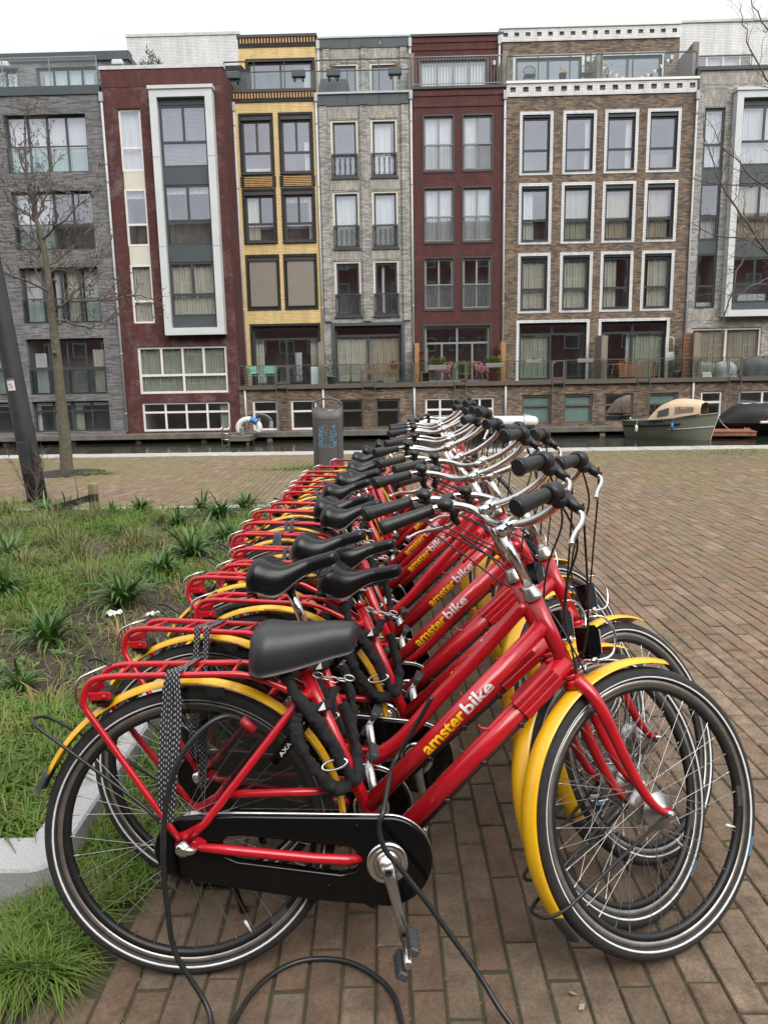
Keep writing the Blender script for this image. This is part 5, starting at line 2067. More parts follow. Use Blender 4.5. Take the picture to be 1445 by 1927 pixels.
# yellow house terrace
chair('mint green armchair on the terrace of the yellow house, leftmost', -6.25, 34.1, 'mint', rad(60), 'mint terrace chairs', slats=False)
chair('mint green armchair facing forward beside the round table', -5.62, 34.2, 'mint', rad(170), 'mint terrace chairs', slats=False)
table('small dark terrace table beside the mint green chairs', -5.05, 34.1, 'f_dark', 0.7, 0.6, 0.72)
chair('dark slatted terrace chair behind the gate of the yellow house', -4.55, 34.2, 'f_dark', rad(20))
o = fthing('planter_box', 'tall pale planter box on the right of the yellow house terrace', 'planter', -3.62, 33.7, TZ)
mb = MB()
mb.cbox((-0.19, -0.17, 0), (0.19, 0.17, 0.76), 0.02)
mb.build('box', M['panel_white'], o)
sp_ = fthing('firewood_shelf', 'narrow shelf of stacked slats by the oxblood house corner', 'shelf', -6.70, 33.9, TZ)
for k in range(7):
    mb = MB()
    mb.box((-0.13, -0.10, 0.04 + k * 0.11), (0.13, 0.10, 0.09 + k * 0.11))
    mb.build('slat', M['wood_grey'], sp_)
screen('weathered grey plank screen between the yellow and pale grey terraces', -3.34, 33.5, 34.9, 1.85, 'wood_grey')
# pale grey house terrace
pot_plant('tall leafy shrub in a pot at the left of the pale grey terrace', -2.95, 34.0, TZ, 'planter', 0.20, 0.35, 'leaf_dark', (0.32, 0.3, 0.55), 220)
chair('left slatted wooden armchair on the pale grey terrace', -2.35, 34.2, 'wood_grey', rad(185), 'wooden terrace chairs')
chair('right slatted wooden armchair on the pale grey terrace', -1.85, 34.25, 'wood_grey', rad(175), 'wooden terrace chairs')
chair('folding chair of dark wood behind the gate of the pale grey terrace', -1.05, 34.1, 'teak', rad(70))
chair('brown wooden armchair on the right of the pale grey terrace', -0.18, 34.2, 'teak', rad(180))
pot_plant('terracotta pot with low greenery on the terrace table', -0.12, 34.75, TZ + 0.62, 'terracotta', 0.16, 0.24, 'leaf_dark', (0.13, 0.1, 0.08), 40)
pot_plant('low wooden crate planted with herbs at the pale grey rail', -0.32, 33.55, TZ, 'wood_grey', (0.28, 0.14), 0.26, 'leaf_light', (0.28, 0.14, 0.1), 70)
# dark red house terrace
for (u, nm, du) in ((0.92, 'left', 0.2), (4.74, 'right', -0.2)):
    o = fthing('timber_post', f'thick oiled timber screen at the {nm} of the dark red terrace', 'post', u, 33.8, TZ)
    for k in range(3):
        mb = MB()
        mb.box((-0.10, k * 0.36, 0), (0.10, k * 0.36 + 0.34, 1.72))
        mb.build('board', M['wood_orange'], o)
    for k in range(2):
        o = fthing('hanging_pot', f'{"upper" if k else "lower"} red pot hanging on the {nm} timber screen', 'pot', u + du, 33.72, TZ + 0.78 + 0.36 * k, 0, 'red pots hanging on the timber screens')
        mb = MB()
        mb.lathe([(0.055, 0), (0.09, 0.20), (0.095, 0.20)], (0, 0, 0), (0, 0, 1), 12)
        mb.build('pot', M['terracotta'], o)
        mb = MB()
        leaves(mb, (0, 0, 0.24), (0.08, 0.08, 0.05), 20, 0.06, random.Random(k))
        mb.build('foliage', M['leaf_dark'], o)
pot_plant('bushy grass in a grey box on the rail by the left pink chair', 1.78, 33.12, 1.72, 'planter', (0.40, 0.10), 0.22, 'leaf_light', (0.50, 0.2, 0.42), 190, 'blade')
pot_plant('bushy grass in a grey box on the rail by the right pink chair', 4.25, 33.12, 1.78, 'planter', (0.38, 0.10), 0.20, 'leaf_light', (0.46, 0.2, 0.36), 170, 'blade')
pot_plant('tall pale grass in a green pot between the pink chairs', 3.02, 33.9, TZ, 'planter', 0.22, 0.35, 'leaf_light', (0.42, 0.2, 0.62), 200, 'blade')
pot_plant('coral pot with dark foliage beside the right pink chair', 4.28, 33.6, TZ, 'terracotta', 0.24, 0.40, 'leaf_dark', (0.30, 0.2, 0.14), 110)
shell_chair('left pink lattice shell chair on the dark red terrace', 2.12, 34.0, rad(-60), 'pink lattice chairs')
shell_chair('right pink lattice shell chair on the dark red terrace', 3.80, 34.0, rad(50), 'pink lattice chairs')
o = fthing('lantern', 'small orange wooden lantern box on the left of the dark red terrace', 'lantern', 1.28, 33.7, TZ)
rect_frame(-0.2, 0.2, 0.0, 0.46, 0.05, -0.1, 0.1).build('frame', M['wood_orange'], o, (0, 0, 0))
mb = MB()
mb.box((-0.15, -0.05, 0.05), (0.15, 0.05, 0.41))
mb.build('dark_panel', M['black'], o)
# brown double house terraces
for (u, nm) in ((5.92, 'left'), (8.15, 'right')):
    pot_plant(f'long grey planter hung on the rail of the brown house, {nm} one', u, 33.02, 1.92, 'planter', (0.34, 0.09), 0.17, 'leaf_dark', (0.25, 0.06, 0.03), 24, group='grey rail planters')
screen('weathered grey plank screen between the two brown house terraces', 9.03, 33.4, 34.8, 1.9, 'wood_grey')
screen('weathered grey plank screen before the light grey house', 13.02, 33.4, 34.8, 1.95, 'wood_grey')
table('long teak table on the right-hand brown terrace', 10.9, 34.0, 'teak', 1.5, 0.8, 0.74)
chair('teak folding chair at the left end of the long table', 9.75, 34.1, 'teak', rad(-80))
o = fthing('bench', 'teak slatted bench in front of the long table', 'bench', 10.35, 33.6, TZ)
for k in range(6):
    mb = MB()
    mb.box((-0.55, -0.02, 0.08 + k * 0.085), (0.55, 0.02, 0.145 + k * 0.085))
    mb.build('slat', M['teak'], o)
mb = MB()
mb.box((-0.58, -0.02, 0.60), (0.58, 0.4, 0.64))
mb.build('seat', M['teak'], o)
pot_plant('dark climbing shrub by the trellis of the brown house', 12.45, 33.9, TZ, 'planter', 0.2, 0.3, 'leaf_dark', (0.28, 0.25, 0.6), 200)
o = fthing('trellis', 'rust brown wooden trellis leaning by the plank screen', 'trellis', 12.80, 33.55, TZ)
for k in range(5):
    mb = MB()
    mb.bar((-0.22 + 0.09 * k, 0, 0), (-0.14 + 0.09 * k, 0.2, 1.95), 0.03, 0.02, (0, 1, 0))
    mb.build('lath', M['teak'], o)
for k in range(11):
    mb = MB()
    z = 0.15 + 0.17 * k
    mb.bar((-0.24 + 0.04 * z, 0.1 * z - 0.02, z), (0.18 + 0.04 * z, 0.1 * z - 0.02, z), 0.025, 0.03)
    mb.build('lath', M['teak'], o)
o = fthing('step_ladder', 'pale folding step ladder with a cloth behind the climbing shrub', 'step ladder', 12.32, 34.5, TZ)
for x in (-0.2, 0.2):
    mb = MB()
    mb.tube(fillet([(x, 0, 0), (x * 0.85, 0.1, 1.78), (0, 0.1, 1.80)], 0.06, 3), 0.022, 6)
    mb.build('stile', M['f_cream'], o)
mb = MB()
mb.box((-0.20, -0.02, 0.78), (0.20, 0.0, 1.15))
mb.build('cloth', M['panel_white'], o)
# light grey house terrace
for (u, w_, hh, nm) in ((14.6, 0.48, 0.66, 'left'), (16.2, 1.0, 0.85, 'right')):
    o = fthing('covered_furniture', f'{nm} garden furniture under a grey tarpaulin on the light grey terrace', 'tarpaulin', u, 34.0, TZ, 0, 'garden furniture under grey tarpaulins')
    mb = MB()
    pp = []
    for i in range(9):
        for j in range(14):
            t = 2 * PI * j / 14
            k = i / 8
            r = (1 - k ** 3 * 0.9) * (1 + 0.07 * math.sin(5 * t + i) * (1 - k))
            pp.append((w_ * r * math.cos(t), 0.5 * r * math.sin(t), hh * (math.sin(k * PI / 2)) * (1 + 0.07 * math.sin(2 * t + 1))))
    mb.grid(pp, 9, 14, 0, True, False, True)
    mb.build('tarpaulin', pm('tarp_pale', (0.34, 0.35, 0.35), 0.75, var=0.3, vscale=4, bump=0.9, bscale=6) if nm == 'left' else M['tarp_grey'], o)
o = fthing('white_box', 'small white box on the terrace beside the grey plank screen', 'box', 13.55, 33.5, TZ)
mb = MB()
mb.cbox((-0.2, -0.15, 0), (0.2, 0.15, 0.22), 0.02)
mb.build('box', M['panel_white'], o)

# ---- roof terraces
for (u, nm) in ((-6.9, 'leftmost'), (-4.05, 'second from the left'), (-2.55, 'third from the left'), (0.12, 'rightmost')):
    o = fthing('hanging_planter', f'dark box hung on the roof terrace rails, {nm}', 'planter', u, VU + 0.03, 14.30, 0, 'dark planter boxes on the roof terrace rails')
    mb = MB()
    mb.cbox((-0.29, -0.13, 0), (0.29, 0.10, 0.30), 0.03)
    mb.build('box', M['panel_dark'], o)
    for x in (-0.18, 0.18):
        mb = MB()
        mb.cbox((x - 0.04, -0.05, -0.14), (x + 0.04, 0.06, -0.003), 0.015)
        mb.build('bracket', M['black'], o)
    if u > -3:
        mb = MB()
        blades(mb, (0, 0, 0.28), 60, 0.2, 0.28, 0.01, random.Random(3))
        mb.build('foliage', M['teak'], o)
o = fthing('parasol_box', 'black storage cabinet on the roof by the oxblood parapet', 'cabinet', -7.15, VU + 0.8, 13.9)
mb = MB()
mb.prism([(-0.65, 0), (0.75, 0), (0.75, 0.9), (0.55, 1.15), (-0.65, 1.15)], -0.3, 0.3)
mb.build('cabinet', M['black'], o)
o = fthing('barbecue_cover', 'grey covered barbecue on the pale grey roof terrace', 'barbecue', -2.6, VU + 0.9, 13.65)
mb = MB()
mb.prism([(-0.62, 0), (0.72, 0), (0.70, 0.45), (0.55, 0.78), (-0.55, 0.80), (-0.66, 0.42)], -0.3, 0.3)
mb.build('cover', M['panel_dark'], o)
screen('grey plank screen on the roof between the pale grey and dark red houses', 0.80, VU + 0.5, VT - 0.1, 1.75, 'wood_grey', 6, 13.6)
screen('grey plank screen on the roof between the dark red and brown houses', 4.90, VU + 0.5, VT - 0.1, 1.75, 'wood_grey', 6, 13.6)
screen('grey plank screen on the brown roof terrace between its two glass doors', 8.98, VU + 0.5, VT - 0.1, 1.6, 'wood_grey', 6, 13.6)
screen('tall grey plank screen at the right end of the brown roof terrace', 13.1, VU + 0.5, VT + 0.4, 1.9, 'wood_grey', 7, 13.6)
for (u, nm) in ((6.05, 'left'), (9.9 - 0.45, 'right')):
    o = fthing('wire_chair', f'{nm} green garden chair behind the glass of the brown roof terrace', 'chair', u + (0.0 if u < 7 else -0.9), VU + 0.9, 13.8, 0, 'green chairs on the roof terrace')
    mb = MB()
    mb.tube([(0.26 * math.cos(t), 0, 0.86 + 0.18 * math.sin(t)) for t in [2 * PI * q / 14 for q in range(14)]], 0.02, 5, closed=True)
    for q in range(6):
        x = -0.2 + 0.08 * q
        mb.tube([(x, 0, 0.86 - 0.12), (x, 0, 0.86 + 0.13)], 0.010, 4)
    mb.build('backrest', M['f_green'], o)
    mb = MB()
    mb.cbox((-0.25, -0.25, 0.62), (0.25, 0.25, 0.66), 0.02)
    for (x, y) in ((-1, -1), (1, -1), (-1, 1), (1, 1)):
        mb.tube([(x * 0.22, y * 0.22, 0.62), (x * 0.25, y * 0.25, 0)], 0.016, 5)
    mb.build('seat', M['f_green'], o)
pot_plant('yellow flowers in a pot between the green roof chairs', 7.45, VU + 0.6, 13.8, 'f_green', 0.16, 0.6, 'yellow', (0.2, 0.15, 0.14), 60)
pot_plant('bushy ornamental grass on the brown roof terrace', 9.15, VU + 0.7, 13.8, 'planter', 0.25, 0.35, 'leaf_light', (0.45, 0.3, 0.55), 260)
pot_plant('small conifer on the roof terrace of the grey house', -17.05, VU - 0.4, 13.5, 'planter', 0.3, 0.35, 'leaf_dark', (0.75, 0.4, 0.55), 420)
bu = fthing('pennant_string', 'string of white pennants hung across the right roof terrace door', 'bunting', 10.6, VT - 0.12, 14.6)
for k in range(11):
    t = k / 10
    x = -0.95 + 2.9 * t
    z = 0.62 - 0.62 * math.sin(t * PI) + 0.25 * t
    mb = MB()
    mb.prism([(x - 0.08, z), (x + 0.08, z), (x, z - 0.18)], -0.004, 0.004)
    mb.build('pennant', M['white_pvc'], bu)
rs = fthing('pine_shrub', 'dark spiky pine growing above the oxblood parapet', 'shrub', -11.1, VB + 1.6, 13.9)
rs.location += fu * 0.75
mb = MB()
rg = random.Random(5)
for (cx_, hz) in ((-0.7, 0.7), (-0.35, 1.0), (0.0, 1.45), (0.35, 1.1), (0.75, 0.7), (1.15, 0.45), (1.45, 0.55)):
    for _ in range(120):
        t = rg.random() ** 0.8
        p = Vector((cx_ + rg.gauss(0, 0.17) * (1.1 - t), rg.gauss(0, 0.25), t * hz))
        d = Vector((rg.gauss(0, .6), rg.gauss(0, .6), rg.uniform(0.2, 1))).normalized()
        s = d.cross(Vector((0, 1, 0.2))).normalized() * 0.022
        mb.add([p - s, p + s, p + d * 0.24], [(0, 1, 2)])
mb.build('foliage', M['leaf_dark'], rs)
mb = MB()
mb.tube([(0.0, 0, -0.1), (0, 0, 1.0)], 0.04, 6)
mb.build('trunk', M['wood_grey'], rs)

# ================================================================== on the near quay: lamp post, bin, trees
lp = thing('lamp_post', 'dark grey lamp post leaning left at the left edge of the paving', 'lamp post', (-4.25, 9.05, 0))
lp.rotation_euler = (0, rad(-5.2), 0)
mb = MB()
mb.lathe([(0.118, -0.02), (0.118, 0.9), (0.112, 1.0), (0.112, 2.0), (0.100, 4.0), (0.085, 7.6)], (0, 0, 0), (0, 0, 1), 24)
mb.build('pole', M['lamp_metal'], lp)
mb = MB()
mb.tube([(0, 0, 7.55), (0.3, -0.1, 7.8), (1.1, -0.3, 7.85)], 0.05, 10)
mb.build('arm', M['lamp_metal'], lp)
mb = MB()
mb.cbox((0.9, -0.45, 7.76), (1.6, -0.2, 7.86), 0.03)
mb.build('lamp_head', M['lamp_metal'], lp)
stk = MB()
sp2 = []
for i in range(5):
    a = rad(-112 + 11 * i)
    for z in (1.36, 1.50):
        sp2.append((0.1145 * math.cos(a), 0.1145 * math.sin(a), z))
stk.grid(sp2, 5, 2)
so = stk.build('sticker', pm('paper_sticker', (0.62, 0.60, 0.62), 0.6), lp)
stk = MB()
sp2 = []
for i in range(5):
    a = rad(-112 + 11 * i)
    for z in (1.475, 1.50):
        sp2.append((0.1150 * math.cos(a), 0.1150 * math.sin(a), z))
stk.grid(sp2, 5, 2)
for (zz, x0, x1) in ((1.43, -104, -80), (1.405, -98, -78), (1.385, -92, -78)):
    stk.add([(0.1150 * math.cos(rad(a)), 0.1150 * math.sin(rad(a)), z) for a in (x0, (x0 + x1) / 2, x1) for z in (zz, zz + 0.010)], [(0, 2, 3, 1), (2, 4, 5, 3)])
stk.build('sticker_print', pm('print_mauve', (0.20, 0.10, 0.16), 0.6), so)
mb = MB()
mb.cbox((-0.06, -0.126, 0.35), (0.06, -0.105, 0.75), 0.008)
mb.build('access_door', M['lamp_metal'], lp)

# ---- waste bin
bn = thing('waste_bin', 'tall dark grey waste bin with blue graffiti and an arched hoop', 'waste bin', (-0.87, 11.95, 0))
def bin_sec(t, s=1.0):
    c, s_ = math.cos(t), math.sin(t)
    return (0.240 * s * math.copysign(abs(c) ** 0.6, c), 0.165 * s * math.copysign(abs(s_) ** 0.75, s_))
mb = MB()
pp = []
N_ = 48
for (z, s, dip) in ((0.0, 0.97, 0), (0.03, 1.0, 0), (0.4, 1.0, 0), (0.80, 1.0, 0.3), (0.985, 1.0, 1), (0.985, 0.95, 1), (0.75, 0.94, 0.3)):
    for i in range(N_):
        t = 2 * PI * i / N_
        x, y = bin_sec(t, s)
        zd = z - 0.055 * dip * (1 - (x / 0.24) ** 2) * (1 if y < 0 else 0.4)
        pp.append((x, y, zd))
mb.grid(pp, 7, N_, 0, True, False, True)
mb.build('body', M['grey_metal'], bn)
mb = MB()
mb.grid([(*bin_sec(2 * PI * i / N_, 0.93 * k), 0.74) for k in (0.02, 1) for i in range(N_)], 2, N_, 0, True, False, True)
mb.build('liner', M['black'], bn)
mb = MB()
hoop = fillet([(-0.232, 0, 0.60), (-0.236, 0, 1.045), (-0.12, 0, 1.105), (0, 0, 1.125), (0.12, 0, 1.105), (0.236, 0, 1.045), (0.232, 0, 0.60)], 0.05, 5)
mb.tube(hoop, 0.02, 8, ell=(0.8, 1.2), upv=(0, 1, 0))
mb.build('hoop', M['grey_metal'], bn)
def front_y(x):
    c = (abs(x) / 0.240) ** (1 / 0.6)
    return -0.165 * (max(0.0, 1 - c * c) ** 0.5) ** 0.75
def on_front(x, z, off):
    return (x, front_y(x) - off, z)
mb = MB()
pp = []
for i in range(13):
    x = -0.157 + 0.314 * i / 12
    ztop = 0.798 - 0.012 * (1 - (x / 0.157) ** 2)
    for z in (0.06, 0.3, 0.6, ztop):
        pp.append(on_front(x, z, 0.007))
mb.grid(pp, 13, 4)
ed = [on_front(-0.157, 0.06, 0), on_front(-0.157, 0.798, 0)]
for sx in (-1, 1):
    x = 0.157 * sx
    mb.add([on_front(x, 0.06, 0.007), on_front(x, 0.798, 0.007), on_front(x, 0.798, -0.003), on_front(x, 0.06, -0.003)], [(0, 1, 2, 3)])
dr_ = mb.build('door', M['grey_metal'], bn)
mb = MB()
for sx in (-1, 1):
    x = 0.160 * sx
    mb.tube([on_front(x, 0.05, 0.001), on_front(x, 0.80, 0.001)], 0.004, 5)
mb.tube([on_front(-0.16 + 0.32 * i / 10, 0.802 - 0.012 * (1 - ((-0.16 + 0.32 * i / 10) / 0.16) ** 2), 0.001) for i in range(11)], 0.005, 5)
mb.build('seam', M['black'], dr_)
graf_m = pm('blue_marker', (0.10, 0.30, 0.50), 0.6, var=0.2, vscale=60)
def zp(zx, zy):
    return ((zx - 604) * 0.000667, (1880 - zy) * 0.000667 - 0.0)
strokes = [
    [(520, 830), (505, 900), (470, 950), (430, 975), (412, 930), (430, 880), (470, 875), (495, 920), (490, 960)],
    [(490, 960), (420, 1000), (395, 1030), (430, 1045), (490, 1000), (530, 975), (570, 1000), (575, 1045), (540, 1060)],
    [(420, 1050), (405, 1080), (430, 1110), (475, 1090), (470, 1055), (430, 1050)],
    [(410, 1130), (400, 1160), (440, 1185), (500, 1170), (505, 1140), (470, 1125), (440, 1150)],
    [(410, 1200), (400, 1270), (410, 1330), (460, 1335), (520, 1300), (560, 1285), (578, 1310), (540, 1355)],
    [(430, 1210), (440, 1280), (470, 1290), (490, 1240), (460, 1200)],
    [(690, 860), (790, 825)], [(730, 850), (735, 915)], [(745, 880), (795, 925)], [(740, 870), (780, 850)],
    [(700, 950), (690, 1020), (780, 1040)], [(720, 960), (795, 965)], [(700, 1040), (680, 1110), (700, 1170), (730, 1190), (745, 1140), (740, 1060)],
    [(745, 1045), (800, 1030), (810, 1070), (770, 1100), (745, 1090)],
    [(650, 1270), (635, 1320), (660, 1350), (720, 1345), (770, 1330)], [(750, 1210), (760, 1290), (740, 1310)], [(720, 1240), (825, 1225)], [(720, 1280), (825, 1275)], [(790, 1200), (795, 1310)], [(740, 1300), (800, 1320)]]
gm = MB()
for s in strokes:
    P_ = [on_front(*zp(*q), 0.0095) for q in s]
    gm.tube(catmull(P_, 4) if len(P_) > 2 else P_, 0.0046, 5, ell=(1, 0.35), upv=(0, 1, 0))
gm.build('graffiti', graf_m, dr_)
gm = MB()
for zy in (850, 920, 990):
    for (a_, b_) in (((580, zy - 15), (625, zy + 15)), ((625, zy - 15), (580, zy + 15))):
        P_ = [on_front(*zp(*q), 0.0095) for q in (a_, b_)]
        gm.tube(P_, 0.0016, 4)
gm.build('scratches', M['f_grey'], dr_)
mb = MB()
rg = random.Random(8)
for _ in range(9):
    mb.blob((rg.uniform(-0.17, 0.17), rg.uniform(-0.08, 0.08), 0.87 + rg.uniform(-0.02, 0.03)), (0.07, 0.05, 0.04), 7, 5, 0, 0.25, rg)
mb.build('litter', pm('litter_mix', (0.45, 0.40, 0.36), 0.8, var=0.5, vscale=25, c2=(0.20, 0.28, 0.15)), bn)

# ---- trees without leaves
bark_m = pm('bark', (0.150, 0.130, 0.098), 0.92, var=0.45, vscale=14, bump=0.9, bscale=45, c2=(0.070, 0.070, 0.042))
twig_m = pm('twig_bark', (0.125, 0.100, 0.082), 0.85, var=0.35, vscale=20)
def grow(mb, path, r0, r1, rg, depth, cat_mb=None, gap=0.16, droop=0.0, ln=0.55, wob=0.05):
    """a limb along a path with finer twigs leaving it"""
    P_ = catmull(path, 5)
    n = len(P_)
    P_ = [p + Vector((rg.gauss(0, wob * 0.25), rg.gauss(0, wob * 0.25), rg.gauss(0, wob * 0.25))) if 0 < i < n - 1 else p for i, p in enumerate(P_)]
    mb.tube(P_, [r0 + (r1 - r0) * i / (n - 1) for i in range(n)], 7 if r0 > 0.03 else 5 if r0 > 0.01 else 4, cap=False)
    if depth <= 0:
        if cat_mb is not None:
            for _ in range(rg.randint(1, 3)):
                p = P_[rg.randrange(n // 3, n)]
                d = Vector((rg.gauss(0, .5), rg.gauss(0, .5), rg.uniform(-1, 0.6))).normalized()
                cat_mb.tube([p, p + d * rg.uniform(0.02, 0.045)], [0.006, 0.004], 4)
        return
    tot = sum((P_[i + 1] - P_[i]).length for i in range(n - 1))
    s = gap * rg.uniform(0.5, 1.2)
    acc = 0
    for i in range(n - 1):
        seg = (P_[i + 1] - P_[i])
        while s < acc + seg.length:
            f = (s - acc) / seg.length
            p = P_[i] + seg * f
            fr_ = s / tot
            d0 = seg.normalized()
            side = d0.cross(Vector((rg.gauss(0, 1), rg.gauss(0, 1), rg.gauss(0, 1)))).normalized()
            d = (d0 * rg.uniform(0.5, 1.0) + side * rg.uniform(0.6, 1.0) + Vector((0, 0, 0.25 - droop))).normalized()
            L_ = ln * (1.1 - 0.6 * fr_) * rg.uniform(0.5, 1.15)
            d2 = (d + Vector((rg.gauss(0, .25), rg.gauss(0, .25), rg.gauss(0.15 - droop, .25)))).normalized()
            rr = (r0 + (r1 - r0) * fr_)
            ra = min(rr * 0.62, 0.004 + 0.010 * L_)
            grow(mb, [p, p + d * L_ * 0.5, p + d * L_ * 0.5 + d2 * L_ * 0.5], ra, max(0.0014, ra * 0.3), rg, depth - 1, cat_mb, gap * 0.62, droop, ln * 0.48, wob * 0.6)
            s += gap * rg.uniform(0.6, 1.4)
        acc += seg.length

t1 = thing('bare_tree', 'bare young tree with mossy trunk and catkins on the left quay', 'tree', (-5.08, 11.9, 0))
mb = MB()
tp = [(0.0, 0, -0.03), (0.005, 0, 0.10), (0.02, 0, 0.6), (0.015, 0, 1.28), (0.01, 0, 2.1), (0.0, 0, 2.74), (-0.02, 0, 3.36), (-0.07, 0, 3.80)]
tp2 = catmull(tp, 4)
rr_ = [0.125, 0.115, 0.105, 0.102] + [0.100 - 0.066 * i / (len(tp2) - 5) for i in range(len(tp2) - 4)]
mb.tube(tp2, [r * (1 + 0.04 * math.sin(i * 2.3)) for i, r in enumerate(rr_)], 14)
for (z, a) in ((2.35, 0.3), (2.55, 2.2), (1.9, -1.4), (3.0, 1.0)):
    mb.blob((0.095 * math.cos(a) + 0.005, 0.095 * math.sin(a), z), (0.035, 0.035, 0.03), 8, 5)
mb.build('trunk', bark_m, t1)
limbs = [
    [(0.04, 0, 2.54), (0.28, -0.1, 2.65), (0.45, -0.1, 2.81), (0.81, -0.2, 3.19), (1.11, -0.2, 3.58)],
    [(0.32, -0.1, 2.67), (0.85, 0.1, 2.70), (1.35, 0.1, 2.75), (1.71, 0.2, 2.59)],
    [(0.04, 0, 2.42), (0.41, 0.2, 2.31), (0.75, 0.3, 2.40), (1.11, 0.3, 2.83)],
    [(0.0, 0, 3.05), (-0.23, 0.1, 3.37), (-0.53, 0.2, 3.57), (-0.95, 0.2, 3.65)],
    [(0.0, 0, 3.21), (0.27, 0.2, 3.44), (0.54, 0.3, 3.74), (0.69, 0.4, 4.04)],
    [(-0.04, 0, 3.60), (0.22, -0.1, 3.75), (0.56, -0.2, 3.97), (1.11, -0.2, 4.34)],
    [(-0.07, 0, 3.75), (-0.13, 0, 4.13), (-0.17, 0, 4.66), (-0.17, 0.05, 5.1), (-0.08, 0.05, 5.50)],
    [(-0.09, 0, 3.9), (0.11, 0.1, 4.36), (0.12, 0.15, 4.8), (0.08, 0.2, 5.2)],
    [(-0.08, 0, 3.83), (-0.32, -0.2, 4.06), (-0.48, -0.3, 4.37), (-0.62, -0.3, 4.70)],
    [(-0.12, 0, 3.98), (-0.23, 0.1, 4.51), (-0.38, 0.2, 4.96), (-0.44, 0.2, 5.35)],
    [(-0.02, 0, 3.44), (-0.28, 0.1, 3.68), (-0.50, 0.2, 3.83), (-0.70, 0.3, 4.2)],
    [(0.0, 0, 2.8), (-0.3, -0.4, 3.0), (-0.6, -0.7, 3.1), (-0.8, -0.8, 3.0)],
    [(0.0, 0, 3.1), (0.1, 0.5, 3.4), (0.2, 0.9, 3.8)]]
mb, cm_ = MB(), MB()
rg = random.Random(21)
for i, l in enumerate(limbs):
    grow(mb, [Vector(p) for p in l], 0.022 if i not in (6,) else 0.036, 0.004, rg, 2, cm_, 0.12, 0.05, 0.60)
mb.build('crown', twig_m, t1)
cm_.build('catkins', pm('catkin', (0.075, 0.040, 0.030), 0.9, var=0.3, vscale=30), t1, kind='stuff')
pit = thing('tree_pit', 'round dark soil pit round the foot of the bare tree', 'tree pit', (-5.08, 11.98, 0))
mb = MB()
pp = [(0, 0, 0.015)]
rg = random.Random(4)
for k, r in enumerate((0.25, 0.45, 0.56)):
    for i in range(28):
        a = 2 * PI * i / 28
        q = r * (1 + rg.uniform(-0.05, 0.05))
        pp.append((q * math.cos(a), q * math.sin(a), 0.02 - 0.025 * k / 2 + rg.uniform(0, 0.012)))
mb.grid(pp[1:], 3, 28, 0, True, False, True)
mb.add([pp[0]] + pp[1:29], [(0, i + 1, (i + 1) % 28 + 1) for i in range(28)])
mb.build('soil', pm('pit_soil', (0.022, 0.018, 0.014), 0.95, var=0.4, vscale=20, bump=1.0, bscale=60), pit)

t2 = thing('bare_tree', 'bare tree reaching in from the right edge with drooping twigs', 'tree', (7.2, 10.9, 0))
mb = MB()
mb.tube(catmull([(0, 0, -0.05), (0.02, 0, 1.2), (0, 0.02, 2.4), (-0.03, 0, 3.8), (0, 0, 5.2), (0.03, 0, 6.6)], 5), [0.16 - 0.12 * i / 25 for i in range(26)], 12)
mb.build('trunk', bark_m, t2)
rl_ = [
    [(7.2, 10.9, 2.3), (5.84, 10.8, 2.72), (5.4, 10.8, 3.04), (5.04, 10.75, 3.44), (4.65, 10.7, 3.93), (4.39, 10.7, 4.54), (4.36, 10.7, 4.84)],
    [(7.2, 10.9, 3.1), (5.76, 10.9, 3.7), (5.34, 10.9, 3.95), (4.91, 11.0, 4.33), (4.51, 11.1, 4.94)],
    [(7.2, 10.9, 3.5), (5.9, 10.6, 4.10), (5.42, 10.5, 3.75), (5.10, 10.5, 3.3), (4.86, 10.5, 2.74), (4.72, 10.5, 2.16), (4.70, 10.5, 1.79), (4.76, 10.5, 1.52)],
    [(7.2, 10.9, 4.3), (5.66, 10.8, 4.92), (5.2, 10.8, 5.26), (4.88, 10.8, 5.84), (4.79, 10.8, 6.19)],
    [(7.2, 10.9, 2.7), (5.81, 11.1, 3.0), (5.27, 11.2, 3.29), (4.75, 11.2, 3.37), (4.37, 11.2, 3.59)],
    [(7.2, 10.9, 2.2), (5.86, 10.6, 2.43), (5.32, 10.5, 2.65), (4.89, 10.5, 2.45), (4.51, 10.5, 2.56)],
    [(7.2, 10.9, 3.9), (5.86, 11.2, 4.25), (5.36, 11.3, 4.05), (4.86, 11.3, 4.06), (4.34, 11.3, 4.2)],
    [(7.2, 10.9, 5.0), (5.61, 10.8, 5.57), (5.08, 10.8, 5.97), (4.88, 10.8, 6.35)],
    [(7.2, 10.9, 3.0), (6.3, 10.3, 3.2), (5.5, 10.0, 2.9), (5.05, 9.9, 2.55)],
    [(7.2, 10.9, 3.0), (7.9, 10.8, 3.6), (8.5, 10.7, 4.4)], [(7.2, 10.9, 3.8), (7.7, 11.4, 4.6), (8.1, 11.9, 5.6)]]
mb, cm_ = MB(), MB()
rg = random.Random(33)
for i, l in enumerate(rl_):
    grow(mb, [Vector((p[0] - 7.2, p[1] - 10.9, p[2])) for p in l], 0.026 if i < 3 else 0.020, 0.003, rg, 2, cm_, 0.16, 0.10, 0.62)
mb.build('crown', twig_m, t2)

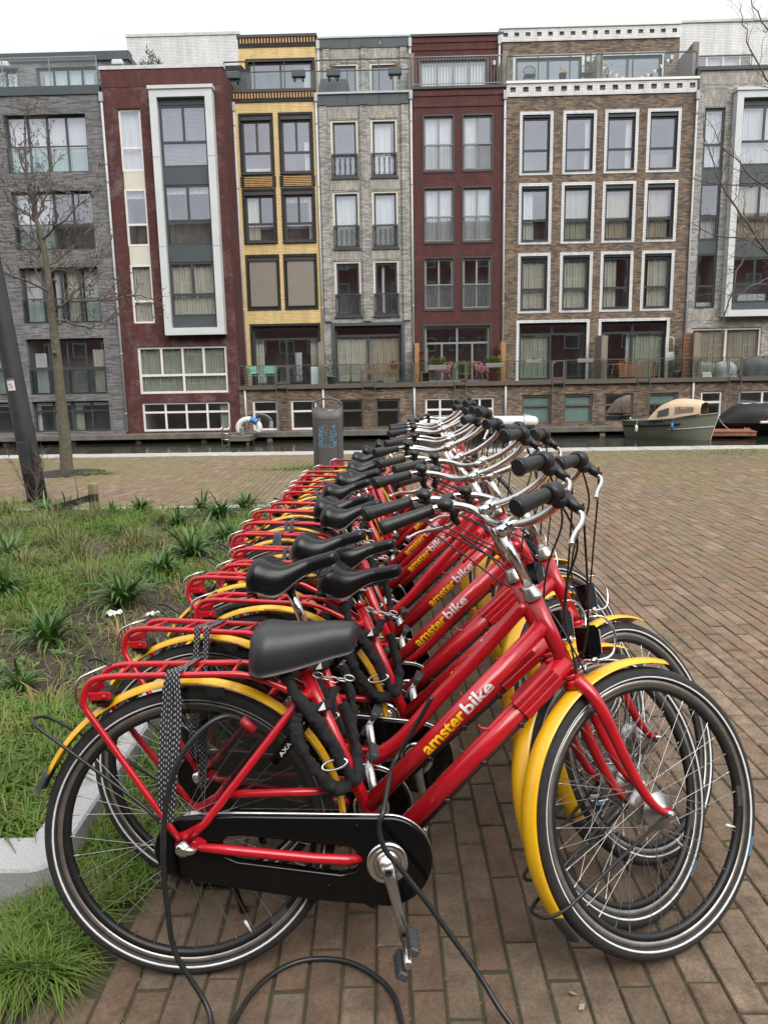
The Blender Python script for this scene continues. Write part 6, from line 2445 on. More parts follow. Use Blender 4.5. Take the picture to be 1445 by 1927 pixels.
# ================================================================== planting bed
leaf_m = toned('strap_leaf', (0.040, 0.095, 0.018), (0.085, 0.165, 0.034), 'object', rough=0.38, bump=0.0, spec=0.5, translucent=0.15, nscale=6, namt=0.25)
grass_m = toned('grass_blade', (0.105, 0.235, 0.024), (0.200, 0.345, 0.050), 'tone', rough=0.6, bump=0.0, spec=0.3, translucent=0.25, nscale=3, namt=0.30, spots=[(0.80, (0.165, 0.180, 0.055)), (0.93, (0.30, 0.235, 0.105))])
straw_m = toned('dead_blade', (0.36, 0.26, 0.12), (0.22, 0.14, 0.065), 'tone', rough=0.8, bump=0.0, spec=0.2, nscale=8, namt=0.3)
sedge_m = toned('sedge_blade', (0.125, 0.165, 0.045), (0.27, 0.25, 0.115), 'tone', rough=0.65, bump=0.0, spec=0.3, translucent=0.2, nscale=6, namt=0.25)

def soil_z(x, y):
    if -9.4 < x < -1.05 and 1.98 < y < 8.0:
        return 0.070 + 0.035 * mnoise.noise((x * 1.3, y * 1.3, 0)) + 0.018 * mnoise.noise((x * 6, y * 6, 3))
    return 0.0

def leaf_mesh(L_, w, bend, twist, rg):
    mb = MB()
    n = 6
    p = Vector((0, 0, 0))
    ang = rg.uniform(1.15, 1.45)
    pts = []
    for i in range(n + 1):
        t = i / n
        ww = w * (0.55 + 0.45 * math.sin(min(1, t * 1.6) * PI / 2)) * (1 - t ** 3.2) + 0.0012
        c = Vector((0, math.cos(twist * t), math.sin(twist * t)))
        pts += [p + c * ww + Vector((0, 0, ww * 0.35)), p, p - c * ww + Vector((0, 0, ww * 0.35))]
        p = p + Vector((math.cos(ang), 0, math.sin(ang))) * (L_ / n)
        ang -= bend / n
    mb.grid(pts, n + 1, 3)
    return mb.mesh('leaf', leaf_m)
rg = random.Random(12)
leaf_lib = [leaf_mesh(0.26 * rg.uniform(0.8, 1.25), 0.0115 * rg.uniform(0.8, 1.25), rg.uniform(0.7, 2.5), rg.uniform(-0.5, 0.5), rg) for _ in range(12)]

def strap_plant(x, y, s, n, label):
    o = thing('strap_leaf_plant', label, 'plant', (x, y, soil_z(x, y) - 0.01), 0, 'dark green strap leaf clumps in the bed')
    for k in range(int(n * 2.5)):
        l = bpy.data.objects.new('leaf', rg.choice(leaf_lib))
        col.objects.link(l)
        l.parent = o
        a = 2 * PI * (k + rg.random()) / n * 2.4
        q = rg.random()
        r0 = rg.uniform(0.0, 0.05) * s
        l.location = (r0 * math.cos(a), r0 * math.sin(a), 0)
        sc_ = s * rg.uniform(0.75, 1.2)
        l.scale = (sc_, sc_, sc_)
        l.rotation_euler = (rg.uniform(-0.25, 0.25), rg.uniform(-0.45, 0.40), a)

SP = [
    (-3.69, 8.05, 1.15, 30, 'wide strap leaf clump at the back kerb beside the lamp post'),
    (-3.35, 7.75, 0.95, 24, 'strap leaf clump just left of the wooden stake'),
    (-2.79, 7.51, 0.85, 22, 'small strap leaf clump just right of the wooden stake'),
    (-2.55, 7.70, 1.00, 26, 'strap leaf clump at the back, second right of the stake'),
    (-1.94, 6.85, 1.05, 28, 'strap leaf clump in the middle of the bed towards the back'),
    (-1.62, 7.25, 1.20, 32, 'broad strap leaf clump at the back left of the bicycles'),
    (-1.45, 7.75, 1.25, 30, 'tallest strap leaf clump at the back corner by the bicycles'),
    (-1.90, 7.70, 0.95, 24, 'strap leaf clump against the back kerb near the bicycles'),
    (-2.32, 6.42, 0.85, 22, 'small upright strap leaf clump in the centre of the bed'),
    (-1.50, 5.67, 1.35, 34, 'largest strap leaf clump beside the middle bicycles'),
    (-1.58, 5.12, 1.05, 30, 'dark strap leaf clump beside the row, second from the camera side'),
    (-1.62, 4.42, 1.20, 34, 'strap leaf clump beside the white litter'),
    (-1.78, 3.76, 1.05, 32, 'strap leaf clump nearest the bare soil in the front of the bed'),
    (-2.95, 5.68, 1.15, 30, 'upper strap leaf clump at the left picture edge'),
    (-2.45, 4.62, 1.10, 30, 'lower strap leaf clump at the left picture edge'),
    (-1.64, 3.14, 0.70, 18, 'small pale strap leaf seedlings in the front soil'),
    (-1.35, 6.25, 1.00, 24, 'strap leaf clump touching the carriers of the middle bicycles')]
for q in SP:
    strap_plant(q[0], q[1], q[2] * 0.80, q[3], q[4])

def blade_field(name, P_, mt, kind='stuff', parent=None, seed=1):
    """P_ rows: x y z height lean width tone azimuth"""
    A = np.asarray(P_, dtype=np.float64)
    n = len(A)
    x, y, z, h, ln, w, tone, az = A.T
    dx, dy = np.cos(az), np.sin(az)
    px_, py_ = -dy, dx
    V = np.zeros((n, 5, 3))
    b0 = np.stack([x, y, z], 1)
    side = np.stack([px_ * w, py_ * w, np.zeros(n)], 1)
    mid = b0 + np.stack([dx * ln * h * 0.35, dy * ln * h * 0.35, h * 0.62 * (1 - 0.25 * ln)], 1)
    tip = b0 + np.stack([dx * ln * h, dy * ln * h, h * np.clip(1 - 0.55 * ln, 0.03, 1)], 1)
    V[:, 0], V[:, 1] = b0 - side, b0 + side
    V[:, 2], V[:, 3] = mid + side * 0.8, mid - side * 0.8
    V[:, 4] = tip
    base = (np.arange(n) * 5)[:, None]
    quads = (base + np.array([[0, 1, 2, 3]])).reshape(-1)
    tris = (base + np.array([[3, 2, 4]])).reshape(-1)
    me = bpy.data.meshes.new(name)
    me.vertices.add(n * 5)
    me.vertices.foreach_set('co', V.reshape(-1))
    me.loops.add(n * 7)
    me.loops.foreach_set('vertex_index', np.concatenate([quads, tris]).astype(np.int32))
    me.polygons.add(n * 2)
    ls = np.concatenate([np.arange(n) * 4, n * 4 + np.arange(n) * 3]).astype(np.int32)
    lt_ = np.concatenate([np.full(n, 4), np.full(n, 3)]).astype(np.int32)
    me.polygons.foreach_set('loop_start', ls)
    me.polygons.foreach_set('loop_total', lt_)
    me.update(calc_edges=True)
    at = me.attributes.new('tone', 'FLOAT', 'FACE')
    at.data.foreach_set('value', np.concatenate([tone, tone]).astype(np.float32))
    me.materials.append(mt)
    o = bpy.data.objects.new(name, me)
    col.objects.link(o)
    if parent is not None:
        o.parent = parent
    if kind:
        o['kind'] = kind
    return o

rg = random.Random(77)
G = []
def gadd(x, y, z, h, ln, w, tone):
    G.append((x, y, z, h, ln, w, tone, rg.uniform(0, 2 * PI)))
tries = 0
while len(G) < 40000 and tries < 220000:
    tries += 1
    y = 2.0 + 5.95 * rg.random() ** 1.25
    x = -1.06 - rg.random() ** 1.1 * (0.6 + 0.62 * y)
    d = mnoise.noise((x * 0.9 + 4, y * 0.9, 7)) + 0.5 * mnoise.noise((x * 2.7, y * 2.7, 2))
    bare = 0.35 * math.exp(-((x + 1.55) ** 2 / 0.20 + (y - 3.3) ** 2 / 0.5))
    d -= bare * 1.6
    if y > 4.2 and x < -1.6 and y < 5.3:
        d += 0.25
    if rg.random() > max(0.04, min(1, 0.42 + 1.2 * d)):
        continue
    hh = rg.uniform(0.05, 0.13) * (1 + 0.5 * max(0, d))
    gadd(x, y, soil_z(x, y) - 0.004, hh, rg.uniform(0.25, 1.5), rg.uniform(0.0022, 0.0046), min(1, max(0, rg.gauss(0.38, 0.22))))
for _ in range(4500):                                   # flattened dry thatch
    y = 2.0 + 5.9 * rg.random() ** 1.2
    x = -1.06 - rg.random() * (0.5 + 0.6 * y)
    gadd(x, y, soil_z(x, y) + rg.uniform(0.0, 0.02), rg.uniform(0.06, 0.14), rg.uniform(1.6, 1.85), rg.uniform(0.001, 0.0024), rg.uniform(0.75, 1.0))
blade_field('bed_grass', G, grass_m)
G2 = []
for _ in range(21000):                                  # long grass in the strip outside the kerb
    y = 1.55 + 5.6 * rg.random() ** 1.9
    x = -0.925 + 0.24 * rg.random() ** 1.4
    if y > 3.0 and rg.random() < 0.3:
        continue
    if y < 1.83:
        x = -0.98 + rg.random() * 0.20
    cl_ = mnoise.noise((x * 5, y * 4, 11))
    if rg.random() > 0.55 + 0.9 * cl_:
        continue
    G2.append((x, y, -0.006, rg.uniform(0.06, 0.15) * (1 - 1.2 * max(0, x + 0.85)), rg.uniform(0.3, 1.6), rg.uniform(0.0014, 0.0032), min(1, max(0, rg.gauss(0.42, 0.26))), rg.uniform(0, 2 * PI)))
for _ in range(22000):                                  # and in front of the near kerb
    x = -0.90 - 3.2 * rg.random()
    y = 1.77 - 0.27 * rg.random() ** 1.3
    cl_ = mnoise.noise((x * 4, y * 6, 5))
    if rg.random() > 0.6 + 0.9 * cl_:
        continue
    G2.append((x, y, 0.0, rg.uniform(0.05, 0.13), rg.uniform(0.4, 1.75), rg.uniform(0.0013, 0.0030), min(1, max(0, rg.gauss(0.42, 0.27))), rg.uniform(0, 2 * PI)))
blade_field('verge_grass', G2, grass_m)
G3 = []
for _ in range(5200):                                   # moss and weeds in the paving joints, thicker by the bin and the quay
    z_ = rg.random()
    if z_ < 0.16:
        x, y = -1.25 + rg.gauss(0, 0.38), 11.9 + rg.gauss(0, 0.10)
    elif z_ < 0.24:
        x, y = -4.55 + rg.gauss(0, 0.16), 11.75 + rg.gauss(0, 0.06)
    elif z_ < 0.36:
        x, y = -4.45 + rg.gauss(0, 0.35), 8.85 + rg.gauss(0, 0.12)
    elif z_ < 0.50:
        x, y = 6.5 + rg.gauss(0, 0.9), 13.2 + rg.gauss(0, 0.25)
    else:
        i = rg.randint(-24, 40)
        x = (i + 0.5) * PW + rg.gauss(0, 0.003)
        y = 1.3 + 3.0 * rg.random() ** 1.5
        if mnoise.noise((x * 2.2, y * 2.2, 9)) < 0.05 or not is_paved(x, y):
            continue
        G3.append((x, y, -0.008, rg.uniform(0.006, 0.014), rg.uniform(0.3, 1.5), rg.uniform(0.0012, 0.0026), rg.uniform(0.2, 0.8), rg.uniform(0, 2 * PI)))
        continue
    G3.append((x, y, -0.006, rg.uniform(0.03, 0.09), rg.uniform(0.3, 1.3), rg.uniform(0.002, 0.005), rg.uniform(0.1, 0.7), rg.uniform(0, 2 * PI)))
blade_field('joint_weeds', G3, grass_m)

def tussock(x, y, s, label, mt, n=170, hh=0.27, name='sedge_tussock', grp='pale sedge tussocks in the bed'):
    o = thing(name, label, 'plant', (x, y, soil_z(x, y)), 0, grp)
    P_ = []
    for _ in range(n):
        a = rg.uniform(0, 2 * PI)
        r = rg.uniform(0, 0.07) * s
        P_.append((r * math.cos(a), r * math.sin(a), -0.01, hh * s * rg.uniform(0.6, 1.15), rg.uniform(0.25, 1.5), rg.uniform(0.0016, 0.0034), rg.random(), a + rg.gauss(0, 0.5)))
    blade_field('blades', P_, mt, None, o)
TS = [(-3.46, 6.91, 1.2, 'leftmost sedge tussock behind the upper left clump'), (-2.75, 6.16, 1.25, 'large sedge tussock left of the bed centre'), (-2.35, 5.52, 1.2, 'sedge tussock in front of the large one, left of centre'),
      (-2.62, 5.25, 1.05, 'sedge tussock with a brown heart near the left edge'), (-2.85, 7.13, 1.2, 'sedge tussock at the foot of the wooden stake'), (-3.15, 6.75, 1.1, 'sedge tussock between the stake and the left edge'),
      (-2.75, 4.95, 1.0, 'sedge tussock between the two left edge clumps'), (-3.30, 7.35, 1.1, 'sedge tussock below the black strap'), (-3.95, 7.72, 1.1, 'sedge tussock below the lamp post'), (-2.10, 6.15, 1.0, 'sedge tussock in the middle beside the upright clump'), (-2.15, 7.2, 0.9, 'small sedge tussock behind the centre of the bed'), (-2.0, 4.9, 1.0, 'green sedge tussock left of the litter')]
for (x, y, s, l) in TS:
    tussock(x, y, s, l, sedge_m)
for (x, y, s, l) in [(-2.09, 5.92, 0.9, 'dry straw clump on the bare patch, left one'), (-1.85, 6.03, 0.9, 'dry straw clump on the bare patch, right one'), (-1.39, 3.79, 0.85, 'straw and green clump beside the second carrier'), (-1.30, 5.20, 0.8, 'dry straw clump beside the middle carriers'), (-1.43, 2.95, 0.9, 'dry straw clump in the front soil left of the nearest wheel'), (-1.47, 2.60, 0.9, 'bleached straw clump at the left edge by the kerb'), (-1.30, 4.55, 0.7, 'thin straw clump by the carriers')]:
    tussock(x, y, s, l, straw_m, 46, 0.20, 'straw_clump', 'dry straw clumps in the bed')

for (x, y, s, l) in [(-1.95, 4.75, 1.0, 'bright green grass tuft left of the clump by the litter'), (-2.2, 4.35, 1.1, 'bright green grass tuft at the left edge above the front soil'), (-1.75, 5.35, 0.9, 'bright green grass tuft between the two dark clumps by the row'), (-2.75, 5.45, 1.0, 'bright green grass tuft below the upper left edge clump'), (-2.05, 4.05, 0.9, 'bright green grass tuft left of the front clump'), (-1.35, 6.75, 1.0, 'bright green grass tuft against the carriers at the back'), (-1.30, 7.45, 1.1, 'tall green grass tuft in the far corner by the carriers'), (-2.45, 6.75, 0.9, 'green grass tuft behind the upright clump in the centre'), (-3.0, 6.3, 1.0, 'green grass tuft behind the large sedge'), (-1.80, 6.45, 0.9, 'green grass tuft before the middle back clump'), (-1.75, 2.75, 1.0, 'bright grass tuft at the left edge beyond the kerb corner'), (-1.38, 2.2, 1.0, 'bright grass tuft inside the kerb corner'), (-1.20, 2.45, 0.8, 'bright grass tuft against the inner kerb'), (-2.15, 5.05, 0.9, 'bright grass tuft left of the dark clump by the row')]:
    tussock(x, y, s, l, grass_m, 150, 0.17, 'grass_tuft', 'bright green grass tufts in the bed')

# low broad-leaved weeds between the clumps
wd_ = MB()
for _ in range(150):
    y = 2.1 + 5.6 * rg.random() ** 1.1
    x = -1.12 - rg.random() * (0.4 + 0.5 * y)
    if mnoise.noise((x * 1.6, y * 1.6, 21)) < -0.12:
        continue
    for k in range(rg.randint(7, 16)):
        a = rg.uniform(0, 2 * PI)
        r_ = rg.uniform(0.015, 0.09)
        c_ = Vector((x + r_ * math.cos(a), y + r_ * math.sin(a), soil_z(x, y) + rg.uniform(0.01, 0.06)))
        d = Vector((math.cos(a), math.sin(a), rg.uniform(-0.1, 0.6))) * rg.uniform(0.012, 0.032)
        e = Vector((-math.sin(a), math.cos(a), rg.uniform(-0.2, 0.2))) * rg.uniform(0.006, 0.013)
        wd_.add([c_ - d, c_ + e, c_ + d, c_ - e], [(0, 1, 2, 3)])
wd_.build('low_weeds', toned('weed_leaf', (0.07, 0.15, 0.025), (0.11, 0.20, 0.045), 'object', rough=0.55, bump=0, nscale=9, namt=0.45, translucent=0.15), kind='stuff')

# dry leaves and scraps blown over the paving
dl_ = MB()
for _ in range(110):
    y = 1.4 + 11.5 * rg.random() ** 1.3
    x = rg.uniform(-0.65, 0.9 + 0.5 * y)
    s_ = rg.uniform(0.004, 0.012)
    a = rg.uniform(0, 6.28)
    d, e = Vector((math.cos(a), math.sin(a), 0)) * s_, Vector((-math.sin(a), math.cos(a), 0)) * s_ * rg.uniform(0.3, 0.7)
    c_ = Vector((x, y, 0.005))
    dl_.add([c_ - d, c_ + e + Vector((0, 0, s_ * 0.3)), c_ + d + Vector((0, 0, s_ * 0.4)), c_ - e], [(0, 1, 2, 3)])
dl_.build('leaf_litter', pm('dry_leaf', (0.24, 0.16, 0.08), 0.8, var=0.5, vscale=3, c2=(0.34, 0.30, 0.20)), kind='stuff')

# soil crumbs
cr = MB()
for _ in range(900):
    y = 2.0 + 4.5 * rg.random() ** 1.5
    x = -1.08 - rg.random() * (0.3 + 0.35 * y)
    r = rg.uniform(0.004, 0.016)
    cr.blob((x, y, soil_z(x, y) + r * 0.3), (r, r, r * 0.7), 5, 3, 0, 0.3, rg)
cr.build('soil_crumbs', soil_m, kind='stuff')

# stake with a black strap, twigs, litter
sk = thing('wooden_stake', 'short round wooden stake in the bed', 'stake', (-2.97, 7.55, 0))
mb = MB()
mb.lathe([(0.052, -0.1), (0.050, 0.40), (0.047, 0.415), (0.02, 0.42)], (0, 0, 0), (0, 0, 1), 14)
mb.build('post', pm('stake_wood', (0.20, 0.165, 0.085), 0.85, var=0.35, vscale=5, stretch=(6, 6, 0.7), bump=0.3), sk)
ts_ = thing('tree_tie', 'black rubber tie strap from the stake down into the leaves', 'strap', (-2.97, 7.55, 0))
mb = MB()
P_ = catmull([(0.05, -0.03, 0.27), (0.0, -0.055, 0.275), (-0.06, -0.04, 0.26), (-0.20, -0.02, 0.22), (-0.42, 0.0, 0.16)], 4)
vs_ = []
for p in P_:
    vs_ += [p + Vector((0, 0, -0.035)), p + Vector((0, 0, 0.035)), p + Vector((0, 0.006, 0.035)), p + Vector((0, 0.006, -0.035))]
mb.grid(vs_, len(P_), 4, 0, False, False, True)
mb.build('band', M['rubber'], ts_)
tw = thing('thin_stick', 'thin bare stick standing left of the wooden stake', 'stick', (-3.33, 8.0, 0))
mb = MB()
mb.tube([(0, 0, 0), (0.01, 0, 0.25), (0.0, 0, 0.45)], 0.007, 5)
mb.build('stick', twig_m, tw)
bt = thing('bare_twigs', 'thin reddish bare twigs at the foot of the lamp post', 'shrub', (-4.15, 8.75, 0))
mb = MB()
for k in range(9):
    a = rg.uniform(0, 2 * PI)
    grow(mb, [Vector((0, 0, 0)), Vector((0.12 * math.cos(a), 0.08 * math.sin(a), 0.3)), Vector((0.3 * math.cos(a), 0.15 * math.sin(a), 0.5 + 0.3 * rg.random()))], 0.006, 0.002, rg, 1, None, 0.1, 0, 0.3)
mb.build('twigs', twig_m, bt)
for (x, y, l, s) in ((-1.60, 4.22, 'crumpled white tissue beside the strap leaf clump', 0.62), (-1.36, 4.20, 'flat white paper scrap beside the second carrier', 0.55)):
    o = thing('paper_litter', l, 'litter', (x, y, 0.075))
    mb = MB()
    pp = []
    for i in range(7):
        for j in range(6):
            pp.append(((i - 3) * 0.026 * s + rg.gauss(0, 0.006), (j - 2.5) * 0.024 * s + rg.gauss(0, 0.006), rg.uniform(0, 0.045) * s))
    mb.grid(pp, 7, 6, 0, False)
    mb.build('paper', M['white_pvc'], o)
# ================================================================== the rental bicycles
# bike frame: X forward from the rear axle, Y to the rider's left, Z up, in the bike's own plane
WB = 1.14
HUBZ = 0.35
AX_DIR = Vector((-0.415, 0, 0.91)).normalized()
AX_BASE = Vector((0.945, 0, 0.68))
ST_DIR = Vector((-0.384, 0, 0.923)).normalized()

def arc(cx, cz, r, a0, a1, k, y=0.0):
    return [Vector((cx + r * math.cos(rad(a0 + (a1 - a0) * i / k)), y, cz + r * math.sin(rad(a0 + (a1 - a0) * i / k)))) for i in range(k + 1)]

def revolve_y(mb, prof, cx, cz, n, mi=0, smooth=True, closed=True):
    """closed profile (radius, y) about the hub line"""
    pts = []
    for i in range(n):
        t = 2 * PI * i / n
        for (r, y) in prof:
            pts.append((cx + r * math.cos(t), y, cz + r * math.sin(t)))
    return mb.grid(pts, n, len(prof), mi, smooth, True, closed)

# tyre rubber with a tread of slanted sipes round the crown
tyre_m = pm('tyre_rubber', (0.022, 0.022, 0.023), 0.68, var=0.35, vscale=30)
_t = tyre_m.node_tree
_L = _t.links.new
_tx = _t.nodes.new('ShaderNodeTexCoord')
_sp = _t.nodes.new('ShaderNodeSeparateXYZ')
_L(_tx.outputs['Object'], _sp.inputs[0])
def _mth(op, a, b=None):
    n = _t.nodes.new('ShaderNodeMath')
    n.operation = op
    for i, q in enumerate((a, b)):
        if q is None:
            continue
        if isinstance(q, (int, float)):
            n.inputs[i].default_value = q
        else:
            _L(q, n.inputs[i])
    return n.outputs[0]
_ang = _mth('ARCTAN2', _sp.outputs['Z'], _sp.outputs['X'])
_ay = _mth('ABSOLUTE', _sp.outputs['Y'])
_w = _mth('SINE', _mth('ADD', _mth('MULTIPLY', _ang, 62.0), _mth('MULTIPLY', _ay, 420.0)))
_w = _mth('GREATER_THAN', _w, 0.55)
_r = _mth('SQRT', _mth('ADD', _mth('MULTIPLY', _sp.outputs['X'], _sp.outputs['X']), _mth('MULTIPLY', _sp.outputs['Z'], _sp.outputs['Z'])))
_crown = _mth('GREATER_THAN', _r, 0.338)
_side = _mth('MULTIPLY', _mth('SINE', _mth('MULTIPLY', _r, 1900.0)), 0.12)
_h = _mth('ADD', _mth('MULTIPLY', _mth('MULTIPLY', _w, _crown), -1.0), _side)
_bp = _t.nodes.new('ShaderNodeBump')
_bp.inputs['Strength'].default_value = 0.8
_bp.inputs['Distance'].default_value = 0.003
_L(_h, _bp.inputs['Height'])
_L(_bp.outputs['Normal'], _t.nodes['Principled BSDF'].inputs['Normal'])

def make_wheel(name, parent, cx, hub_prof, rg):
    """tyre, rim, spokes, hub as sub-parts of one wheel object (the rim mesh is the wheel's body); origin on the hub"""
    rim = MB()
    revolve_y(rim, [(0.304, -0.0125), (0.318, -0.0135), (0.319, 0), (0.318, 0.0135), (0.304, 0.0125)], 0, 0, 96, 0)
    revolve_y(rim, [(0.289, -0.006), (0.3038, -0.0125), (0.3038, 0.0125), (0.289, 0.006)], 0, 0, 96, 1)
    w = rim.build(name, [M['rim'], M['rimblack']], parent)
    w.location = (cx, 0, HUBZ)
    ty = MB()
    prof = []
    for i in range(15):
        t = PI * (-0.5 - 0.14 + 1.28 * i / 14) + PI / 2
    for i in range(16):
        t = rad(-128 + 256 * i / 15)
        prof.append((0.3305 + 0.0195 * math.cos(t), 0.0205 * math.sin(t)))
    revolve_y(ty, prof, 0, 0, 110, 0)
    ty.build('tyre', tyre_m, w)
    for (word, a0, mt_) in (('SCHWALBE', 24, M['flap']), ('MARATHON', -52, M['flap'])):
        tm = textmesh(word, 1.0, space=1.15)
        tw_ = max(v.co.x for v in tm.vertices)
        lb = MB()
        vs2 = []
        for v in tm.vertices:
            r = 0.3315 + v.co.y * 0.0085
            a = rad(a0) - v.co.x / tw_ * 0.30
            yy = 0.0205 * math.sqrt(max(0, 1 - ((r - 0.3305) / 0.0195) ** 2)) + 0.0007
            vs2.append((r * math.cos(a), -yy, r * math.sin(a)))
        lb.add(vs2, [tuple(p.vertices) for p in tm.polygons])
        lb.build('lettering', mt_, w)
    lb = MB()
    for q in range(4):
        a, b = rad(-20 - 2.2 * q), rad(-22.2 - 2.2 * q)
        lb.add([(r * math.cos(t), -0.0212, r * math.sin(t)) for (r, t) in ((0.328, a), (0.328, b), (0.337, b), (0.337, a))], [(0, 1, 2, 3)])
    lb.build('blue_mark', bpy.data.materials.get('tyre_blue') or pm('tyre_blue', (0.06, 0.16, 0.28), 0.6), w)
    st = MB()
    for sy in (-1, 1):
        # a band just proud of the side wall
        pr = [(0.3222, sy * 0.0192), (0.3262, sy * 0.0213), (0.3262, sy * 0.0203), (0.3222, sy * 0.0182)]
        revolve_y(st, pr, 0, 0, 96, 0)
    st.build('reflective_band', M['stripe'], w)
    sk = MB()
    ns = 36
    for i in range(ns):
        sd = 1 if i % 2 else -1
        a_rim = 2 * PI * i / ns
        a_hub = a_rim + (1 if (i // 2) % 2 else -1) * rad(62)
        hr = hub_prof['flange']
        p = (hr * math.cos(a_hub), sd * hub_prof['half'], hr * math.sin(a_hub))
        q = (0.290 * math.cos(a_rim), sd * 0.003, 0.290 * math.sin(a_rim))
        sk.tube([p, q], 0.0009, 4, cap=False)
        e = Vector(q) + (Vector(p) - Vector(q)).normalized() * 0.014
        sk.tube([q, e], 0.0022, 4, cap=False)
    sk.build('spokes', M['steel'], w, kind='stuff')
    hb = MB()
    hb.lathe(hub_prof['prof'], (0, 0, 0), (0, 1, 0), 20)
    hb.build('hub', M['alloy'], w)
    vv = MB()
    va = rad(hub_prof['valve'])
    d = Vector((math.cos(va), 0, math.sin(va)))
    vv.tube([d * 0.292, d * 0.275, d * 0.272, d * 0.258], [0.003, 0.003, 0.0042, 0.0036], 8)
    vv.build('valve', M['stripe'], w)
    tg = MB()
    for k in range(5):
        a = rad(hub_prof['valve'] + 11 + k * 2)
        b = rad(hub_prof['valve'] + 13 + k * 2)
        tg.add([(0.2897 * math.cos(a), -0.0062, 0.2897 * math.sin(a)), (0.2897 * math.cos(b), -0.0062, 0.2897 * math.sin(b)),
                (0.3030 * math.cos(b), -0.0132, 0.3030 * math.sin(b)), (0.3030 * math.cos(a), -0.0132, 0.3030 * math.sin(a))], [(0, 1, 2, 3)])
    tg.build('rim_sticker', M['flap'], w)
    return w

def sheet_arc(mb, cx, cz, r, a0, a1, width, k, thick=0.0016):
    """mudguard: a bowed strip with real thickness round an arc"""
    sec = []
    for i in range(9):
        u = -1 + 2 * i / 8
        sec.append((u * width / 2, -0.013 * u * u))
    full = sec + [(y, d - thick) for (y, d) in reversed(sec)]
    pts = []
    for i in range(k + 1):
        a = rad(a0 + (a1 - a0) * i / k)
        for (y, d) in full:
            pts.append((cx + (r + d) * math.cos(a), y, cz + (r + d) * math.sin(a)))
    n = len(full)
    mb.grid(pts, k + 1, n, 0, True, False, True)
    o = len(mb.v) - len(pts)
    for base in (0, k * n):
        for i in range(8):
            mb.f.append((o + base + i, o + base + i + 1, o + base + n - 2 - i, o + base + n - 1 - i))
            mb.m.append(0)
            mb.s.append(False)
    return mb

def saddle_mesh(kind):
    """loft of domed sections from the broad back to the nose, skirt turned under"""
    L_, k = 0.258, 26
    mb = MB()
    n = 21
    pts = []
    for i in range(k + 1):
        t = i / k
        x = -0.125 + L_ * t
        back = 1 - math.sqrt(max(0.0, 1 - (1 - min(1, t / 0.20)) ** 2))         # rounds the rear end off
        endr = math.sqrt(max(0, 1 - ((t - 0.92) / 0.08) ** 2)) if t > 0.92 else 1.0
        if kind == 'gel':
            w = (0.084 * max(0, 1 - t / 0.95) ** 1.25 + 0.043) * (1 - 0.88 * back)
            top = 0.014 - 0.006 * math.sin(min(1, t / 0.75) * PI) + 0.006 * t
            dep = (0.070 * max(0, 1 - t / 1.15) ** 0.9 + 0.056) * (1 - 0.55 * back)
            pw, flat_ = 1.15, 0.80
        else:
            w = (0.088 * max(0.0, 1 - t / 0.66) ** 0.9 + 0.026 + 0.010 * (1 - t)) * (1 - 0.90 * back)
            top = 0.030 * math.exp(-((t - 0.17) / 0.15) ** 2) + 0.026 * max(0, (t - 0.40) / 0.60) ** 1.2 - 0.008
            dep = (0.060 * math.exp(-((t - 0.24) / 0.26) ** 2) + 0.042) * (1 - 0.45 * back)
            pw, flat_ = 1.25, 0.74
        w *= max(endr, 0.10)
        dep *= 0.5 + 0.5 * endr
        zt = top - (1 - endr) * 0.014 - 0.048 * back
        for j in range(n):
            u = -1 + 2 * j / (n - 1)
            a = abs(u) * rad(118)
            y = math.copysign(w * min(1.0, math.sin(a)) ** flat_ if a > 1e-6 else 0.0, u)
            z = zt - dep * ((1 - math.cos(a)) / (1 - math.cos(rad(118)))) ** pw
            if kind != 'gel':
                z -= 0.008 * math.exp(-(u / 0.22) ** 2) * math.exp(-((t - 0.34) / 0.2) ** 2)
            pts.append((x, y, z))
    mb.grid(pts, k + 1, n, 0, True)
    for i in range(k):
        mb.f.append((i * n, (i + 1) * n, (i + 1) * n + n - 1, i * n + n - 1))
        mb.m.append(0)
        mb.s.append(False)
    mb.f.append(tuple(range(n)))
    mb.f.append(tuple(range(k * n + n - 1, k * n - 1, -1)))
    mb.m += [0, 0]
    mb.s += [False, False]
    return mb

def lettering(mesh, parent, name, mat, p0, d, updir, x0, xs, ys, rr, mid):
    """flat letters laid on the near side of the round tube, cut finely so that they follow its curve"""
    d = Vector(d).normalized()
    u = Vector(updir).normalized()
    bm_ = bmesh.new()
    bm_.from_mesh(mesh)
    bmesh.ops.triangulate(bm_, faces=bm_.faces)
    for _ in range(3):
        lo = [e for e in bm_.edges if abs(e.verts[0].co.y - e.verts[1].co.y) > 0.09]
        bmesh.ops.subdivide_edges(bm_, edges=lo, cuts=1)
        bmesh.ops.triangulate(bm_, faces=[f for f in bm_.faces if len(f.verts) > 3])
    for v in bm_.verts:
        a = x0 + v.co.x * xs
        b = (v.co.y - mid) * ys
        q = Vector(p0) + d * a + u * b
        y = -math.sqrt(max(1e-8, rr * rr - b * b)) - 0.0009
        v.co = (q.x, q.y + y, q.z)
    me = bpy.data.meshes.new(name)
    bm_.to_mesh(me)
    bm_.free()
    me.materials.append(mat)
    o = bpy.data.objects.new(name, me)
    col.objects.link(o)
    o.parent = parent
    return o

STEER = ('fork', 'front_wheel', 'front_mudguard', 'mud_flap', 'front_stay', 'stem', 'handlebar', 'grip', 'brake_lever', 'bell', 'shifter', 'headlight', 'cable')

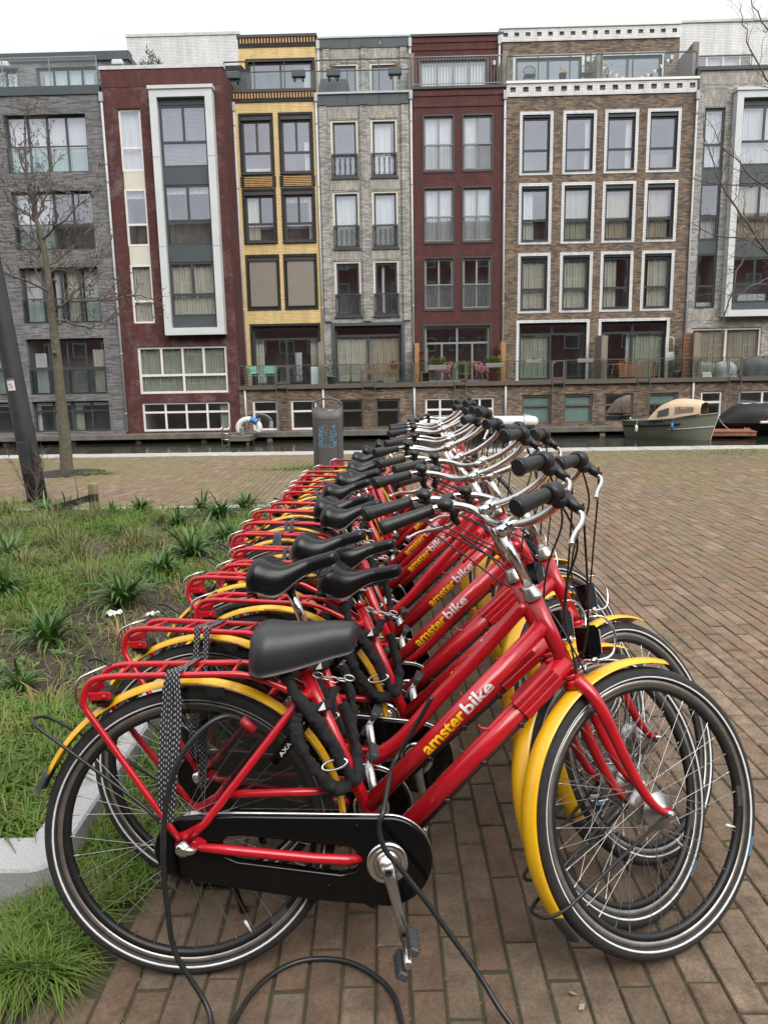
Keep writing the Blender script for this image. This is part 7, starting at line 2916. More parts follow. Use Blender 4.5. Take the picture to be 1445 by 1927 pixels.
def make_bike():
    root = thing('rental_bicycle', None, 'bicycle')
    B = lambda mb, n, mt, p=root, **k: mb.build(n, M[mt] if isinstance(mt, str) else mt, p, **k)
    # ---- frame
    def frame_mb(curved):
        f = MB()
        f.tube([(0.470, 0, 0.285), (0.281, 0, 0.738)], 0.0165, 14)
        f.tube([(0.285, 0, 0.728), (0.279, 0, 0.742)], 0.0195, 14)
        if curved:
            f.tube(catmull([(0.440, 0, 0.365), (0.475, 0, 0.395), (0.545, 0, 0.452), (0.640, 0, 0.562), (0.760, 0, 0.695), (0.872, 0, 0.828)], 6), 0.0198, 16)
        else:
            f.tube([(0.432, 0, 0.395), (0.872, 0, 0.823)], 0.0208, 40)
        f.tube([(0.478, 0, 0.295), (0.930, 0, 0.735)], 0.0258, 24)
        f.tube([(0.8505, 0, 0.888), (0.938, 0, 0.696)], [0.0195, 0.0200], 16)
        f.tube([(0.936, 0, 0.703), (0.940, 0, 0.692)], [0.0225, 0.0225], 16)
        f.tube([(0.470, -0.036, 0.285), (0.470, 0.036, 0.285)], 0.022, 16)
        for s in (-1, 1):
            f.tube([(0.006, s * 0.080, 0.350), (0.10, s * 0.084, 0.338), (0.30, s * (0.082 if s < 0 else 0.06), 0.308), (0.375, s * (0.074 if s < 0 else 0.05), 0.297), (0.412, s * (0.058 if s < 0 else 0.04), 0.292)], [0.009, 0.0115, 0.0120, 0.0120, 0.0120], 12)
            f.tube([(0.008, s * 0.081, 0.362), (0.050, s * 0.078, 0.402), (0.262, s * 0.036, 0.657), (0.298, s * 0.010, 0.690)], [0.0085, 0.0095, 0.0105, 0.010], 10)
            f.tube([(0.100, s * 0.062, 0.460), (0.30, s * 0.048, 0.452), (0.405, s * 0.012, 0.446)], 0.0095, 10)
            f.prism([(-0.022, 0.352), (-0.016, 0.332), (0.012, 0.332), (0.05, 0.346), (0.05, 0.358), (0.028, 0.372), (0.050, 0.398), (0.040, 0.404), (0.0, 0.384), (-0.018, 0.378)], s * 0.075, s * 0.082)
        # small hook under the top tube
        f.tube(fillet([(0.735, -0.006, 0.555), (0.728, -0.012, 0.575), (0.708, -0.014, 0.578), (0.702, -0.014, 0.586)], 0.006), 0.003, 6)
        return f
    fr = B(frame_mb(False), 'frame', 'red')
    fr_curved = frame_mb(True).mesh('frame_curved', M['red'])
    # ribbed sleeve on the upper end of the down tube
    sl = MB()
    d = Vector((0.450, 0, 0.438)).normalized()
    nrm = Vector((-d.z, 0, d.x))
    c0 = Vector((0.478, 0, 0.295)) + d * 0.462
    hp = [(-0.031, -0.024), (-0.031, -0.010), (-0.028, -0.006), (-0.031, -0.002), (-0.031, 0.010), (-0.028, 0.014), (-0.031, 0.018), (-0.031, 0.026), (-0.024, 0.033), (0.024, 0.033), (0.031, 0.026), (0.031, -0.024), (0.02, -0.031), (-0.02, -0.031)]
    v0 = [c0 + Vector((0, y * 0.93, 0)) + nrm * h * 0.93 for (y, h) in hp]
    v1 = [p + d * 0.125 for p in v0]
    k = len(hp)
    sl.add(v0 + v1, [tuple(range(k - 1, -1, -1)), tuple(range(k, 2 * k))] + [(i, (i + 1) % k, (i + 1) % k + k, i + k) for i in range(k)])
    B(sl, 'cable_sleeve', 'red', fr)
    hc = MB()
    hc.lathe([(0.0235, 0.0), (0.0245, 0.004), (0.0235, 0.010), (0.0165, 0.030), (0.0150, 0.034)], (0.8500, 0, 0.889), AX_DIR, 20)
    B(hc, 'headset', 'alloy', fr)
    tdir = (0.440, 0, 0.428)
    tup = (-0.428, 0, 0.440)
    m1 = textmesh('amster', 1.0, bold=0.022, space=0.98)
    w1 = max(v.co.x for v in m1.vertices)
    sxx = 0.124 / w1
    lettering(m1, fr, 'lettering', M['letter_y'], (0.432, 0, 0.395), tdir, tup, 0.190, 0.134 / w1, 0.050, 0.0208, 0.34)
    m2 = textmesh('bike', 1.0, bold=0.022, space=0.98)
    w2 = max(v.co.x for v in m2.vertices)
    lettering(m2, fr, 'lettering', M['letter_w'], (0.432, 0, 0.395), tdir, tup, 0.190 + 0.136, 0.096 / w2, 0.047, 0.0208, 0.36)
    # ---- chain case: a shell with a long window and a pale upper trim
    bbx, bbz = 0.470, 0.285
    ol = []
    ol += [(bbx + 0.108 * math.cos(rad(a)), bbz + 0.108 * math.sin(rad(a))) for a in range(-88, 89, 8)]
    ol += [(0.30, 0.402), (0.12, 0.412), (0.03, 0.412)]
    ol += [(-0.002 + 0.072 * math.cos(rad(a)), 0.338 + 0.072 * math.sin(rad(a))) for a in range(98, 265, 12)]
    ol += [(0.12, 0.236), (0.30, 0.200)]
    hole = [(0.085, 0.352), (0.085, 0.318), (0.12, 0.304), (0.36, 0.262), (0.395, 0.266), (0.405, 0.280), (0.405, 0.302), (0.385, 0.322), (0.13, 0.362), (0.10, 0.362)]
    bmx = bmesh.new()
    def edge_loop(pts):
        v = [bmx.verts.new((p[0], 0, p[1])) for p in pts]
        return [bmx.edges.new((v[i], v[(i + 1) % len(v)])) for i in range(len(v))]
    es = edge_loop(ol) + edge_loop(hole)
    bmesh.ops.triangle_fill(bmx, use_beauty=True, use_dissolve=False, edges=es)
    r = bmesh.ops.extrude_face_region(bmx, geom=list(bmx.faces))
    for g in r['geom']:
        if isinstance(g, bmesh.types.BMVert):
            g.co.y = -0.026
    for v in bmx.verts:
        v.co.y -= 0.046
    bmesh.ops.recalc_face_normals(bmx, faces=bmx.faces)
    sharp = [e for e in bmx.edges if len(e.link_faces) == 2 and e.calc_face_angle(0) > 0.8]
    bmesh.ops.bevel(bmx, geom=sharp, offset=0.011, segments=4, profile=0.6, affect='EDGES')
    me = bpy.data.meshes.new('chain_case')
    bmx.to_mesh(me)
    bmx.free()
    me.materials.append(M['case'])
    for p in me.polygons:
        p.use_smooth = abs(p.normal.y) < 0.98
    cc = bpy.data.objects.new('chain_case', me)
    col.objects.link(cc)
    cc.parent = root
    tr = MB()
    tp = [Vector((bbx + 0.106 * math.cos(rad(a)), -0.056, bbz + 0.106 * math.sin(rad(a)))) for a in range(-30, 89, 6)] + [Vector((0.30, -0.056, 0.4015)), Vector((0.12, -0.056, 0.4115)), Vector((0.04, -0.056, 0.4118))]
    tr.tube(tp, 0.0042, 6)
    B(tr, 'trim_strip', 'alloy', cc)
    sc_ = MB()
    for (x, z) in ((0.02, 0.385), (0.33, 0.235), (0.40, 0.375)):
        sc_.lathe([(0.0045, -0.002), (0.0045, 0.0005), (0.003, 0.0015)], (x, -0.0725, z), (0, -1, 0), 8)
    B(sc_, 'screw', 'case', cc)
    # ---- cranks and pedals
    for s in (-1, 1):
        cd = Vector((0.035, 0, -0.155)).normalized() * (1 if s < 0 else -1)
        y0, y1 = s * 0.106, s * 0.122
        cr = MB()
        c0 = Vector((bbx, y0, bbz))
        c1 = c0 + cd * 0.158
        c1.y = y1
        cr.tube([c0 - cd * 0.012, c0 + cd * 0.03, c0 + cd * 0.10, c1 + cd * 0.004], [0.016, 0.0145, 0.0115, 0.0125], 12, ell=(1.0, 0.62), upv=(0, 1, 0))
        cr.lathe([(0.012, 0), (0.012, 0.006), (0.006, 0.008)], (bbx, y0 + s * 0.005, bbz), (0, s, 0), 14)
        ck = B(cr, 'crank', 'alloy')
        bl = MB()
        bl.lathe([(0.0075, 0), (0.0075, 0.0035), (0.004, 0.0035), (0.004, 0.001)], (bbx, y0 + s * 0.0135, bbz), (0, s, 0), 12)
        B(bl, 'crank_bolt', 'black', ck)
        if s < 0:
            ds = MB()
            ds.lathe([(0.050, 0.0), (0.0495, 0.005), (0.042, 0.0075), (0.033, 0.006), (0.030, 0.0035), (0.028, 0.0035), (0.026, 0.010), (0.012, 0.030)], (bbx, -0.0720, bbz), (0, -1, 0), 32)
            B(ds, 'chainring_cap', 'chrome')
        pd = MB()
        pc = c1 + Vector((0, s * 0.052, 0))
        pd.tube([c1 + Vector((0, s * 0.006, 0)), c1 + Vector((0, s * 0.10, 0))], [0.0095, 0.0085], 12)
        pe = B(pd, 'pedal', 'alloy')
        for q in (-1, 1):
            bl_ = MB()
            tz = rad(64)
            ux = Vector((math.cos(tz), 0, math.sin(tz)))
            wz = Vector((-math.sin(tz), 0, math.cos(tz)))
            cpt = pc + ux * (q * 0.029)
            o0 = len(bl_.v)
            bl_.cbox((-0.010, -0.046, -0.011), (0.010, 0.046, 0.011), 0.004)
            for g in range(6):
                yy = -0.036 + g * 0.0144
                bl_.box((0.009 * q - 0.002, yy - 0.004, -0.0135), (0.009 * q + 0.002, yy + 0.004, 0.0135))
            bl_.v = [tuple(cpt + ux * p[0] + Vector((0, p[1], 0)) + wz * p[2]) for p in bl_.v]
            B(bl_, 'pedal_block', 'flap', pe)
    # ---- wheels
    hub_r = dict(flange=0.034, half=0.028, valve=-62, prof=[(0.010, -0.086), (0.010, -0.050), (0.018, -0.048), (0.037, -0.031), (0.037, -0.025), (0.030, -0.020), (0.030, 0.020), (0.037, 0.025), (0.037, 0.031), (0.020, 0.040), (0.010, 0.050), (0.010, 0.088)])
    hub_f = dict(flange=0.042, half=0.027, valve=-18, prof=[(0.0075, -0.082), (0.0075, -0.052), (0.016, -0.050), (0.022, -0.040), (0.045, -0.031), (0.046, -0.024), (0.038, -0.020), (0.038, 0.020), (0.046, 0.024), (0.045, 0.031), (0.030, 0.040), (0.0075, 0.044), (0.0075, 0.082)])
    make_wheel('rear_wheel', root, 0.0, hub_r, rng)
    fw = make_wheel('front_wheel', root, WB, hub_f, rng)
    an = MB()
    an.lathe([(0.0125, -0.078), (0.0125, -0.086), (0.018, -0.088), (0.019, -0.098), (0.016, -0.104), (0.011, -0.106), (0.009, -0.112)], (0.0, 0, 0.350), (0, 1, 0), 10)
    an.tube([(0.0, -0.098, 0.350), (0.018, -0.096, 0.345), (0.030, -0.092, 0.344)], [0.013, 0.010, 0.006], 10)
    an.blob((-0.004, -0.104, 0.356), (0.012, 0.008, 0.011), 10, 6)
    B(an, 'axle_nut', 'chrome')
    # ---- mudguards
    B(sheet_arc(MB(), 0, HUBZ, 0.376, 154, -8, 0.054, 60), 'rear_mudguard', 'yellow')
    fl = MB()
    sheet_arc(fl, -0.004, HUBZ - 0.004, 0.3765, 153, 162, 0.050, 5)
    fl.v = [(p[0] - 0.35 * max(0, -0.335 - p[0]), p[1], p[2]) for p in fl.v]
    B(fl, 'rear_mud_flap', 'flap')
    ff = MB()
    sheet_arc(ff, 0.0, 0.0, 0.374, 76, 212, 0.060, 52)
    ff.v = [(p[0] + WB, p[1], p[2] + HUBZ) for p in ff.v]
    fm = B(ff, 'front_mudguard', 'yellow')
    fp = MB()
    sheet_arc(fp, WB, HUBZ, 0.3745, 211, 223, 0.064, 6)
    B(fp, 'mud_flap', 'flap')
    # ---- smoked skirt guards either side of the rear wheel
    for s in (-1, 1):
        g = MB()
        op = [(0.372 * math.cos(rad(a)), HUBZ + 0.372 * math.sin(rad(a))) for a in range(92, 3, -6)]
        op += [(0.372, 0.398), (0.128, 0.412), (0.090, 0.462), (0.034, 0.585)]
        g.prism(op, s * 0.0445, s * 0.0465)
        sg = B(g, 'skirt_guard', 'smoke')
        cl = MB()
        cl.prism([(0.052, 0.712), (0.098, 0.708), (0.094, 0.692), (0.075, 0.686), (0.058, 0.694)], s * 0.0467, s * 0.050)
        B(cl, 'clip', 'black', sg)
    # ---- carrier
    ca = MB()
    for s in (-1, 1):
        y = s * 0.062
        rail = fillet([(-0.010, s * 0.086, 0.368), (-0.060, s * 0.080, 0.440), (-0.232, y, 0.688), (-0.212, y, 0.741), (-0.165, y, 0.748), (0.160, y, 0.742), (0.262, s * 0.050, 0.690), (0.300, s * 0.030, 0.672)], 0.045, 6)
        ca.tube(rail, 0.0078, 10)
    for x in (-0.150, -0.060, 0.030, 0.120):
        ca.tube([(x, -0.062, 0.746), (x, 0.062, 0.746)], 0.0048, 8)
    ca.tube([(-0.222, -0.062, 0.702), (-0.222, 0.062, 0.702)], 0.006, 8)
    cb = B(ca, 'carrier', 'red')
    br = MB()
    br.cbox((-0.216, -0.058, 0.690), (-0.166, -0.050, 0.710), 0.003)
    br.lathe([(0.005, 0.0), (0.005, 0.005), (0.002, 0.006)], (-0.180, -0.058, 0.700), (0, -1, 0), 8)
    br.cbox((-0.222, -0.045, 0.690), (-0.214, 0.045, 0.722), 0.003)
    B(br, 'lamp_bracket', 'red', cb)
    lo = MB()
    lo.tube(fillet([(-0.225, -0.058, 0.664), (-0.246, -0.058, 0.690), (-0.243, -0.055, 0.742), (-0.195, -0.040, 0.762), (-0.18, 0.0, 0.762)], 0.02), 0.0032, 6)
    B(lo, 'guard_loop', 'chrome', cb)
    rl = MB()
    rl.cbox((-0.214, -0.040, 0.668), (-0.172, 0.040, 0.704), 0.010)
    rl_ = B(rl, 'rear_light', 'black')
    rr = MB()
    rr.cbox((-0.2195, -0.034, 0.674), (-0.213, 0.034, 0.698), 0.003)
    B(rr, 'lens', 'redlens', rl_)
    # ---- stays
    sy_ = MB()
    loop = [(-0.004, -0.088, 0.362), (-0.10, -0.074, 0.452), (-0.285, -0.050, 0.588), (-0.352, -0.036, 0.634), (-0.372, 0.0, 0.640), (-0.352, 0.036, 0.634), (-0.285, 0.050, 0.588), (-0.10, 0.074, 0.452), (-0.004, 0.088, 0.362)]
    sy_.tube(fillet(loop, 0.03, 4), 0.0042, 8)
    B(sy_, 'rear_stay', 'cable')
    fs_ = MB()
    a = rad(207)
    ex, ez = WB + 0.386 * math.cos(a), HUBZ + 0.386 * math.sin(a)
    loop = [(WB - 0.004, -0.066, 0.352), (ex + 0.03, -0.050, ez + 0.012), (ex - 0.012, -0.030, ez - 0.006), (ex - 0.016, 0.030, ez - 0.006), (ex + 0.03, 0.050, ez + 0.012), (WB - 0.004, 0.066, 0.352)]
    fs_.tube(fillet(loop, 0.022, 5), 0.0042, 8)
    B(fs_, 'front_stay', 'cable')
    # ---- fork
    fk = MB()
    fk.tube([(0.941, 0, 0.690), (0.950, 0, 0.668)], [0.0235, 0.0245], 16)
    for s in (-1, 1):
        pts = catmull([(0.946, s * 0.010, 0.685), (0.962, s * 0.036, 0.655), (0.985, s * 0.050, 0.605), (1.018, s * 0.055, 0.525), (1.050, s * 0.056, 0.455), (1.082, s * 0.057, 0.400), (1.112, s * 0.058, 0.366), (1.140, s * 0.059, 0.350)], 4)
        kk = len(pts) - 1
        fk.tube(pts, [0.0185 - 0.0100 * (i / kk) for i in range(kk + 1)], 12)
        fk.prism([(1.126, 0.362), (1.126, 0.340), (1.150, 0.336), (1.156, 0.350), (1.150, 0.364)], s * 0.056, s * 0.062)
    fo = B(fk, 'fork', 'red')
    nt_ = MB()
    for s in (-1, 1):
        nt_.lathe([(0.010, 0.062), (0.010, 0.071), (0.0055, 0.071), (0.0052, 0.086)], (WB, 0, HUBZ), (0, s, 0), 6, smooth=False)
    B(nt_, 'wheel_nut', 'chrome', fo)
    # ---- stem, bar, grips
    sm = MB()
    C0, C1 = Vector((0.838, 0, 0.915)), Vector((0.778, 0, 1.046))
    sm.tube([C0, C1], 0.0115, 16)
    sm.tube([C1 - AX_DIR * 0.006, C1 + AX_DIR * 0.018], [0.0150, 0.0135], 14)
    HB = Vector((0.800, 0, 1.064))
    sm.tube([C1 + AX_DIR * 0.004, C1 + Vector((0.010, 0, 0.010)), HB], [0.0125, 0.0135, 0.015], 12)
    sm.tube([HB + Vector((0, -0.024, 0)), HB + Vector((0, 0.024, 0))], 0.0178, 16)
    sm.tube([HB + Vector((0.006, 0, -0.012)), HB + Vector((0.006, 0, -0.030))], 0.006, 8)
    B(sm, 'stem', 'chrome')
    half = [(0.800, 0, 1.064), (0.803, -0.050, 1.065), (0.812, -0.105, 1.076), (0.820, -0.165, 1.100), (0.808, -0.214, 1.120), (0.772, -0.246, 1.126), (0.728, -0.262, 1.116), (0.690, -0.272, 1.102), (0.660, -0.277, 1.090)]
    full = [Vector(p) for p in half[::-1]] + [Vector((p[0], -p[1], p[2])) for p in half[1:]]
    hb = MB()
    hb.tube(catmull(full, 6), 0.0112, 14)
    B(hb, 'handlebar', 'chrome')
    for s in (-1, 1):
        fl_ = lambda p: Vector((p[0], p[1] * (1 if s < 0 else -1), p[2]))
        ge = (0.585, -0.2850, 1.060) if s > 0 else (0.640, -0.2800, 1.082)
        g0 = Vector((0.722, -0.2635, 1.1135)) if s > 0 else Vector((0.726, -0.2628, 1.1150))
        gp = [fl_(g0.lerp(Vector(ge), t)) for t in (0, 0.25, 0.6, 0.9, 1.0)]
        g = MB()
        g.tube(catmull(gp, 3), [0.0148, 0.0146, 0.0145, 0.0146, 0.0149, 0.0154, 0.0160, 0.0166, 0.0174, 0.0184, 0.0192, 0.0200, 0.0206][:13], 16, ell=(1.0, 1.12))
        g.tube([gp[-1], gp[-1] + (gp[-1] - gp[-2]).normalized() * 0.008], [0.0206, 0.0160], 16, ell=(1.0, 1.12))
        B(g, 'grip', 'black')
        if s < 0:
            q = [fl_(p) for p in ((0.756, -0.2535, 1.1235), (0.726, -0.2628, 1.1150))]
            sh = MB()
            dd = (q[1] - q[0]).normalized()
            sh.lathe([(0.016, -0.004), (0.023, 0.0), (0.0245, 0.008), (0.0235, 0.012), (0.0245, 0.016), (0.0235, 0.020), (0.0245, 0.024), (0.024, 0.030), (0.018, 0.036)], q[0], dd, 18)
            sh.blob(q[0] + Vector((0.004, -0.004, -0.022)), (0.022, 0.014, 0.016), 10, 6)
            B(sh, 'shifter', 'black')
        else:
            be = MB()
            bc = fl_((0.748, -0.240, 1.124))
            be.lathe([(0.010, -0.012), (0.021, -0.010), (0.023, -0.002), (0.0225, 0.004), (0.016, 0.012), (0.006, 0.015)], bc + Vector((-0.015, -0.030, 0.004)), (-0.2, -0.5, 0.85), 16)
            be.cbox(tuple(bc + Vector((-0.012, -0.028, -0.018))), tuple(bc + Vector((0.016, 0.004, 0.0))), 0.004)
            B(be, 'bell', 'black')
        lv = MB()
        b0 = fl_((0.778, -0.244, 1.124))
        lv.tube([b0 + fl_((0.004, 0.0, -0.004)), b0 + fl_((0.012, -0.022, -0.030)), b0 + fl_((0.030, -0.030, -0.042))], [0.014, 0.012, 0.010], 10, mi=1)
        lpts = [(0.020, -0.020, -0.034), (0.012, -0.042, -0.050), (-0.022, -0.058, -0.062), (-0.070, -0.066, -0.072), (-0.105, -0.068, -0.090)] if s > 0 else [(0.022, -0.024, -0.036), (0.026, -0.036, -0.050), (0.016, -0.044, -0.070), (-0.002, -0.048, -0.090), (-0.014, -0.050, -0.112)]
        lv.tube(catmull([b0 + fl_(p) for p in lpts], 4), [0.0075] * 6 + [0.0062] * 6 + [0.0055] * 4 + [0.0065], 8, ell=(1.3, 0.8), mi=0)
        lv.blob(b0 + fl_(lpts[-1]), (0.008, 0.008, 0.008), 8, 5)
        B(lv, 'brake_lever', [M['alloy'], M['black']])
    # ---- cables from the bar to the head tube
    for i, pts in enumerate((
        [(0.808, -0.275, 1.082), (0.838, -0.232, 1.01), (0.905, -0.140, 0.91), (0.948, -0.07, 0.81), (0.955, -0.030, 0.74)],
        [(0.755, -0.254, 1.102), (0.850, -0.190, 1.01), (0.885, -0.090, 0.92), (0.905, -0.040, 0.84), (0.925, -0.030, 0.77), (0.935, -0.027, 0.70)],
        [(0.808, 0.275, 1.082), (0.880, 0.230, 1.01), (0.895, 0.110, 0.91), (0.912, 0.020, 0.85), (0.938, -0.020, 0.76), (0.960, -0.03, 0.70)],
        [(0.735, 0.232, 1.105), (0.850, 0.160, 1.02), (0.880, 0.060, 0.94), (0.900, 0.015, 0.86), (0.925, 0.026, 0.76)])):
        c = MB()
        c.tube(catmull(pts, 6), 0.0027, 6)
        B(c, 'cable', 'cable')
    uc = MB()
    uc.tube([(0.925, -0.012, 0.690), (0.90, -0.016, 0.672), (0.70, -0.014, 0.479), (0.53, -0.014, 0.312)], 0.0045, 6)
    for t in (0.25, 0.5, 0.75):
        x, z = 0.90 + (0.53 - 0.90) * t, 0.672 + (0.312 - 0.672) * t
        uc.cbox((x - 0.007, -0.022, z - 0.007), (x + 0.007, -0.006, z + 0.007), 0.002)
    B(uc, 'down_tube_cable', 'cable')
    # ---- headlight
    hl = MB()
    hp_ = [(-0.024, 0.040), (0.012, 0.046), (0.026, 0.030), (0.028, -0.030), (0.020, -0.050), (-0.006, -0.054), (-0.020, -0.030)]
    hl.prism([(0.998 + x * 0.85, 0.776 + z * 0.85) for (x, z) in hp_], -0.022, 0.022)
    h_ = B(hl, 'headlight', 'case')
    hlm = MB()
    hlm.cbox((1.0205, -0.020, 0.744), (1.028, 0.020, 0.804), 0.004)
    B(hlm, 'lens', 'lens', h_)
    hg = MB()
    hg.tube(fillet([(0.985, -0.034, 0.728), (1.045, -0.040, 0.735), (1.060, -0.036, 0.800), (1.030, -0.030, 0.838), (0.995, -0.020, 0.835)], 0.03), 0.003, 6)
    hg.tube([(0.985, -0.036, 0.728), (0.985, 0.036, 0.728)], 0.0055, 8)
    hg.lathe([(0.010, 0), (0.010, 0.008), (0.005, 0.010)], (0.985, -0.034, 0.728), (0, -1, 0), 10)
    hg.tube([(0.985, -0.008, 0.728), (0.966, -0.012, 0.690)], 0.003, 6)
    hg.tube([(0.985, 0.008, 0.728), (0.966, 0.012, 0.690)], 0.003, 6)
    B(hg, 'light_bracket', 'chrome', h_)
    # ---- seat post and saddle (shifted up the seat tube per bike)
    sp = MB()
    p0 = Vector((0.281, 0, 0.738))
    sp.tube([p0 - ST_DIR * 0.13, p0 + ST_DIR * 0.028], 0.0132, 16)
    B(sp, 'seat_post', 'chrome')
    cl = MB()
    cl.tube([p0 + ST_DIR * 0.012, p0 + ST_DIR * 0.034], 0.019, 12)
    cl.tube([p0 + ST_DIR * 0.026 + Vector((0, -0.034, 0)), p0 + ST_DIR * 0.026 + Vector((0, 0.034, 0))], 0.009, 10)
    for s in (-1, 1):
        cl.tube(fillet([(0.170, s * 0.055, 0.790), (0.215, s * 0.040, 0.772), (0.330, s * 0.022, 0.776), (0.395, s * 0.016, 0.802)], 0.03), 0.0038, 6)
    B(cl, 'saddle_clamp', 'black')
    sd = saddle_mesh('classic')
    sd.v = [(p[0] + 0.288, p[1], p[2] + 0.832) for p in sd.v]
    so = B(sd, 'saddle', 'saddle')
    for s in (-1, 1):
        sg = MB()
        hx = [Vector((0.182 + 0.013 * math.cos(t), s * 0.058 + 0.013 * math.sin(t), 0.742 + 0.0075 * t / (2 * PI))) for t in [i * PI / 6 for i in range(0, 66)]]
        sg.tube(hx, 0.0030, 5)
        B(sg, 'spring', 'black', so)
    # ---- frame lock behind the seat stays, with its printed word
    fl2 = MB()
    dl = Vector((0.64, 0, 0.77))
    c = Vector((0.262, 0, 0.590))
    pts = [c + dl * (0.062 * math.cos(rad(a)) - 0.015) + Vector((0, 0.052 * math.sin(rad(a)), 0)) for a in range(-200, 21, 15)]
    fl2.tube([c + dl * (-0.085) + Vector((0, -0.040, 0)), c + dl * 0.03 + Vector((0, -0.043, 0)), c + dl * 0.052 + Vector((0, -0.02, 0)), c + dl * 0.052 + Vector((0, 0.02, 0)), c + dl * 0.03 + Vector((0, 0.043, 0)), c + dl * (-0.085) + Vector((0, 0.040, 0))], [0.013, 0.014, 0.014, 0.014, 0.014, 0.013], 12, ell=(1.0, 1.0))
    flo = B(fl2, 'frame_lock', 'case')
    ax = textmesh('AXA', 1.0, bold=0.02)
    wa = max(v.co.x for v in ax.vertices)
    vs_ = []
    nd = Vector((-0.77, 0, 0.64))
    for v in ax.vertices:
        q = c + dl * (-0.060 + v.co.x * 0.040 / wa) + nd * ((v.co.y - 0.36) * 0.014)
        vs_.append((q.x, -0.0560 - 0.001 * (v.co.x / wa), q.z))
    ml = MB()
    ml.add(vs_, [tuple(p.vertices) for p in ax.polygons])
    B(ml, 'lettering', 'letter_w', flo)
    ks = MB()
    ks.tube([(0.030, 0.060, 0.335), (0.065, 0.120, 0.18), (0.085, 0.205, 0.036)], [0.009, 0.008, 0.008], 10)
    ks.blob((0.086, 0.207, 0.036), (0.014, 0.014, 0.008), 8, 5)
    B(ks, 'kickstand', 'black')
    gel = saddle_mesh('gel')
    gel.v = [(p[0] * 0.997 + (p[2]) * 0.09 + 0.283, p[1], p[2] - p[0] * 0.09 + 0.838) for p in gel.v]
    return root, fr_curved, gel.mesh('saddle_gel', M['gel'])

def steer_matrix(a):
    return Matrix.Translation(AX_BASE) @ Matrix.Rotation(a, 4, AX_DIR) @ Matrix.Translation(-AX_BASE)

def is_steer(n):
    return n.split('.')[0] in STEER

def copy_tree(o, parent=None):
    c = o.copy()
    col.objects.link(c)
    if parent is not None:
        c.parent = parent
    for ch in kids_of[o.name]:
        copy_tree(ch, c)
    return c

# strap: woven black band with pale flecks, a thing of its own on each carrier
strap_m = pm('strap_web', (0.012, 0.012, 0.014), 0.85)
_t = strap_m.node_tree
_tx = _t.nodes.new('ShaderNodeTexCoord')
_br = _t.nodes.new('ShaderNodeTexBrick')
_br.inputs['Color1'].default_value = (0.012, 0.012, 0.016, 1)
_br.inputs['Color2'].default_value = (0.020, 0.020, 0.028, 1)
_br.inputs['Mortar'].default_value = (0.012, 0.012, 0.014, 1)
_br.inputs['Scale'].default_value = 1.0
_br.inputs['Brick Width'].default_value = 0.006
_br.inputs['Row Height'].default_value = 0.011
_br.inputs['Mortar Size'].default_value = 0.0005
_vo = _t.nodes.new('ShaderNodeMapping')
_t.links.new(_tx.outputs['UV'], _vo.inputs['Vector'])
_t.links.new(_vo.outputs['Vector'], _br.inputs['Vector'])
_ch = _t.nodes.new('ShaderNodeSeparateXYZ')
_t.links.new(_vo.outputs['Vector'], _ch.inputs[0])
def _m2(op, a, b=None):
    n = _t.nodes.new('ShaderNodeMath')
    n.operation = op
    for i, q in enumerate((a, b)):
        if q is None:
            continue
        if isinstance(q, (int, float)):
            n.inputs[i].default_value = q
        else:
            _t.links.new(q, n.inputs[i])
    return n.outputs[0]
_colm = _m2('FLOOR', _m2('DIVIDE', _ch.outputs['X'], 0.0055))
_inx = _m2('LESS_THAN', _m2('ABSOLUTE', _m2('SUBTRACT', _m2('FRACT', _m2('DIVIDE', _ch.outputs['X'], 0.0055)), 0.5)), 0.17)
_iny = _m2('LESS_THAN', _m2('FRACT', _m2('ADD', _m2('DIVIDE', _ch.outputs['Y'], 0.013), _m2('MULTIPLY', _colm, 0.5))), 0.42)
_mx = _t.nodes.new('ShaderNodeMix')
_mx.data_type = 'RGBA'
_t.links.new(_m2('MULTIPLY', _inx, _iny), _mx.inputs['Factor'])
_t.links.new(_br.outputs['Color'], _mx.inputs[6])
_mx.inputs[7].default_value = (0.45, 0.45, 0.47, 1)
_t.links.new(_mx.outputs[2], _t.nodes['Principled BSDF'].inputs['Base Color'])

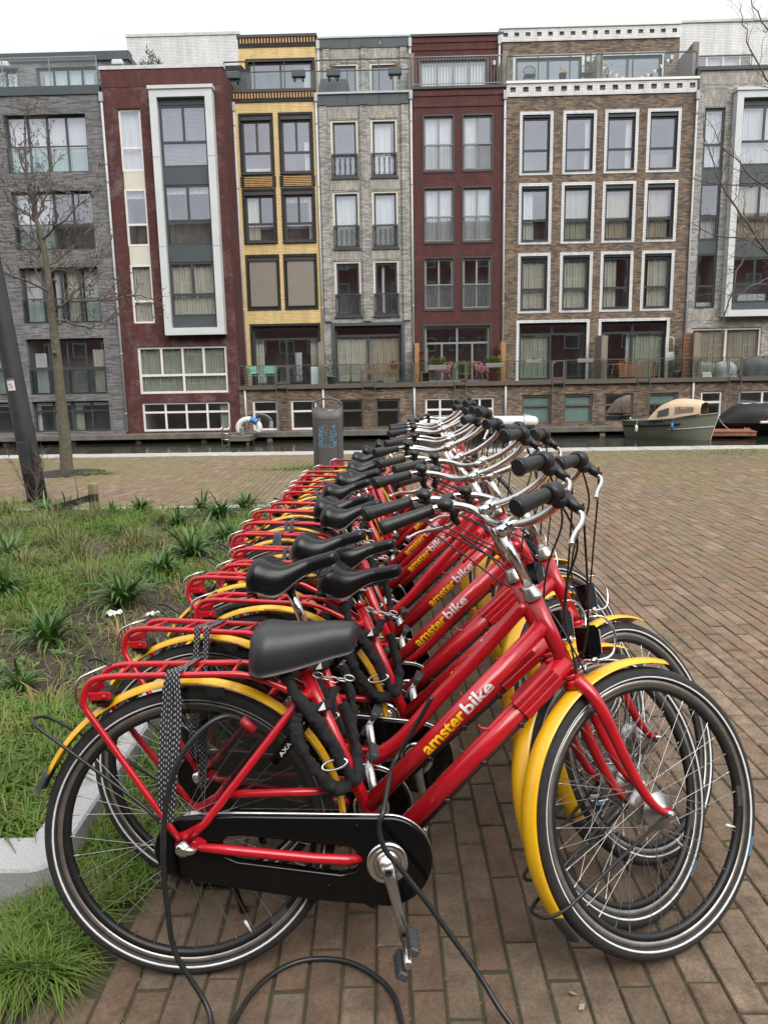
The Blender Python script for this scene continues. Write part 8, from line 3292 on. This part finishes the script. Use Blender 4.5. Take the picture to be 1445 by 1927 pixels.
def strap_mesh(variant):
    """bands over the near rail hanging to the hub; uv in metres"""
    mb = MB()
    uvs = []
    def band(path, w, dirs):
        P = [Vector(p) for p in path]
        s_ = 0.0
        pts = []
        acc = []
        for i, p in enumerate(P):
            if i:
                s_ += (P[i] - P[i - 1]).length
            acc.append(s_)
            dv = Vector(dirs[i]) if isinstance(dirs, list) else Vector(dirs)
            pts += [p - dv * w / 2, p + dv * w / 2]
        o = len(mb.v)
        for i in range(len(P) - 1):
            mb.f.append((o + 2 * i, o + 2 * i + 1, o + 2 * i + 3, o + 2 * i + 2))
            mb.m.append(0)
            mb.s.append(True)
            uvs.extend([(0, acc[i]), (w, acc[i]), (w, acc[i + 1]), (0, acc[i + 1])])
        mb.v.extend([tuple(p) for p in pts])
    X = (1, 0, 0)
    if variant == 0:
        for k, dx in enumerate((-0.014, 0.004, 0.020)):
            yo = -0.074 - 0.004 * k
            band(catmull([(0.012, 0.060, 0.758), (0.004, 0.0, 0.757), (-0.010 + dx * 0.5, -0.052, 0.758), (-0.018 + dx * 0.6, yo, 0.748), (-0.024 + dx, yo - 0.004, 0.66), (-0.034 + dx * 0.9, -0.086 - 0.003 * k, 0.52), (-0.040 + dx * 0.5, -0.086 - 0.002 * k, 0.41)], 5), 0.0165, (1, 0.15 * (k - 1), 0))
        band(catmull([(0.012, 0.060, 0.756), (0.014, 0.074, 0.742), (0.020, 0.080, 0.60), (0.010, 0.084, 0.42)], 4), 0.022, X)
    else:
        for k, dx in enumerate((-0.014, 0.012)):
            yo = -0.074
            band(catmull([(0.016, 0.060, 0.757), (0.012 + dx, 0.0, 0.757), (0.008 + dx, -0.058, 0.757), (0.006 + dx, yo, 0.745), (0.000 + dx, yo - 0.004, 0.64), (-0.012 + dx * 0.7, -0.084, 0.50), (-0.02 + dx * 0.4, -0.086, 0.40)], 5), 0.018, X)
    me = mb.mesh('strap', strap_m)
    ul = me.uv_layers.new(name='UVMap')
    for i, q in enumerate(uvs):
        ul.data[i].uv = q
    sol = bpy.data.objects.new('t', me)
    return me

proto, FR_CURVED, GEL = make_bike()
kids_of = {o.name: [] for o in bpy.data.objects}
for o in list(bpy.data.objects):
    if o.parent is not None:
        kids_of[o.parent.name].append(o)

# (x, y of the rear contact, yaw deg, lean deg, steer deg, saddle lift, curved top tube, stem lift, strap 0/1/None, label)
BK = [
    (-0.478, 1.590, 2.5, 9.0, 23, 0.0, 0, 0.010, 0, 'nearest red and yellow rental bicycle, with broad matt grey saddle and whole frame in view'),
    (-0.510, 1.910, -7.5, 8.0, 45, 0.115, 1, 0.03, 1, 'second red rental bicycle from the camera, saddle raised high on a bare chrome post'),
    (-0.375, 2.170, -8.2, 8.0, 46, 0.020, 0, 0.0, None, 'third red rental bicycle from the camera, low black saddle pushed furthest to the right'),
    (-0.470, 2.440, -7.5, 8.5, 50, 0.065, 0, 0.05, None, 'fourth red rental bicycle, its saddle half hidden behind the highest nearby saddle'),
    (-0.390, 2.620, -5.0, 8.0, 58, -0.01, 1, 0.02, None, 'fifth red rental bicycle from the camera, saddle low behind the others'),
    (-0.395, 2.870, -5.5, 8.5, 47, 0.095, 0, 0.04, 1, 'sixth red rental bicycle from the camera, saddle on tall post and banded carrier'),
    (-0.455, 3.170, -6.0, 8.0, 55, 0.075, 1, 0.03, 0, 'seventh red rental bicycle from the camera, first of the two banded carriers further back'),
    (-0.460, 3.430, -6.5, 8.5, 60, 0.035, 0, 0.06, 1, 'eighth red rental bicycle from the camera, carrier with a striped band round its middle'),
    (-0.465, 3.760, -5.5, 8.0, 50, 0.060, 0, 0.02, None, 'ninth red rental bicycle from the camera, in the middle of the row'),
    (-0.410, 4.000, -7.0, 8.0, 57, 0.085, 1, 0.05, None, 'tenth red rental bicycle, just past the middle of the row'),
    (-0.390, 4.400, -5.5, 8.5, 52, 0.050, 0, 0.03, 1, 'eleventh red rental bicycle from the camera, seventh from the waste bin end'),
    (-0.380, 4.630, -6.5, 8.0, 59, 0.070, 0, 0.06, None, 'twelfth red rental bicycle, sixth from the waste bin end of the row'),
    (-0.390, 4.860, -6.0, 8.0, 49, 0.060, 1, 0.04, 1, 'thirteenth red rental bicycle, fifth from the waste bin end of the row'),
    (-0.370, 5.170, -6.5, 8.5, 56, 0.080, 0, 0.05, None, 'fourteenth red rental bicycle, fourth from the waste bin end of the row'),
    (-0.370, 5.400, -5.5, 8.0, 53, 0.055, 0, 0.05, None, 'fifteenth red rental bicycle, third from the waste bin end of the row'),
    (-0.310, 5.720, -6.0, 8.0, 58, 0.075, 1, 0.04, None, 'last but one red rental bicycle before the waste bin'),
    (-0.210, 6.180, -6.5, 8.0, 51, 0.085, 0, 0.05, None, 'farthest red rental bicycle, last of the row beside the waste bin'),
]
ORD = ['nearest', 'second', 'third', 'fourth', 'fifth', 'sixth', 'seventh', 'eighth', 'ninth', 'tenth', 'eleventh', 'twelfth', 'thirteenth', 'fourteenth', 'fifteenth', 'last but one', 'farthest']
strap_meshes = [strap_mesh(0), strap_mesh(1)]
bikes, strap_n = [], 0
specs = []
for i, row in enumerate(BK):
    root = proto if i == 0 else copy_tree(proto)
    bikes.append(root)
for i, (x, y, yaw, lean, steer, lift, curved, slift, strap, label) in enumerate(BK):
    root = bikes[i]
    root.rotation_euler = (0, 0, 0)
    mw = Matrix.Translation((x, y, 0)) @ Matrix.Rotation(rad(yaw), 4, 'Z') @ Matrix.Rotation(-rad(lean), 4, 'X')
    root.matrix_world = mw
    tag(root, label, 'bicycle', 'red and yellow rental bicycles parked side by side')
    S = steer_matrix(rad(steer))
    for c in [o for o in bpy.data.objects if o.parent is root]:
        b = c.name.split('.')[0]
        if is_steer(c.name):
            base = Matrix.Translation((WB, 0, HUBZ)) if b == 'front_wheel' else Matrix.Identity(4)
            if b in ('stem', 'handlebar', 'grip', 'brake_lever', 'bell', 'shifter'):
                base = Matrix.Translation(AX_DIR * slift) @ base
                if b != 'stem':
                    pv = Vector((0.80, 0, 1.064))
                    base = base @ Matrix.Translation(pv) @ Matrix.Rotation(rad(5.5), 4, 'X') @ Matrix.Rotation(rad(3.0), 4, 'Y') @ Matrix.Translation(-pv)
            if b == 'front_wheel':
                base = base @ Matrix.Rotation(rad(23 * i), 4, 'Y')
            c.matrix_local = S @ base
        elif b == 'rear_wheel':
            c.matrix_local = Matrix.Translation((0, 0, HUBZ)) @ Matrix.Rotation(rad(31 * i), 4, 'Y')
        elif b in ('seat_post', 'saddle', 'saddle_clamp'):
            c.matrix_local = Matrix.Translation(ST_DIR * lift)
            if b == 'saddle' and i:
                tl = [0, -6, 1, -4, -2, -7, -5, -3, -6, -4, -5, -3, -6, -4, -5, -4, -6][i]
                pv = Vector((0.28, 0, 0.78))
                c.matrix_local = Matrix.Translation(ST_DIR * lift) @ Matrix.Translation(pv) @ Matrix.Rotation(rad(tl), 4, 'Y') @ Matrix.Translation(-pv)
            if b == 'saddle' and i == 0:
                c.data = GEL
                c['label'] = 'broad matt grey gel saddle'
        elif b == 'frame' and curved:
            c.data = FR_CURVED
    if strap is not None:
        so = bpy.data.objects.new('luggage_strap', strap_meshes[strap])
        col.objects.link(so)
        so.matrix_world = mw
        tag(so, f'black luggage strap with white flecks over the carrier of the {ORD[i]} bicycle', 'strap', 'woven luggage straps on the carriers')

# a curved top tube hides the printed word: those bikes carry none
for root in bikes:
    for c in [o for o in bpy.data.objects if o.parent is root and o.data == FR_CURVED]:
        for q in [o for o in bpy.data.objects if o.parent is c and o.name.split('.')[0] == 'lettering']:
            bpy.data.objects.remove(q)

# ------------------------------------------------------------------ chain locks in fabric sleeves round the seat tubes
def chain_lock_parts(root, full):
    r = random.Random(3)
    def lumpy(path, rr, k=9):
        P = catmull(path, k)
        return P, [rr * (1 + r.uniform(-0.17, 0.17)) for _ in P]
    sl = MB()
    P, R = lumpy([(0.237, -0.040, 0.745), (0.262, -0.056, 0.690), (0.300, -0.062, 0.640), (0.335, -0.062, 0.590), (0.372, -0.060, 0.520), (0.384, -0.058, 0.478), (0.352, -0.064, 0.462), (0.318, -0.072, 0.498), (0.284, -0.078, 0.552), (0.264, -0.076, 0.606), (0.266, -0.060, 0.645)], 0.0145)
    sl.tube(P, R, 16)
    P, R = lumpy([(0.384, -0.054, 0.480), (0.400, -0.030, 0.470), (0.405, 0.010, 0.510), (0.392, 0.030, 0.580), (0.370, 0.030, 0.640)], 0.0135)
    sl.tube(P, R, 16)
    P, R = lumpy([(0.262, -0.052, 0.692), (0.300, -0.044, 0.652), (0.336, -0.036, 0.655), (0.352, -0.012, 0.690)], 0.012)
    sl.tube(P, R, 16)
    out_ = []
    for p in sl.v:
        q = Vector(p)
        out_.append(tuple(q + Vector((mnoise.noise(q * 38), mnoise.noise(q * 38 + Vector((7, 3, 1))), mnoise.noise(q * 38 + Vector((2, 9, 4))))) * 0.0052 + Vector((0, 1, 0)) * mnoise.noise(q * 95) * 0.0022))
    sl.v = out_
    sl.build('fabric_sleeve', M['fabric'], root)
    ch = MB()
    def link(c, d, s_, L_=0.0125):
        c, d, s_ = Vector(c), Vector(d).normalized(), Vector(s_).normalized()
        ch.tube([c + d * (L_ * math.cos(t)) + s_ * (0.0065 * math.sin(t)) for t in [2 * PI * q / 12 for q in range(12)]], 0.0021, 6, closed=True)
    for q in range(5):
        link((0.315 + 0.019 * q, -0.012 - 0.002 * q, 0.722 - 0.010 * q + 0.002 * q * q), (1, 0, -0.25), (0, 1, 0.2) if q % 2 else (0.2, 0.2, 1))
    ch.build('chain', M['steel'], root)
    rg_ = MB()
    rg_.tube([Vector((0.352 + 0.030 * math.cos(t), -0.072 + 0.006 * math.sin(t), 0.523 + 0.010 * math.sin(t) + 0.006 * math.cos(t))) for t in [2 * PI * q / 20 for q in range(20)]], 0.0033, 6, closed=True)
    rg_.build('steel_ring', M['chrome'], root)
    lg = MB()
    lg.add([(0.316, -0.0605, 0.648), (0.334, -0.0560, 0.650), (0.330, -0.0555, 0.668)], [(0, 1, 2)])
    lg.build('emblem', M['letter_w'], root)

lock0 = None
for i in range(0, 9):
    if i in (4,):
        continue
    if lock0 is None:
        lk = thing('chain_lock', None, 'chain lock')
        chain_lock_parts(lk, True)
        lock0 = lk
    else:
        lk = lock0.copy()
        col.objects.link(lk)
        for ch in [o for o in bpy.data.objects if o.parent is lock0]:
            c = ch.copy()
            col.objects.link(c)
            c.parent = lk
    lk.matrix_world = bikes[i].matrix_world.copy() if i == 0 else bikes[i].matrix_basis.copy()
    tag(lk, f'chain lock in black fabric sleeve hung round the seat tube of the {ORD[i]} bicycle', 'chain lock', 'chain locks hung on the bicycles')

# ------------------------------------------------------------------ loose steel cables in black hose
bw = lambda x, y, z: (Matrix.Translation((BK[0][0], BK[0][1], 0)) @ Matrix.Rotation(rad(BK[0][2]), 4, 'Z') @ Matrix.Rotation(-rad(BK[0][3]), 4, 'X')) @ Vector((x, y, z))
sc1 = thing('security_cable', 'black security cable hanging from a red plug and looping on the paving', 'cable', (0, 0, 0))
c = MB()
hang = [bw(0.137, -0.055, 0.631), bw(0.104, -0.075, 0.648), bw(0.062, -0.095, 0.634), bw(0.013, -0.115, 0.583), bw(-0.019, -0.125, 0.506), bw(-0.034, -0.128, 0.410), bw(-0.036, -0.130, 0.312), bw(-0.030, -0.132, 0.235), bw(-0.014, -0.135, 0.13)]
grd = [Vector((-0.410, 1.440, 0.030)), Vector((-0.375, 1.30, 0.010)), Vector((-0.33, 1.24, 0.009)), Vector((-0.33, 1.33, 0.009)), Vector((-0.355, 1.428, 0.009)), Vector((-0.314, 1.541, 0.009)), Vector((-0.233, 1.608, 0.009)), Vector((-0.128, 1.611, 0.009)), Vector((-0.049, 1.567, 0.009)), Vector((0.001, 1.503, 0.009)), Vector((0.020, 1.42, 0.009)), Vector((0.05, 1.30, 0.009)), Vector((0.16, 1.24, 0.009))]
c.tube(catmull(hang + grd, 6), 0.0062, 10)
c.build('hose', M['cable'], sc1)
pl = MB()
pl.tube([bw(0.135, -0.054, 0.634), bw(0.163, -0.052, 0.604)], [0.0105, 0.0120], 12)
pl.build('plug', pm('red_plug', (0.30, 0.015, 0.02), 0.4, var=0.15, vscale=50), sc1)
sc2 = thing('security_cable', 'black security cable running over the chain case down across the paving', 'cable', (0, 0, 0))
c = MB()
c.tube(catmull([bw(0.600, 0.06, 0.640), bw(0.545, 0.07, 0.545), bw(0.500, 0.060, 0.478), bw(0.480, -0.045, 0.470), bw(0.462, -0.125, 0.432), bw(0.451, -0.135, 0.397), bw(0.464, -0.140, 0.348), bw(0.503, -0.142, 0.297), bw(0.552, -0.150, 0.232), bw(0.610, -0.160, 0.150), bw(0.665, -0.180, 0.075), bw(0.705, -0.215, 0.018), Vector((0.287, 1.36, 0.008)), Vector((0.32, 1.28, 0.009)), Vector((0.42, 1.15, 0.009))], 6), 0.0062, 10)
c.build('hose', M['cable'], sc2)
